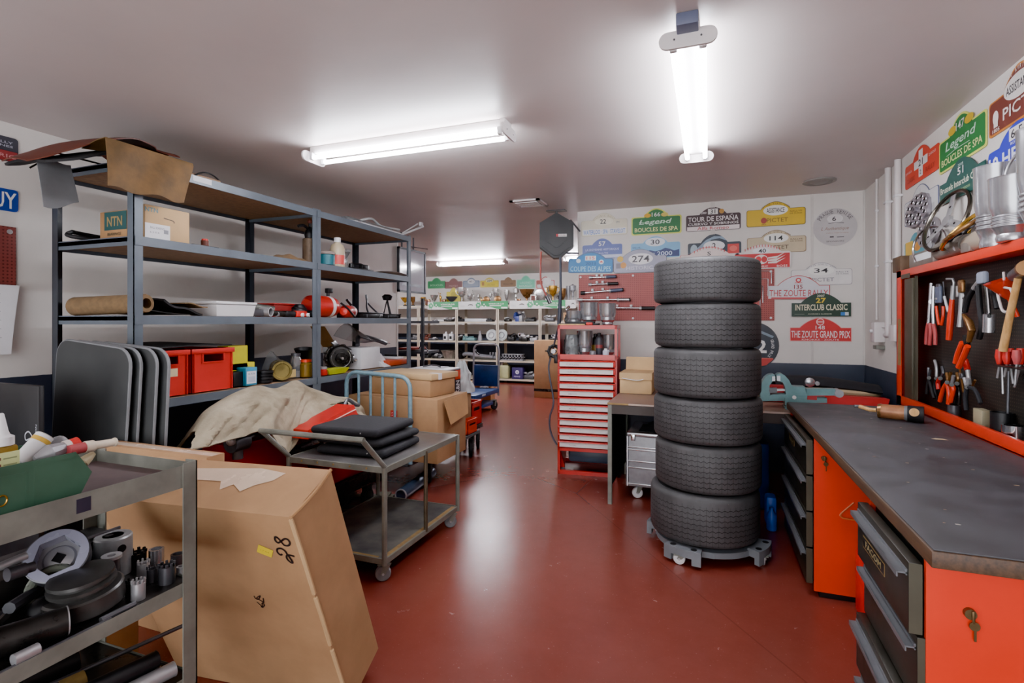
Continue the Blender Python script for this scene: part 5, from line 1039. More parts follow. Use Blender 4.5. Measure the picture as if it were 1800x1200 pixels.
# ------------------------------------------------------------------ red machine under a canvas tarp
t = T('shop_machine', 'red machine mostly covered by a dirty canvas between cart and shelving', 'machine', (-2.58, 2.9, 0))
r_ = mat('deep_red_enamel', '#a81618', .35, 0, .12, 3, coat=.2)
b = M(r_); f0, f1 = Px(400, 800, -2.36), Px(486, 800, -2.36)
b.hexa([(-2.76, f0.y + .02, .06), (-2.45, f0.y + .02, .06), (-2.45, 2.86, .06), (-2.76, 2.86, .06), (-2.70, f0.y + .14, .72), (-2.50, f0.y + .14, .70), (-2.50, 2.70, .70), (-2.70, 2.70, .72)]); part(b, 'machine_body', t)
b = M(K['red']); a0 = Px(548, 760, -2.27); a1 = Px(622, 727, -2.25)
b.hexa([a0 + Vector((-.14, -.05, -.03)), a0 + Vector((.02, -.05, -.03)), a1 + Vector((.02, .04, -.045)), a1 + Vector((-.14, .04, -.045)), a0 + Vector((-.14, -.03, .02)), a0 + Vector((.0, -.03, .02)), a1 + Vector((0, .0, .06)), a1 + Vector((-.14, 0, .06))])
for i in range(4):
    q = a0.lerp(a1, .15 + i * .22) + Vector((.023, 0, -.02)); b.cb(q, (.01, .035, .018), 'bright', .003)
b.tube([a0 + Vector((.014, .02, .015)), a1 + Vector((.014, 0, .03))], .004, 6, '#e6b9b0'); part(b, 'red_arm', t)
b = M(K['gun']); q = Px(418, 777, -2.42); b.cyl(q + Vector((0, -.05, .0)), q + Vector((0, .05, .0)), .05, n=20); b.cyl(q + Vector((0, .0, -.09)), q + Vector((0, .0, .04)), .028, n=14); b.sph(q + Vector((.02, -.06, .02)), .026, 'bright', n=12); b.tube(smooth([q + Vector((0, .04, 0)), q + Vector((.02, .09, .02)), q + Vector((0, .14, 0))]), .012, 8); part(b, 'metal_fitting', t)
b = M(K['steeld']); q = Px(565, 772, -2.36)
for i in range(6): b.cyl(q + Vector((-.05 + .015 * i, -.12 + .05 * i, -.03 + .01 * (i % 3))), q + Vector((.02, -.1 + .05 * i, .0)), .014, n=10, m='bright' if i % 2 else 'gun')
b.box(q + Vector((-.14, -.16, -.12)), q + Vector((-.02, .2, -.03)), 'steeld', .01); part(b, 'gear_linkage', t)
b = M(K['gun']); q = Px(612, 715, -2.36); b.tube(smooth([q + Vector((0, -.04, .02)), q + Vector((0, .0, .05)), q + Vector((.02, .05, .01)), q + Vector((.02, .09, 0))]), .013, 8); b.cb(q + Vector((-.03, -.02, .01)), (.05, .07, .05), 'steeld', .008); part(b, 'rusty_bracket', t)
b = M(K['steeld']).box((-2.80, 2.88, .16), (-2.42, 3.45, .26), 0, .01); b.box((-2.70, 2.88, .26), (-2.45, 3.35, .60), r_, .02)
part(b, 'engine_block', t)
for x in (-2.76, -2.46):
    for y in (2.12, 3.38): g_ = M(K['rub']).cyl((x - .02, y, .06), (x + .02, y, .06), .058, n=18); g_.box((x - .024, y - .03, .06), (x + .024, y + .03, .18), 'steeld'); part(g_, 'base_wheel', t)
rid = [(338, 760), (356, 728), (385, 706), (430, 684), (455, 679), (482, 684), (503, 676), (521, 669), (540, 680), (562, 688), (590, 697), (612, 700), (632, 712), (641, 730)]
hem = [(338, 790), (358, 788), (385, 779), (425, 768), (462, 757), (478, 770), (500, 792), (512, 797), (530, 770), (556, 752), (578, 734), (600, 716), (622, 726), (640, 736)]
RP = [Px(x, y, -2.62) for x, y in rid]; HP = [Px(x, y, -2.335) for i, (x, y) in enumerate(hem)]; BP = [Vector((-2.86, p.y + .03, p.z - .2)) for p in RP]
RP, HP, BP = smooth(RP, 5), smooth(HP, 5), smooth(BP, 5)
NP = len(RP) - 1
def tarp(u, v):
    k = u * NP; i = min(NP - 1, int(k)); f = k - i
    r = RP[i].lerp(RP[i + 1], f); h = HP[i].lerp(HP[i + 1], f); bk = BP[i].lerp(BP[i + 1], f)
    if v < .3: q = bk.lerp(r, math.sin(v / .3 * PI / 2))
    else:
        s = (v - .3) / .7; q = r.lerp(h, s); q += Vector((.05, -.01, .045)) * (1 if u < .55 else max(.1, 1 - 3 * (u - .55))) * math.sin(PI * min(1, s * 1.05)) * (1 - .35 * s)
    n = noise.noise((u * 9, v * 2.2, 1.3)) * .036 + noise.noise((u * 20 + v * 6, v * 4, 4)) * .022 + abs(noise.noise((u * 12 - v * 7, v * 6 + u * 3, 9))) * .03 + .013 * math.sin(u * 46 + 5 * v) * v
    w_ = min(1, 4 * abs(v - .3)) if v < .3 else min(1, 4 * (v - .3)) * (1 if v < .9 else 1)
    return q + Vector((.9 * n * w_, .2 * n, .35 * n * w_))
b = M(K['tarp']).grid(tarp, 90, 36, 0, .006)
t2 = one(b, 'canvas_tarp', 'dirty beige canvas sheet draped over the red machine', 'tarp')
# ------------------------------------------------------------------ pallet frame and blue tube on the floor behind the cart
p0, p1 = Pz(705, 870, .055), Pz(756, 831, .055); d = (p1 - p0)
b = M(mat('slate_blue_tube', '#38465a', .35, .4, .15, 8)); b.cyl(p0, p1 + d * .05, .048, n=22); dn = d.normalized(); b.pipe(p0 - dn * .01, p0 + dn * .003, .049, .008, 22, 'aluw')
one(b, 'blue_tube', 'dark blue steel tube lying on the floor under the cart', 'tube')
# ------------------------------------------------------------------ pale blue platform trolley with cartons
DY0, DY1, DX0, DX1, DZ = 3.62, 5.02, -2.80, -2.24, .27
pt = T('platform_trolley', 'pale blue platform trolley with tall barred handle loaded with cartons', 'trolley', (-2.52, 4.3, 0))
part(M(C('#4a4f52')).box((DX0, DY0, DZ - .03), (DX1, DY1, DZ), 0, .004), 'platform', pt)
l0, l1 = Py(609, 690, DY0), Py(721, 690, DY0); zt = Py(660, 655, DY0).z
b = M(K['lblue']); q = .1
b.tube([(l0.x, DY0, DZ)] + [(l0.x, DY0, zt - q)] + [(l0.x + q - q * math.cos(a), DY0, zt - q + q * math.sin(a)) for a in (.4, .8, 1.2)] + [(l0.x + q, DY0, zt), (l1.x - q, DY0, zt - .02)] + [(l1.x - q + q * math.sin(a), DY0, zt - .02 - q + q * math.cos(a)) for a in (.4, .8, 1.2)] + [(l1.x, DY0, zt - .02 - q), (l1.x, DY0, DZ)], .0175, 12); hb = part(b, 'handle_frame', pt)
for i in range(4):
    x = l0.x + (l1.x - l0.x) * (.2 + i * .19); part(M(K['lblue']).tube([(x, DY0, zt - .012 - .004 * i), (x, DY0, DZ)], .0115, 10), 'handle_bar', pt)
w0 = Pz(822, 796, 0)
for x, y in ((DX0 + .05, DY0 + .42), (DX1 - .05, DY0 + .42), (DX0 + .05, DY1 - .06), (DX1 - .08, DY1 - .06)):
    caster(x, y, .095, pt, 'rub', .04, -1.1, .24)
def rcarton(c, sx, sy, h, rz, m, label, tape=True, seam=True, rx=0):
    t = T('cardboard_carton', label, 'carton', c, None); X = TR(c[0], c[1], c[2], rz, rx)
    b = M(K[m]); b.X = X; b.box((-sx / 2, -sy / 2, 0), (sx / 2, sy / 2, h), 0, .006); part(b, 'carton_body', t)
    if tape: b = M(K['tape']); b.X = X; b.box((-sx / 2 - .0008, -.03, h * .6), (sx / 2 + .0008, .03, h + .0008)); part(b, 'tape_strip', t)
    return t, X
f0, f1 = Py(612, 720, 3.68), Py(769, 720, 3.68); zt = Py(770, 703, 3.68).z
t, X = rcarton(((f0.x + f1.x) / 2, 3.94, DZ + .001), f1.x - f0.x, .52, zt - DZ, 0, 'card', 'large lower carton with small red sticker behind the trolley bars', False)
q = Py(692, 728, 3.68); b = M(K['redp']).box((q.x - .03, 3.6790, q.z - .032), (q.x + .035, 3.6798, q.z + .032)); b.X = Matrix(((1, 0, 0, q.x), (0, 0, -1, 3.6788), (0, 1, 0, q.z), (0, 0, 0, 1))); b.flat(ell(.012, 0, .012, .02, 4), .0003, '#e6dcdc'); b.text('UP', -.014, .012, .016, .012, .0003, '#e6dcdc'); b.text('UP', -.014, -.01, .016, .012, .0003, '#e6dcdc'); part(b, 'sticker', t)
b = M(K['cardd']); e0 = f1.x + .004
b.hexa([(e0, 3.72, zt - .01), (e0, 4.12, zt - .01), (e0 + .004, 4.12, zt - .01), (e0 + .004, 3.72, zt - .01), (e0 + .03, 3.72, zt + .0), (e0 + .03, 4.12, zt + .0), (e0 + .034, 4.12, zt), (e0 + .034, 3.72, zt)])
p1 = Px(780, 705, e0 + .02); p2 = Px(820, 688, e0 + .02); p3 = Px(822, 726, e0 + .07); p4 = Px(792, 746, e0 + .07)
b = M(K['cardd']); b.hexa([p4, p3, p3 + Vector((.005, 0, 0)), p4 + Vector((.005, 0, 0)), p1, p2, p2 + Vector((.005, 0, 0)), p1 + Vector((.005, 0, 0))]); part(b, 'carton_flap', t, 'torn carton flap hanging down')
ub = [Py(640, 691, 3.74), Py(752, 707, 3.74)]; zb = zt + .004
c = ((ub[0].x + ub[1].x) / 2 + .02, 4.0, zb)
t, X = rcarton((c[0], c[1] - .03, zb + .0), ub[1].x - ub[0].x + .04, .36, .135, -.12, 'card', 'middle carton resting on the large lower carton', False)
zb2 = zb + .137
t, X = rcarton((c[0] + .03, c[1] - .02, zb2), .64, .38, .05, -.14, 'cardp', 'flat carton with white tape topmost of the carton stack', False)
b = M(K['paper']); b.X = X; b.box((.3205, -.1, .0), (.3213, -.05, .0505)); b.box((.22, -.1, .0502), (.3213, -.05, .051)); part(b, 'white_tape', t)
zc = .68
t, X = rcarton((-2.52, 4.50, DZ + .001), .50, .42, zc - DZ - .004, 0, 'cardd', 'carton behind the large lower carton under the black and white box')
# black and white box with red block letters
k0 = Px(792, 660, -2.30); k1 = Px(808, 660, -2.30)
t = T('filter_carton', 'black box with white lid and red and white lettering on the carton pile', 'carton', (-2.5, k0.y, zc))
kz = Px(808, 648, -2.30).z
b = M(C('#2b2a2e', .4)).box((-2.74, k0.y - .12, zc), (-2.30, k1.y + .02, kz), 0, .003); b.X = Matrix(((0, 0, 1, -2.2995), (1, 0, 0, (k0.y + k1.y) / 2), (0, 1, 0, zc), (0, 0, 0, 1))); hh = kz - zc; ww = k1.y - k0.y
b.flat([(-.0, hh * .62), (ww / 2 + .015, hh * .62), (ww / 2 + .015, hh * .97), (-.0, hh * .97)], .0002, '#d9482a'); b.text('K&N', ww * .28, hh * .33, hh * .5, ww * .4, .0004, '#e6e6e8', .03, rot=PI / 2); part(b, 'carton_body', t)
part(M(C('#d8dade')).box((-2.742, k0.y - .122, kz), (-2.298, k1.y + .022, kz + .012), 0, .003), 'lid', t)
b = M(K['paper']).box((-2.66, k0.y - .05, kz + .0125), (-2.42, k1.y, kz + .02), 0, .002); b.tube(smooth([(-2.6, k0.y, kz + .03), (-2.5, k0.y + .05, kz + .045), (-2.42, k0.y + .02, kz + .028)]), .008, 6, 'gun')
one(b, 'leaflet_pile', 'papers and a small grey clip lying on the white lid', 'paper')
# plastic bag
g0 = Px(800, 640, -2.48)
def bagf(u, v):
    a = 2 * PI * u; w_ = 1 - v; r = (.025 + .19 * w_ ** .75) * (1 + .32 * noise.noise((math.cos(a) * 2.4, math.sin(a) * 2.4, v * 4)) * (.4 + v))
    return (-2.46 + r * math.cos(a) * .75 + .03 * v, 4.98 + r * .62 * math.sin(a), DZ + .40 + .32 * v + .04 * noise.noise((math.cos(a) * 3, math.sin(a) * 3, v * 5)) * v)
b = M(K['bag']).grid(bagf, 48, 18)
one(b, 'plastic_bag', 'white translucent plastic bag slumped at the far end of the trolley', 'bag')
t, X = rcarton((-2.54, 4.86, DZ + .001), .42, .27, .385, 0, 'cardd', 'low carton hidden below the white plastic bag')
# red crates at the trolley end
ya, yb = Px(820, 730, -2.26).y, Px(843, 730, -2.26).y
def ecrate(y0, y1, x0, x1, z, h, label, m):
    t = T('open_crate', label, 'crate', ((x0 + x1) / 2, (y0 + y1) / 2, z)); b = M(K[m])
    for i in range(3): b.box((x1 - .008, y0, z + i * h * .36), (x1, y1, z + i * h * .36 + h * .26))
    b.box((x0, y0, z), (x1, y0 + .008, z + h)); b.box((x0, y1 - .008, z), (x1, y1, z + h)); b.box((x0, y0, z), (x0 + .008, y1, z + h)); b.box((x0, y0, z), (x1, y1, z + .006)); b.box((x1 - .008, y0, z + h * .26), (x1 - .002, y1, z + h * .9)); b.box((x1 - .004, (y0 + y1) / 2 - .07, z + h * .66), (x1 + .001, (y0 + y1) / 2 + .07, z + h * .8), 'blk'); part(b, 'crate_body', t)
    part(M(K[m]).box((x0 - .008, y0 - .008, z + h), (x1 + .008, y0 + .012, z + h + .014)).box((x0 - .008, y1 - .012, z + h), (x1 + .008, y1 + .008, z + h + .014)).box((x1 - .008, y0, z + h), (x1 + .008, y1, z + h + .014)).box((x0 - .008, y0, z + h), (x0 + .008, y1, z + h + .014)), 'rim', t)
ecrate(5.07, 5.33, -2.60, -2.36, .285, .24, 'red plastic crate on a low dolly behind the platform trolley', 'redp')
ecrate(4.735, 4.95, -2.315, -2.245, .272, .13, 'smaller orange red crate on the platform trolley in front of the red plastic crate', 'org')
ld = T('low_dolly', 'low black dolly on big rubber casters carrying the red plastic crate', 'dolly', (-2.48, 5.2, 0))
part(M(K['steeld']).box((-2.62, 5.06, .235), (-2.35, 5.35, .28), 0, .004), 'deck', ld)
for x, y in ((-2.56, 5.17), (-2.40, 5.17), (-2.56, 5.32), (-2.40, 5.32)): caster(x, y, .085, ld, 'rub', .036, -1.2, .234)
# ------------------------------------------------------------------ blue scissor lift cart
bc = T('lift_cart', 'navy blue lift table cart with tall tube handle', 'lift cart', (-3.4, 7.5, 0))
h0, h1 = Py(833, 640, 7.95), Py(877, 640, 7.95); zh = Py(855, 605, 7.95).z; xa, xb = h0.x, h1.x
part(M(K['navy']).box((xa - .03, 6.95, .26), (xb + .03, 7.88, .325), 0, .006), 'platform', bc)
b = M(C('#b9c2cc')).box((xb + .031, 7.2, .285), (xb + .032, 7.33, .312)); b.X = Matrix(((0, 0, 1, xb + .0322), (1, 0, 0, 7.265), (0, 1, 0, .298), (0, 0, 0, 1))); b.text('300 KG', 0, 0, .1, .015, .0003, '#2a3a6a'); part(b, 'load_plate', bc)
b = M(K['aluw']); b.tube([(xa, 7.92, .2), (xa, 7.95, zh - .12)] + [(xa + .1 - .1 * math.cos(a), 7.95, zh - .1 + .1 * math.sin(a)) for a in (.3, .7, 1.1)] + [(xa + .12, 7.95, zh), (xb - .08, 7.95, zh)] + [(xb - .08 + .08 * math.sin(a), 7.95, zh - .08 + .08 * math.cos(a)) for a in (.5, 1.0)] + [(xb, 7.95, zh - .1), (xb, 7.92, .2)], .017, 10); part(b, 'handle_frame', bc)
z0, z1 = Py(850, 678, 7.95).z, Py(850, 641, 7.95).z
part(M(K['navy']).box((xa + .01, 7.93, z0), (xb - .01, 7.965, z1), 0, .008), 'back_panel', bc)
b = M(K['navy'])
for s_ in (-1, 1): b.hexa([(xa + .05, 7.0, .12), (xa + .09, 7.0, .12), (xa + .09, 7.05, .12), (xa + .05, 7.05, .12), (xa + .05, 7.75, .25), (xa + .09, 7.75, .25), (xa + .09, 7.8, .25), (xa + .05, 7.8, .25)]) if s_ < 0 else b.box((xa, 6.98, .09), (xb, 7.85, .13), 0, .004)
part(b, 'scissor_base', bc); b = M(K['paper']); b.tube(smooth([(xa + .2, 7.86, .332), (xa + .25, 7.865, .345), (xa + .3, 7.87, .334)]), .014, 6); b.tube(smooth([(xa + .16, 7.84, .332), (xa + .2, 7.845, .343), (xa + .26, 7.84, .334)]), .012, 6); part(b, 'white_strap', bc)
b = M(K['blk']); b.tube([(xa + .04, 7.93, zh - .12), (xa + .12, 7.9, zh - .17)], .012, 8); part(b, 'release_lever', bc)
for x, y in ((xa + .02, 7.05), (xb - .02, 7.05), (xa + .02, 7.85), (xb - .0, 7.75)): caster(x, y, .07, bc, 'rub', .035, 1.2, .16)
t, X = rcarton((-3.75, 8.35, .002), .5, .35, .36, .2, 'cardd', 'brown carton on the floor behind the navy lift cart')
b = M(mat('stained_board', '#4c4840', .7, .0, .25, 8, col2='#6a6456')); b.X = TR(-2.46, 3.18, .002, .3)
b = M(mat('stained_board', '#4c4840')); c0 = Pz(640, 880, .02); b.X = TR(c0.x, c0.y, .002, .35)
for y in (-.14, .12): b.box((-.2, y - .045, 0), (.2, y + .045, .02), 0, .003)
for x in (-.15, .13): b.box((x - .045, -.18, .0205), (x + .045, .16, .04), 0, .003)
b.box((-.1, -.09, .0), (.08, .07, .018), 'woodr', .002)
one(b, 'pallet_frame', 'dark stained wooden frame lying on the floor behind the cart', 'pallet')
# ------------------------------------------------------------------ red drawer chest
X0 = TR(-1.036, 4.707, 0, .094); wc, dc, hc = .271, .47, 1.372
ch = T('drawer_chest', 'tall red steel chest of twelve labelled drawers with open top shelf', 'tool chest', (-1.036, 4.9, 0))
b = M(K['red']); b.X = X0; zb, zd, zt = .245, 1.058, hc; q = .022
b.box((-wc, 0, 0), (-wc + .004, dc, zt)); b.box((wc - .004, 0, 0), (wc, dc, zd)); b.box((-wc, dc - .004, .2), (wc, dc, zd + .0)); b.box((-wc, .0, zt - .035), (wc, dc, zt)); b.box((-wc, 0, zd - .004), (wc, dc, zd + .004)); b.box((-wc, .012, zb - .02), (wc, dc, zb))
b.box((-wc, 0, 0), (-wc + q, .02, zt)); b.box((wc - q, 0, 0), (wc, .02, zt)); b.box((wc - q, dc - .02, zd), (wc, dc, zt)); b.box((-wc, 0, zd), (wc, .02, zd + .045)); b.box((-wc, 0, zb - .03), (wc, .02, zb)); b.box((-wc, 0, 0), (wc, .03, .035)); b.box((-wc, dc - .03, 0), (wc, dc, .035)); b.box((wc - .03, 0, 0), (wc, dc, .03))
b.hexa([(-wc + .004, .1, .035), (-wc + .05, .1, .035), (-wc + .05, .14, .035), (-wc + .004, .14, .035), (-wc + .004, .1, .2), (-wc + .008, .1, .2), (-wc + .008, .14, .2), (-wc + .004, .14, .2)])
part(b, 'chest_body', ch)
b = M(C('#34414f')); b.X = X0; b.box((-wc + .09, .05, .10), (wc - .02, dc - .05, .225), 0, .03); part(b, 'bottom_case', ch, 'dark blue case in the open base')
words = ['CLES PLATES', 'CLES PIPES', 'DOUILLES', 'TOURNEVIS', 'EMBOUTS', 'PINCES', 'MESURE', 'LIMES', '', '', 'FORETS', 'DIVERS']
n = 12; pz = (zd - .006 - zb) / n
for i in range(n):
    z1 = zd - .006 - i * pz; b = M(K['red']); b.X = X0; b.box((-wc + q * .5, -.012, z1 - pz + .006), (wc - q * .6, .3, z1 - .004), 0, .003); b.hexa([(-wc + q * .5, -.026, z1 - .012), (wc - q * .6, -.026, z1 - .012), (wc - q * .6, -.012, z1 - .012), (-wc + q * .5, -.012, z1 - .012), (-wc + q * .5, -.02, z1 - .004), (wc - q * .6, -.02, z1 - .004), (wc - q * .6, -.012, z1 - .004), (-wc + q * .5, -.012, z1 - .004)]); d = part(b, 'drawer', ch)
    b = M(C('#dcd5d2')); b.X = X0; b.box((-wc + .022, -.0136, z1 - pz + .010), (wc - .035, -.0122, z1 - .016))
    if words[i]: b.X = X0 @ Matrix(((1, 0, 0, -.13), (0, 0, -1, -.0139), (0, 1, 0, z1 - pz * .6), (0, 0, 0, 1))); b.text(words[i], .0, 0, .018 * len(words[i]) * .6, .012, 0, '#8d8588', .004)
    part(b, 'label_strip', d)
def at(x, y, z): return X0 @ Vector((x, y, z))
# top: tray, cups
b = M(K['blk']); b.X = X0; b.box((-.25, .03, hc + .002), (.10, .2, hc + .018), 0, .004); b.box((-.2, .06, hc + .018), (.06, .16, hc + .034), 0, .004); b.cb((.02, .02, hc + .014), (.06, .03, .022), 'redp', .005)
one(b, 'black_tray', 'flat black tray lying on top of the red drawer chest', 'tray')
b = M(K['wood']); b.X = X0; b.box((-.262, .004, hc + .001), (-.02, .026, hc + .012), 0, .002)
one(b, 'wooden_lath', 'thin wooden lath along the front edge of the red chest', 'lath')
def cup(c, r1, r2, h, label, m='alu', rib=3, grp='aluminium trumpets on the drawer chest', name='aluminium_trumpet', cat='trumpet', flip=False):
    pr = [(r1 * .82, 0), (r1 * .95, .003), (r1, h * .06), (r1 * .93, h * .12)]
    for k in range(rib): z = h * (.22 + .05 * k); rr = r1 + (r2 - r1) * .55; pr += [(rr * .97, z), (rr * 1.02, z + h * .012), (rr * 1.02, z + h * .025), (rr * .97, z + h * .037)]
    pr += [(r2 * .97, h * .55), (r2, h * .97), (r2 * 1.03, h), (r2 * .98, h), (r2 * .94, h * .95), (r1 * .85, h * .1), (r1 * .5, h * .06), (0, h * .06)]
    if flip: pr = [(r, h - z) for r, z in pr][::-1]
    return one(M(K[m]).lathe(pr, Matrix.Translation(c), 32), name, label, cat, grp, origin=c)
cup(at(-.155, .27, hc + .002), .052, .08, .135, 'low aluminium trumpet next to the crumpled bracket on the red chest')
cup(at(-.01, .26, hc + .002), .058, .088, .215, 'tallest aluminium trumpet in the middle of the red chest top')
cup(at(.175, .14, hc + .002), .052, .08, .20, 'aluminium trumpet at the right hand corner of the red chest top')
b = M(K['chrome']); q = at(-.235, .3, hc + .002); b.tube(smooth([q, q + Vector((-.01, 0, .06)), q + Vector((.02, .02, .11)), q + Vector((-.01, .04, .15)), q + Vector((.02, .03, .18))]), .015, 8); b.cb(q + Vector((.005, 0, .05)), (.03, .04, .1), 'steeld', .006); b.tube([q + Vector((.03, -.02, 0)), q + Vector((.02, .02, .14))], .007, 6)
one(b, 'pipe_bracket', 'twisted chrome pipe bracket at the corner of the red chest top', 'bracket')
zs = zd + .005
cup(at(-.045, .2, zs), .045, .075, .255, 'tall aluminium trumpet inside the open shelf of the red chest')
cup(at(.17, .28, zs), .045, .07, .22, 'aluminium trumpet behind the blue and white bottle in the open shelf')
b = M(mat('smoky_polythene', '#8f9698', .3, trans=.45, var=.3, sc=14, bump=.4)); q = at(-.16, .14, zs)
def sb(u, v):
    a = 2 * PI * u; r = .068 * (1 - .15 * v) * (1 + .2 * noise.noise((math.cos(a) * 2.5, math.sin(a) * 2.5, v * 5)))
    return (q.x + r * math.cos(a), q.y + r * math.sin(a), q.z + .003 + .215 * v)
b.grid(sb, 26, 12); b.sph(q + Vector((0, 0, .205)), .05, 0, 1, 1, .35)
one(b, 'plastic_bag', 'crumpled smoky plastic bag in the open shelf of the red chest', 'bag')
def can(c, r, h, m, label, bands=(), cap=None, name='spray_can'):
    t = T(name, label, 'can', c); b = M(K[m] if m in K else C(m)).lathe([(r * .9, 0), (r, .005), (r, h * .85), (r * .8, h * .93), (r * .5, h)], Matrix.Translation(c), 20)
    for z0, z1, cc in bands: b.lathe([(r * 1.006, z0 * h), (r * 1.006, z1 * h)], Matrix.Translation(c), 20, cc)
    part(b, 'can_body', t)
    if cap: part(M(K[cap] if cap in K else C(cap)).lathe([(r * .55, h * .94), (r * .55, h * 1.12), (0, h * 1.14)], Matrix.Translation(c), 16), 'cap', t)
can(at(.045, .3, zs), .036, .2, 'blk', 'dark can with amber band in the open shelf of the red chest', ((.3, .6, '#8a6a1e'),), 'blk')
can(at(.095, .16, zs), .032, .21, '#3c3d44', 'black can with red emblem in the middle of the open shelf', ((.45, .6, '#8d3a3a'),), 'blk')
can(at(.045, .07, zs), .028, .075, 'aluw', 'squat grey tin at the front of the open shelf', (), None, 'small_tin')
can(at(.165, .06, zs), .029, .085, '#c9cede', 'small blue and white bottle at the front of the open shelf', ((.02, .4, '#2746b4'),), 'white', 'small_bottle')
b = M(K['blk']); b.X = X0; b.box((-.245, .2, zs + .001), (-.235, .38, zs + .17), 0, .003); b.cyl((-.236, .26, zs + .1), (-.232, .26, zs + .1), .02, n=14, m='aluw')
one(b, 'black_plate', 'black plate standing at the left inside of the open shelf', 'plate')
# ------------------------------------------------------------------ side table
tb = T('work_table', 'brown topped steel table between the drawer chest and the bench', 'table', (.2, 4.5, 0))
TA, TBx, TYa, TYb, TZ = -.728, 1.22, 4.03, 4.93, .782
b = M(K['lam']).box((TA, TYa, TZ - .016), (TBx, TYb, TZ), 0, .002); b.box((TA + .0, TYa - .0012, TZ - .014), (TA + .16, TYa, TZ - .001), 'tan'); b.box((TA + .16, TYa - .0012, TZ - .014), (TBx, TYa, TZ - .001), '#b9a294'); part(b, 'tabletop', tb)
dk = mat('dark_brown_steel', '#3d3430', .5, .2, .15, 6)
part(M(dk).box((TA + .005, TYa + .004, TZ - .085), (TBx - .005, TYa + .02, TZ - .0165)).box((TA + .005, TYb - .02, TZ - .085), (TBx - .005, TYb - .004, TZ - .0165)), 'apron', tb)
for x, y in ((TA + .003, TYa + .003), (TA + .003, TYb - .043), (TBx - .043, TYb - .043), (TBx - .043, TYa + .003)): part(M(K['steel'] if x < 0 else dk).box((x, y, 0), (x + .03, y + .03, TZ - .0165)), 'leg', tb)
part(M(K['blk']).hexa([(TA + .012, TYa + .034, .12), (TA + .018, TYa + .034, .12), (TA + .018, TYb - .05, .12), (TA + .012, TYb - .05, .12), (TA + .012, TYa + .034, .69), (TA + .018, TYa + .034, .69), (TA + .018, TYb - .05, .69), (TA + .012, TYb - .05, .69)]), 'side_panel', tb)
c0, c1 = Pz(1091, 690, TZ), Pz(1147, 692, TZ)
t = T('cardboard_carton', 'tan carton with drooping lid on the table beside the red chest', 'carton', ((c0.x + c1.x) / 2, 4.72, TZ))
b = M(K['cardp']).box((c0.x, 4.58, TZ + .002), (c1.x, 4.90, TZ + .175), 0, .003); part(b, 'carton_body', t)
b = M(K['cardp']).box((c0.x - .003, 4.572, TZ + .125), (c1.x + .004, 4.905, TZ + .182)); b.hexa([(c0.x + .01, 4.87, TZ + .184), (c1.x, 4.87, TZ + .184), (c1.x, 4.874, TZ + .184), (c0.x + .01, 4.874, TZ + .184), (c0.x + .01, 4.90, TZ + .30), (c1.x, 4.90, TZ + .30), (c1.x, 4.904, TZ + .30), (c0.x + .01, 4.904, TZ + .30)]); b.tube(smooth([(c0.x + .02, 4.57, TZ + .135), (c0.x + .14, 4.567, TZ + .12), (c0.x + .2, 4.57, TZ + .13)]), .004, 6, 'paper'); part(b, 'lid', t)
# aluminium trolley case
z1 = .53
ac = T('aluminium_case', 'ribbed aluminium case on casters under the brown table', 'case', (-.3, 4.45, 0))
b = M(K['aluw']).box((-.60, 4.20, .105), (-.06, 4.70, z1 - .03), 0, .008)
for z in (.12, .25, .30, .39, .41): b.box((-.606, 4.192, z), (-.054, 4.708, z + .012), 'alu', .003)
b.cyl((-.6, 4.2, .11), (-.6, 4.2, z1 - .03), .012, n=10, m='alu'); part(b, 'case_body', ac)
part(M(K['alu']).box((-.606, 4.192, z1 - .03), (-.054, 4.708, z1), 0, .008), 'lid', ac)
b = M(K['chrome']).box((-.57, 4.182, z1 - .06), (-.54, 4.192, z1 - .012), 0, .003); b.box((-.2, 4.182, z1 - .06), (-.17, 4.192, z1 - .012), 0, .003); part(b, 'latch', ac)
for x, y in ((-.53, 4.26), (-.12, 4.26), (-.53, 4.64), (-.12, 4.64)): caster(x, y, .042, ac, 'white', .03, .3, .105)
b = M(K['foam']); b.grid(lambda u, v: (-.52 + .4 * u, 4.26 + .3 * v, z1 + .004 + .06 * math.sin(PI * u) * math.sin(PI * v) * (1 + .4 * math.sin(6 * u))), 12, 8, 0, .003)
one(b, 'black_bag', 'limp black bag on top of the aluminium case', 'bag')
one(M(K['navy']).box((.12, 4.3, .0), (.43, 4.62, .5), 0, .03), 'blue_bin', 'dark blue plastic bin in the shadow under the table', 'bin')
b = M(C('#1b56b8')); b.lathe([(.028, 0), (.032, .01), (.032, .1), (.014, .13), (.014, .15)], Matrix.Translation((.40, 3.92, .0)), 16); b.box((.37, 3.98, .0), (.44, 4.10, .2), 0, .02)
one(b, 'blue_canister', 'bright blue canister on the floor by the far drawers', 'canister')
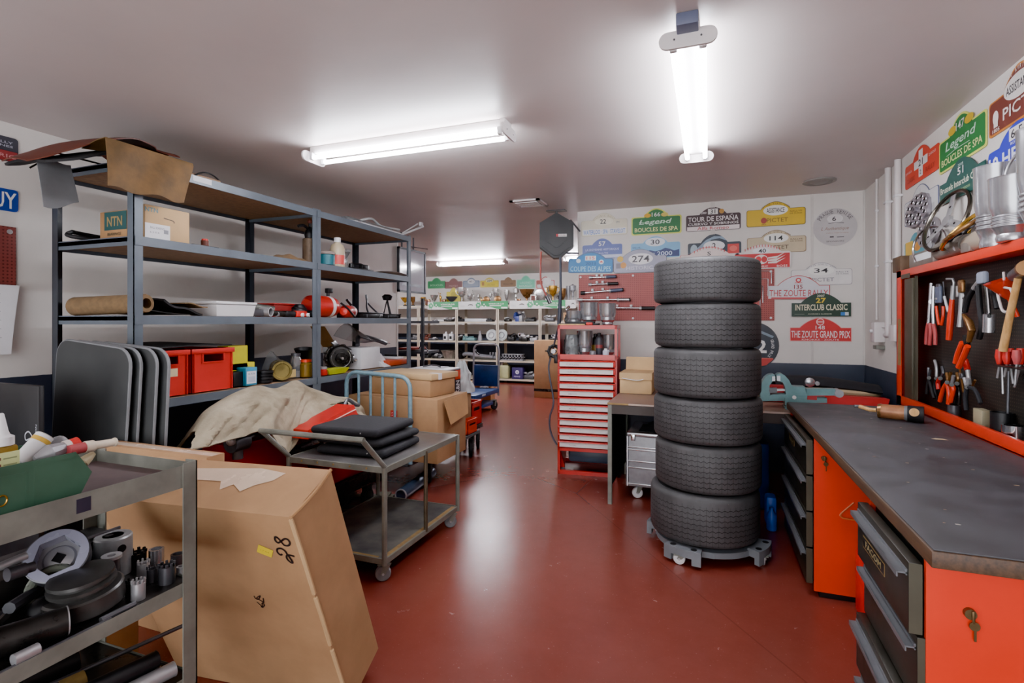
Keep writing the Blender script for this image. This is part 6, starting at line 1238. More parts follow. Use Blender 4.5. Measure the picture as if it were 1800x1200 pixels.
# ------------------------------------------------------------------ tyres on a dolly
tc = Vector((-.012, 3.485, 0))
dl = T('tyre_dolly', 'grey plastic dolly on casters under the tyre stack', 'dolly', tc)
gp = mat('grey_dolly_plastic', '#6d7277', .5, 0, .12, 8)
b = M(gp).lathe([(.17, .055), (.30, .055), (.30, .088), (.17, .088)], Matrix.Translation(tc), 40, closed=True); b.box((tc.x - .3, tc.y - .045, .055), (tc.x + .3, tc.y + .045, .085)); b.box((tc.x - .045, tc.y - .3, .055), (tc.x + .045, tc.y + .3, .0855)); part(b, 'dolly_ring', dl)
for k in range(4):
    a = math.radians(-112 + 90 * k); X = Matrix.Translation(tc) @ Matrix.Rotation(a, 4, 'Z')
    b = M(gp); h = .31; A = arc(0, 0, .365, -h, h, 10) + arc(0, 0, .29, h, -h, 10); b.prism(A, .058, .102, 0, X)
    for s_ in (-1, 1): b.prism(arc(0, 0, .365, s_ * h * .55, s_ * h, 5) + arc(0, 0, .335, s_ * h, s_ * h * .55, 5), .022, .06, 0, X); b.cyl(X @ Vector((.335 * math.cos(s_ * h * .6), .335 * math.sin(s_ * h * .6), .102)), X @ Vector((.335 * math.cos(s_ * h * .6), .335 * math.sin(s_ * h * .6), .1035)), .018, n=14, m='blk')
    part(b, 'corner_pad', dl)
    p = X @ Vector((.338, -.02, 0)); caster(p.x, p.y, .034, dl, 'white', .024, a + 1.9, .062)
bounds = [.1045, .404, .686, .955, 1.247, 1.515, 1.782]
offs = [(-.015, -.005, .006), (.004, .0, -.004), (.002, .004, .004), (-.002, -.003, 0), (.0, .002, -.003), (-.003, .0, .0)]
labs = ['bottom tyre of the stack with a dusty chipped sidewall', 'second tyre from the bottom of the stack', 'third tyre from the bottom of the stack', 'fourth tyre from the bottom of the stack', 'second tyre from the top of the stack', 'topmost tyre of the stack in front of the rally plates']
R = .314
base = None
for i in range(6):
    h = bounds[i + 1] - bounds[i] - .003; o = Vector((tc.x + offs[i][0], tc.y + offs[i][1], bounds[i] + .001)); r = R + offs[i][2]
    t = T('racing_tyre', labs[i], 'tyre', o, 'stacked treaded racing tyres')
    pr = [(.20, .03), (.205, .012), (.225, .004), (.262, .002), (r - .024, .005), (r - .008, .016), (r - .001, .034), (r, h / 2), (r - .001, h - .034), (r - .008, h - .016), (r - .024, h - .005), (.262, h - .002), (.225, h - .004), (.205, h - .012), (.20, h - .03), (.21, h * .75), (.215, h / 2), (.21, h * .25)]
    b = M(K['tyre']).lathe(pr, Matrix.Translation(o) @ Matrix.Rotation(i * .7, 4, 'Z'), 96, closed=True); part(b, 'tread', t, origin=o)
    for z in (h - .0045, .0045): part(M(K['rub']).ring(o + Vector((0, 0, z)), (0, 0, 1), .272, .004, 48, 6), 'sidewall_rib', t)
# ------------------------------------------------------------------ hose reel
hc_ = Vector((-1.49, 5.30, 2.30))
hr = T('hose_reel', 'black six sided hose reel hung from the ceiling at the wall corner', 'hose reel', hc_)
X = Matrix.Translation(hc_) @ Matrix.Rotation(.28, 4, 'Z') @ Matrix.Rotation(PI / 2, 4, 'X')
hx = [(.0, .235), (.175, .13), (.175, -.12), (.03, -.235), (-.03, -.235), (-.175, -.12), (-.175, .13)]
b = M(K['blk']); b.prism(hx, -.07, .07, 0, X); b.prism([(x * .9, y * .9) for x, y in hx], .07, .085, 0, X); b.prism([(x * .9, y * .9) for x, y in hx], -.085, -.07, 0, X); b.prism([(x * .55, y * .55) for x, y in hx], .085, .092, 0, X); part(b, 'reel_case', hr)
b = M(C('#d9d6d6')); b.X = X; b.box((-.005, -.02, .0952), (.105, .008, .0965)); b.box((-.005, -.02, .0966), (.018, .008, .0968), '#b8343a'); b.text('HOSE REEL', .06, -.006, .07, .013, .097, '#8d4448', .004); part(b, 'badge', hr)
b = M(K['gun']); b.tube([hc_ + Vector((.0, 0, .225)), Vector((hc_.x, hc_.y, CEIL - .002))], .012, 8); b.tube([hc_ + Vector((.15, .0, .16)), Vector((hc_.x + .22, YB - .02, 2.36)), ], .009, 8); b.tube([hc_ + Vector((.08, .0, -.18)), Vector((-1.29, YB - .01, 2.13))], .009, 8); b.box((hc_.x - .1, hc_.y - .05, CEIL - .012), (hc_.x + .1, hc_.y + .05, CEIL - .002)); part(b, 'bracket', hr)
P = [Py(x, y, 5.22) for x, y in ((951, 442), (950, 475), (951, 497), (956, 511), (962, 522))]
b = M(C('#a8453a')).tube(smooth(P), .0095, 10); part(b, 'air_hose', hr, 'orange red air hose hanging from the reel')
b = M(K['gun']); a0, a1 = Py(961, 520, 5.22), Py(967, 533, 5.22); b.cyl(a0, a1, .02, n=12); part(b, 'hose_coupling', hr)
b = M(mat('slate_cable', '#353a48', .5)); P = [Py(x, y, 5.12) for x, y in ((985, 452), (985.5, 500), (984, 545), (982.5, 570))]; b.tube(P, .014, 10, taper=[.012, .012, .02, .02]); P2 = [(-1.345, 4.66, 1.30), (-1.345, 4.66, 1.05)]; 
P3 = smooth([P[-1]] + [Vector((-1.40, 4.82, 1.1)), Vector((-1.42, 4.78, .95))] + [Py(x, y, 4.72) for x, y in ((973, 705), (967, 730), (966, 748), (970, 765), (979, 782))]); b.tube(P3, .009, 8)
one(b, 'power_cable', 'dark cable hanging from the hose reel down beside the red chest', 'cable')
b = M(K['blk']); q = Py(974, 617, 4.80); b.ring(q, (.2, -1, .1), .05, .016, 20, 8); b.cyl(q + Vector((0, .02, 0)), q + Vector((0, -.03, 0)), .022, n=12, m='bright'); b.cb(q + Vector((.02, .0, -.08)), (.035, .04, .07), 0, .008); b.tube([q + Vector((-.04, -.01, -.02)), q + Vector((-.045, 0, -.13))], .005, 6); b.tube([q + Vector((-.05, 0, .0)), q + Vector((-.09, 0, .0))], .006, 6)
for k in range(8):
    a = k * PI / 4; b.cb(q + Vector((.056 * math.cos(a), -.01, .056 * math.sin(a))), (.022, .03, .022), 0, .004)
one(b, 'hand_wheel', 'black knobbed hand wheel tool hanging on the side of the red chest', 'tool')
# ------------------------------------------------------------------ work bench
BZ = .86
bt = T('workbench_top', 'long dark rubber topped bench worktop with oiled wood edge', 'worktop', (.88, 2.75, BZ - .045))
part(M(K['edge']).box((.497, 1.515, BZ - .045), (1.285, 3.985, BZ - .004), 0, .004), 'wood_edge', bt)
part(M(K['bench']).box((.502, 1.52, BZ - .004), (1.283, 3.98, BZ), 0, .0015), 'rubber_sheet', bt)
def cabinet(y0, y1, label, openf=(), lock_y=None):
    t = T('drawer_cabinet', label, 'cabinet', (.8, (y0 + y1) / 2, 0), 'orange sided drawer cabinets under the bench')
    b = M(K['org']); b.box((.505, y0, .03), (1.26, y0 + .012, BZ - .047)); b.box((.505, y1 - .012, .03), (1.26, y1, BZ - .047)); b.box((1.25, y0, .03), (1.26, y1, BZ - .047)); b.box((.52, y0 + .012, .03), (1.25, y1 - .012, .05)); part(b, 'case', t)
    part(M(K['blk']).box((.53, y0 + .01, .0), (1.25, y1 - .01, .03)), 'plinth', t)
    part(M(K['oliveD']).box((.52, y0 + .013, .05), (.53, y1 - .013, BZ - .05)), 'front_frame', t)
    n = 4; ph = (BZ - .06 - .06) / n
    for i in range(n):
        z1 = BZ - .06 - i * ph; x = .47 - (openf[i] if i < len(openf) else 0)
        b = M(K['oliveD']); b.box((x, y0 + .004, z1 - ph + .004), (x + .03, y1 - .004, z1 - .002), 'oliveD', .003); b.box((x + .0305, y0 + .02, z1 - ph + .01), (1.2, y1 - .02, z1 - .03), 'blk'); b.box((x + .001, y0 + .0032, z1 - ph + .006), (x + .029, y0 + .004, z1 - .004), 'olive'); d = part(b, 'drawer', t)
        hz = z1 - .035
        b = M(mat('grey_handle_rail', '#6f7276', .4, .4, .12, 12)); b.box((x - .021, y0 + .012, hz), (x, y1 - .012, hz + .004)); b.box((x - .023, y0 + .012, hz - .010), (x - .020, y1 - .012, hz + .004)); b.box((x - .0032, y0 + .012, hz - .004), (x, y1 - .012, hz + .012)); part(b, 'handle', d)
        if i == 0:
            b = M(K['oliveD']); ym = y0 + (y1 - y0) * .62; b.box((x - .0012, ym - .11, z1 - .125), (x - .0002, ym + .11, z1 - .088), 'tan'); b.box((x - .0016, ym - .107, z1 - .122), (x - .0011, ym + .107, z1 - .091), 'blk'); b.X = Matrix(((0, 0, -1, x - .0018), (-1, 0, 0, ym), (0, 1, 0, z1 - .1065), (0, 0, 0, 1))); b.text('FACOM', 0, 0, .16, .02, 0, '#a89a6a', .02); part(b, 'badge', d)
    ky = Vector((.63 if lock_y is None else lock_y[0], y0, .66 if lock_y is None else lock_y[1]))
    b = M(mat('tarnished_brass', '#6d5a3e', .4, .8, .2, 20)); b.cyl(ky, ky + Vector((0, -.012, 0)), .0125, n=16); b.cb(ky + Vector((.004, -.014, -.003)), (.006, .004, .026), 0, .001); part(b, 'lock', t)
    k = M(mat('tarnished_brass', '#6d5a3e')); k.cyl(ky + Vector((.008, -.008, -.028)), ky + Vector((.008, -.0105, -.028)), .011, n=14); k.cb(ky + Vector((.009, -.0092, -.049)), (.005, .002, .03), 0); k.tube([ky + Vector((.004, -.013, -.008)), ky + Vector((.007, -.012, -.02))], .0018, 6); part(k, 'key', t)
    return t
lk = Py(1703, 1076, 1.575)
cabinet(1.575, 2.06, 'orange sided cabinet with olive drawers at the near end of the bench', (.0, -.018, .004, -.01), (lk.x, lk.z))
lk = Py(1448, 805, 3.04)
cabinet(3.04, 3.86, 'orange sided cabinet with olive drawers at the far end of the bench', (), (lk.x, lk.z))
# jerrycan and hook between the cabinets
jc = T('jerrycan', 'red fuel can on the floor between the two drawer cabinets', 'jerrycan', (.78, 2.88, 0))
b = M(C('#d3171c', .35)).box((.665, 2.80, .0), (.95, 2.97, .32), 0, .025); b.box((.71, 2.84, .32), (.9, 2.93, .345), 0, .01); part(b, 'can_body', jc)
b = M(K['redp']); b.tube(smooth([(.72, 2.885, .34), (.74, 2.885, .385), (.8, 2.885, .39), (.85, 2.885, .36)]), .012, 8); part(b, 'handle', jc)
p = [Py(x, y, 3.03) for x, y in ((1501, 883), (1479, 902), (1478, 907), (1484, 911), (1506, 914))]
b = M(C('#c86a3c')).tube(smooth(p, 3), .0045, 8); one(b, 'wire_hook', 'bent orange wire hook on the side of the far cabinet', 'hook')
# vise
vs = T('bench_vise', 'teal cast iron bench vise with open jaws behind the bench end', 'vise', (.6, 4.2, TZ))
Yv = 4.22
def sil(b, pts, hw, m=0, bevel=0):   # silhouette traced at the vise's depth, extruded across it
    P = [Py(1270 + x / 5.4545, 540 + y / 5.4545, Yv) for x, y in pts]
    b.prism([(p.x, p.z) for p in P], -hw, hw, m, Matrix(((1, 0, 0, 0), (0, 0, -1, Yv), (0, 1, 0, 0), (0, 0, 0, 1))))
b = M(K['teal'])
sil(b, [(360, 890), (356, 770), (372, 712), (400, 668), (432, 642), (470, 634), (492, 640), (500, 660), (498, 696), (470, 706), (446, 740), (440, 790), (452, 830), (440, 890)], .045)
sil(b, [(508, 646), (530, 630), (560, 630), (590, 648), (628, 690), (650, 735), (668, 750), (780, 755), (795, 830), (600, 830), (592, 760), (570, 715), (540, 700), (512, 690)], .05)
sil(b, [(440, 838), (470, 826), (800, 826), (800, 856), (460, 868), (440, 880)], .055); sil(b, [(345, 866), (600, 856), (600, 890), (345, 892)], .04)
sil(b, [(590, 850), (795, 850), (795, 925), (590, 925)], .065); sil(b, [(800, 862), (990, 862), (990, 908), (800, 908)], .045)
z_ = Py(1400, 540 + 925 / 5.4545, Yv).z; xa_, xb_ = Py(1378, 700, Yv).x, Py(1416, 700, Yv).x
b.box((xa_, Yv - .08, TZ + .001), (xb_, Yv + .08, TZ + .02), 0, .004); b.box((xa_ + .02, Yv - .05, TZ + .02), (xb_ - .02, Yv + .05, z_ + .002)); part(b, 'vise_body', vs)
b = M(K['teal']); sil(b, [(795, 775), (1070, 778), (1072, 838), (795, 840)], .04); part(b, 'slide_bar', vs)
b = M(K['bright']); sil(b, [(468, 655), (498, 655), (498, 700), (468, 700)], .052); part(b, 'jaw_plate', vs)
b = M(K['bright']); sil(b, [(512, 650), (545, 650), (545, 700), (512, 696)], .056); part(b, 'jaw_plate', vs)
b = M(K['gun']); sil(b, [(440, 770), (520, 770), (520, 815), (440, 815)], .018); sil(b, [(440, 780), (600, 780), (600, 800), (440, 800)], .012, 'bright'); part(b, 'screw_shaft', vs)
b = M(K['aluw']); e_ = Py(1472, 690, Yv); b.cyl(e_ + Vector((0, -.06, 0)), e_ + Vector((0, .05, 0)), .027, n=18); part(b, 'spindle', vs)
b = M(C('#a02428')); e_ = Py(1426, 699, Yv - .047); b.box((e_.x - .035, Yv - .0465, e_.z - .014), (e_.x + .035, Yv - .0455, e_.z + .014)); part(b, 'red_label', vs)
b = M(K['lamp']); e_ = Py(1396, 698, Yv - .066); b.cyl(e_, e_ + Vector((0, -.008, 0)), .013, n=14); part(b, 'bolt_cap', vs)
# things behind the vise on the table
def seatf(u, v):
    x = .62 + .68 * u - .0; 
    return (x, 4.60 + .27 * v + .04 * u, TZ + .03 + .10 * (1 - .55 * u) * math.sin(PI * v) ** .5 + .012 * math.sin(9 * u))
t = T('seat_cover', 'long black upholstered saddle with cream base lying behind the vise', 'seat', (.95, 4.74, TZ))
b = M(K['foam']).grid(lambda u, v: (.50 + .72 * u, 4.62 + .26 * v, TZ + .105 + .075 * math.sin(PI * v) ** .6 * (1 - .35 * u) + .02 * math.sin(4 * u)), 20, 10, 0, .02); part(b, 'cover', t)
b = M(C('#b7a582')); b.tube(smooth([(.70, 4.66, TZ + .105), (.95, 4.64, TZ + .085), (1.16, 4.66, TZ + .075), (1.22, 4.75, TZ + .05)]), .022, 8); b.box((.55, 4.66, TZ + .06), (1.2, 4.86, TZ + .1), 0, .01); part(b, 'base_rim', t)
b = M(K['alu']); q1 = Py(1424, 672, 4.58); b.lathe([(0, 0), (.035, 0), (.036, .015), (.02, .022), (0, .022)], axis_frame(q1 + Vector((0, .02, 0)), q1), 20); q2 = Py(1437, 674, 4.58); b.cyl(q2 + Vector((0, .02, 0)), q2, .016, n=14); part(b, 'buckle', t)
b = M(C('#b4161c')); b.hexa([(.72, 4.45, TZ + .002), (1.20, 4.45, TZ + .002), (1.20, 4.60, TZ + .002), (.72, 4.60, TZ + .002), (.66, 4.47, TZ + .085), (1.22, 4.47, TZ + .065), (1.22, 4.60, TZ + .06), (.66, 4.60, TZ + .08)])
one(b, 'red_pouch', 'red fabric pouch lying under the black saddle', 'pouch')
b = M(C('#a5181f')); b.box((.40, 4.50, TZ + .002), (.62, 4.58, TZ + .13), 0, .01); b.box((.42, 4.497, TZ + .05), (.60, 4.499, TZ + .06), '#d9c9c0')
one(b, 'red_box', 'red box standing behind the open jaws of the vise', 'box')
b = M(K['card']); b.box((.02, 4.70, TZ + .002), (.36, 4.86, TZ + .22), 0, .004)
one(b, 'cardboard_carton', 'tan carton hidden between the tyres and the vise', 'carton')
# mallet on the bench
mp = lambda x, y: Pz(x, y, BZ + .03)
a0, a1 = Pz(1549, 722, BZ + .044), Pz(1616, 728, BZ + .044); d = (a1 - a0).normalized()
ml = T('wooden_mallet', 'wooden hammer with copper faced end and fat black rubber head on the bench', 'mallet', a0)
b = M(mat('copper_block', '#8a5a3c', .4, .3, .2, 12, col2='#b07a52')); L_ = (a1 - a0).length; b.cyl(a0, a0 + d * L_ * .62, .039, n=20); b.cyl(a0 - d * .016, a0, .037, .041, n=20, m='bronze'); part(b, 'copper_end', ml)
b = M(K['rub']); b.cyl(a0 + d * L_ * .62, a0 + d * L_ * .70, .040, n=20, m='grey'); b.cyl(a0 + d * L_ * .70, a0 + d * (L_ + .02), .043, n=24); e_ = a0 + d * L_ * .88; n_ = Vector((-.3, -.85, .3)); n_ = (n_ - d * n_.dot(d)).normalized(); b.cyl(e_ + n_ * .040, e_ + n_ * .0445, .022, n=18, m='wood'); part(b, 'rubber_head', ml)
b = M(K['wood']); hs = a0 - d * .02 + Vector((0, .01, 0)); b.tube([hs + Vector((-.07, .05, .01)), hs + Vector((-.03, .015, .0)), hs], .011, 8); b.cb(hs + Vector((-.075, .055, .01)), (.04, .02, .016), 'gun', .003, ); part(b, 'pick_end', ml)
b = M(C('#c9b08c'))
for i in range(26):
    p = Vector((random.uniform(.56, 1.1), random.uniform(1.6, 3.7), BZ + .0008)); s_ = random.uniform(.003, .009); b.add([p + Vector((s_ * math.cos(k * 1.3 + i), s_ * .7 * math.sin(k * 1.3 + i), .0006 * (k % 2))) for k in range(5)], [(0, 1, 2, 3, 4)], ['#c9b08c', '#8d6a50', '#b9b4aa'][i % 3])
p = Pz(1650, 772, BZ + .001); b.add([p + Vector((x, y, .001)) for x, y in ((-.03, .0), (-.005, .022), (.02, .018), (.035, -.012), (.01, -.008), (-.015, -.012))], [(0, 1, 2, 3, 4, 5)], '#d8c19a')
o = one(b, 'wood_shavings', 'small wood chips and metal shavings scattered on the bench top', 'shavings'); o['kind'] = 'stuff'
# ------------------------------------------------------------------ orange tool cupboard on the wall
FX_, PX_ = 1.17, 1.275; OY0, OY1 = 1.50, 4.15; OZ0, OZ1 = BZ + .002, 1.735
tc_ = T('tool_cupboard', 'orange framed tool cupboard with black perforated back above the bench', 'tool cupboard', (1.23, 2.8, OZ0))
b = M(K['org']); b.box((FX_, OY0, OZ0), (FX_ + .02, OY1, OZ0 + .06), 0, .002); b.box((FX_, OY0, OZ0), (1.296, OY1, OZ0 + .008)); b.box((FX_, OY0, OZ1 - .045), (1.296, OY1, OZ1), 0, .002)
b.box((FX_, OY1 - .012, OZ0), (1.296, OY1, OZ1), 0, .002); b.box((FX_, OY1 - .085, OZ0), (FX_ + .004, OY1, OZ1)); part(b, 'frame', tc_)
part(M(K['pegblk']).box((PX_, OY0 + .01, OZ0 + .008), (1.295, OY1 - .015, OZ1 - .045)), 'perforated_panel', tc_)
b = M(K['olive']); b.box((FX_ + .006, OY1 - .26, OZ0 + .06), (FX_ + .025, OY1 - .125, OZ1 - .06), 0, .003); b.box((FX_ + .02, OY1 - .27, OZ0 + .03), (1.205, OY1 - .255, OZ1 - .05)); part(b, 'shutter_rail', tc_)
b = M(K['tan']); b.box((FX_ - .0012, OY1 - .085, 1.12), (FX_ - .0002, OY1 - .03, 1.42)); part(b, 'bare_patch', tc_, 'bare tan patch where the paint is missing'); b = M(K['olive']).box((FX_ - .0012, OY1 - .25, OZ1 - .058), (FX_ - .0002, OY1 - .09, OZ1 - .03)); part(b, 'worn_plate', tc_)
TL = lambda px, py, x=1.245: Px(px, py, x)
def tl(name, label, cat='tool', grp=None): return T(name, label, cat, (1.25, 0, 0), grp)
def grip_pair(t, pts_l, pts_r, r, m, nm='grip'):
    for P in (pts_l, pts_r):
        if P: part(M(K[m]).tube(smooth([TL(*p) for p in P]), r * .85, 10), nm, t)
G = 'hand tools hung on the black perforated panel'
# long nose pliers, faded red
t = T('long_pliers', 'long slim pliers with faded red dipped handles nearest the cupboard corner', 'pliers', TL(1635, 495), G)
b = M(K['alu']); b.tube([TL(1637, 497), TL(1634, 540), TL(1632, 570)], .009, 8); b.tube([TL(1641, 503), TL(1640, 545), TL(1641, 570)], .009, 8); b.cyl(TL(1637, 530, 1.238), TL(1637, 530, 1.252), .013, n=12); part(b, 'jaws', t)
pr = mat('faded_red_grip', '#b8494a', .5)
for P in (((1632, 568), (1629, 585), (1628, 605)), ((1635, 568), (1636, 585), (1634, 606)), ((1641, 570), (1644, 585), (1644, 606))): part(M(pr).tube(smooth([TL(*p) for p in P]), .0105, 10), 'grip', t)
t = T('pipe_pliers', 'blue grey slip joint pliers with orange loop handles', 'pliers', TL(1650, 505), G)
b = M(C('#5a6478')); b.cb(TL(1650, 518), (.02, .07, .10), 0, .012); b.cb(TL(1650, 503), (.016, .05, .03), 'gun', .006); b.cb(TL(1649, 525), (.024, .03, .012), 'bright', .002); part(b, 'jaws', t)
grip_pair(t, ((1646, 538), (1648, 555), (1651, 571)), ((1658, 538), (1658, 555), (1655, 571)), .0095, 'org')
t = T('hook_driver', 'long orange handled tool with a bent steel hook on top', 'tool', TL(1675, 500), G)
b = M(K['bright']).tube([TL(1664, 490), TL(1675, 490), TL(1677, 497), TL(1675, 525)], .006, 8); b.tube([TL(1676, 502), TL(1674, 526)], .011, 10); part(b, 'shank', t)
part(M(K['org']).tube([TL(1674, 524), TL(1671, 560), TL(1668, 597)], .02, 14, taper=[.011, .0165, .0145]), 'handle', t)
b = M(K['white']).tube([TL(1660, 521, 1.262), TL(1667, 548, 1.262)], .007, 8); b.tube([TL(1658, 495, 1.262), TL(1660, 521, 1.262)], .004, 8, 'gun')
one(b, 'steel_scriber', 'thin white scriber hanging behind the orange handled tool', 'scriber', G)
t = T('adjustable_wrench', 'adjustable wrench with polished handle', 'wrench', TL(1690, 500), G)
b = M(K['bronze']).cb(TL(1690, 503), (.02, .055, .07), 0, .014); b.cb(TL(1684, 512), (.016, .02, .06), 'bright', .004); part(b, 'head', t)
b = M(K['bright']).tube([TL(1691, 515), TL(1689, 545), TL(1687, 574)], .012, 8, taper=[.013, .011, .014]); b.ring(TL(1692, 520), (1, 0, 0), .012, .004, 16, 6); part(b, 'handle', t)
t = T('hose_clamp_pliers', 'big pliers with silver head and long curved black handles', 'pliers', TL(1725, 490), G)
b = M(C('#9aa3b5')).cb(TL(1727, 488, 1.235), (.03, .07, .06), 0, .012); b.tube([TL(1722, 494, 1.235), TL(1712, 507, 1.235)], .012, 8, 'bright'); part(b, 'head', t)
for P in (((1714, 505), (1702, 525), (1696, 548)), ((1719, 500), (1722, 540), (1726, 570), (1721, 595)), ((1736, 498), (1748, 520), (1753, 542))): part(M(K['rub']).tube(smooth([TL(p[0], p[1], 1.238) for p in P]), .0125, 10), 'grip', t)
b = M(K['chrome']); t = T('socket_extension', 'chrome extension bar with deep socket beside the curved black handles', 'socket', TL(1737, 520, 1.21), G)
b.tube([TL(1734, 500, 1.21), TL(1737, 530, 1.21), TL(1739, 556, 1.21)], .008, 10); part(b, 'bar', t); b = M(K['alu']); b.cyl(TL(1739, 552, 1.21), TL(1738, 584, 1.21), .0225, n=20); b.cyl(TL(1739, 552.5, 1.208), TL(1739, 556, 1.19), .008, n=8, m='blk'); part(b, 'deep_socket', t)
b = M(K['org']); p0, p1, p2 = TL(1773, 505, 1.215), TL(1738, 496, 1.215), TL(1777, 527, 1.225); 
b.lathe([(.062, 0), (.014, .085), (.009, .09), (.009, .17), (.007, .17), (.007, .09), (.058, 0)], axis_frame(TL(1760, 492, 1.2), TL(1777, 530, 1.235)), 24)
one(b, 'orange_funnel', 'orange plastic funnel behind the snap hook', 'funnel', G)
b = M(K['lamp']); P = [TL(x, y, 1.195) for x, y in ((1764, 505), (1757, 507), (1754, 516), (1757, 530), (1762, 545), (1770, 548), (1778, 540), (1781, 520), (1776, 507))]; b.tube(smooth(P, 3), .0055, 8, closed=True); b.tube([TL(1764, 478, 1.2), TL(1766, 505, 1.2)], .005, 8)
one(b, 'snap_hook', 'large white snap hook in front of the orange funnel', 'hook', G)
t = T('hammer', 'hammer with long honey coloured wooden handle crossing the panel', 'hammer', TL(1790, 480, 1.18), G)
part(M(K['wood']).tube([TL(1790, 488, 1.185), TL(1775, 555, 1.185), TL(1763, 616, 1.185)], .021, 14, taper=[.0125, .0135, .0155]), 'handle', t)
b = M(K['steeld']); h0 = TL(1790, 480, 1.185); b.cyl(h0 + Vector((.02, .07, -.005)), h0 + Vector((-.02, -.09, .01)), .026, n=18, m='gun'); b.cyl(h0 + Vector((-.02, -.09, .01)), h0 + Vector((-.026, -.115, .012)), .03, n=18, m='bronze'); part(b, 'head', t)
t = T('locking_pliers', 'dark jawed pliers with bright orange red handles in the middle of the panel', 'pliers', TL(1700, 570, 1.2), G)
b = M(K['bronze']); b.tube([TL(1693, 553, 1.2), TL(1704, 567, 1.2), TL(1708, 580, 1.2), TL(1703, 600, 1.2)], .017, 10, taper=[.007, .017, .016, .011]); b.tube([TL(1697, 590, 1.205), TL(1700, 605, 1.205)], .014, 8, 'steeld'); part(b, 'jaws', t)
grip_pair(t, ((1692, 602, 1.2), (1684, 622, 1.2), (1680, 638, 1.2)), ((1701, 608, 1.195), (1693, 628, 1.195), (1685, 645, 1.195)), .016, 'org')
def pliers(label, jaw, piv, gl, gr, gm, r=.011, x=1.24, jm='gun'):
    t = T('small_pliers', label, 'pliers', TL(*piv), G)
    b = M(K[jm])
    for J in jaw: b.tube(smooth([TL(p[0], p[1], x) for p in J] + [TL(piv[0], piv[1], x)], 3), .008, 8)
    b.cyl(TL(piv[0], piv[1], x - .009), TL(piv[0], piv[1], x + .009), .0105, n=14, m='steeld'); part(b, 'jaws', t)
    for g in (gl, gr):
        if g: part(M(K[gm]).tube(smooth([TL(piv[0], piv[1], x)] + [TL(p[0], p[1], x) for p in g]), r * .85, 10), 'grip', t)
pliers('small pliers with black handles lowest at the cupboard corner', [((1632, 646),), ((1635, 650),)], (1633, 664), ((1630, 680), (1629, 692)), ((1637, 682), (1642, 700)), 'rub')
pliers('slim black handled pliers behind the small corner pair', [((1643, 633), (1646, 645))], (1646, 665), ((1643, 680), (1646, 703)), ((1650, 668), (1648, 680)), 'rub', x=1.255, jm='bright')
pliers('red handled nippers between the two black handled pliers', [((1656, 644), (1658, 655))], (1653, 665), ((1649, 672), (1650, 684)), None, 'redp', .014, 1.235)
pliers('bright orange handled pliers spread wide low on the panel', [((1664, 655), (1666, 668)), ((1671, 654), (1669, 666))], (1665, 672), ((1658, 684), (1652, 705)), ((1668, 690), (1667, 710)), 'org', .0125, 1.215, 'bronze')
pliers('orange handled pliers just right of the wide spread pair', [((1676, 660), (1674, 670))], (1673, 676), ((1676, 684), (1671, 706)), None, 'org', .0125, 1.21, 'bright')
pliers('brown handled pliers in the low cluster', [((1682, 655), (1684, 665))], (1682, 674), ((1680, 690), (1678, 712)), ((1686, 690), (1685, 710)), 'steeld', .011, 1.24, 'bronze')
pliers('cutters with blue grey handles opening wide low on the panel', [((1695, 664), (1697, 672)), ((1703, 665), (1701, 672))], (1700, 680), ((1697, 700), (1699, 721)), ((1714, 685), (1724, 709)), 'foam', .0115, 1.205, 'bright')
b = M(K['redp']).tube([TL(1696, 632, 1.225), TL(1701, 650, 1.225)], .014, 10); b.tube([TL(1701, 650, 1.225), TL(1704, 676, 1.225)], .010, 10, 'bright')
one(b, 'nut_driver', 'nut driver with red handle pointing down to the open cutters', 'nut driver', G)
b = M(K['bronze']); b.tube(smooth([TL(1687, 648, 1.25), TL(1690, 665, 1.25), TL(1694, 690, 1.25)]), .005, 6); b.tube(smooth([TL(1714, 668, 1.25), TL(1710, 676, 1.25), TL(1709, 682, 1.25)]), .006, 6); b.cb(TL(1690, 660, 1.25), (.016, .04, .03), 'gun', .004)
one(b, 'circlip_tool', 'thin bronze circlip tool behind the open cutters', 'tool', G)
# screwdriver rack
t = T('screwdriver_rack', 'narrow dark steel rack holding red screwdrivers', 'rack', TL(1785, 645, 1.22))
y0, y1 = TL(1752, 645, 1.2).y, TL(1850, 645, 1.2).y; z = TL(1775, 643, 1.2).z
b = M(K['steeld']).box((1.17, y1, z - .006), (1.27, y0, z)); b.box((1.262, y1, z - .06), (1.27, y0, z)); part(b, 'bracket', t)
for i, (px, top, bot, px2, lab) in enumerate(((1757, 614, 664, 1753, 'first red screwdriver in the rack beside the hammer handle tip'), (1761, 612, 692, 1763, 'longest red screwdriver of the rack'), (1770, 618, 662, 1765, 'third red screwdriver standing behind the hammer handle'), (1776, 612, 674, 1781, 'orange red screwdriver with slanting shaft'), (1787, 615, 676, 1784, 'faded pink screwdriver in the rack'), (1794, 612, 680, 1783, 'thick red and black screwdriver at the picture edge'))):
    t = T('screwdriver', lab.replace('at the picture edge', 'last in the rack'), 'screwdriver', TL(px, 640, 1.21), 'red screwdrivers in the rack'); x = 1.20 + .02 * (i % 2)
    part(M(pr if i == 4 else K['redp']).tube([TL(px, top, x), TL(px, (top + 640) / 2, x), TL(px, 640, x)], .015, 12, taper=[.013, .0165, .009]), 'handle', t)
    part(M(K['bright']).tube([TL(px, 640, x), TL(px2, bot, x)], .0045, 8), 'shaft', t)
b = M(K['gun']).tube([TL(1773, 652, 1.255), TL(1771, 738, 1.255)], .0055, 8); one(b, 'long_rod', 'long thin rod hanging below the screwdriver rack', 'rod', G)
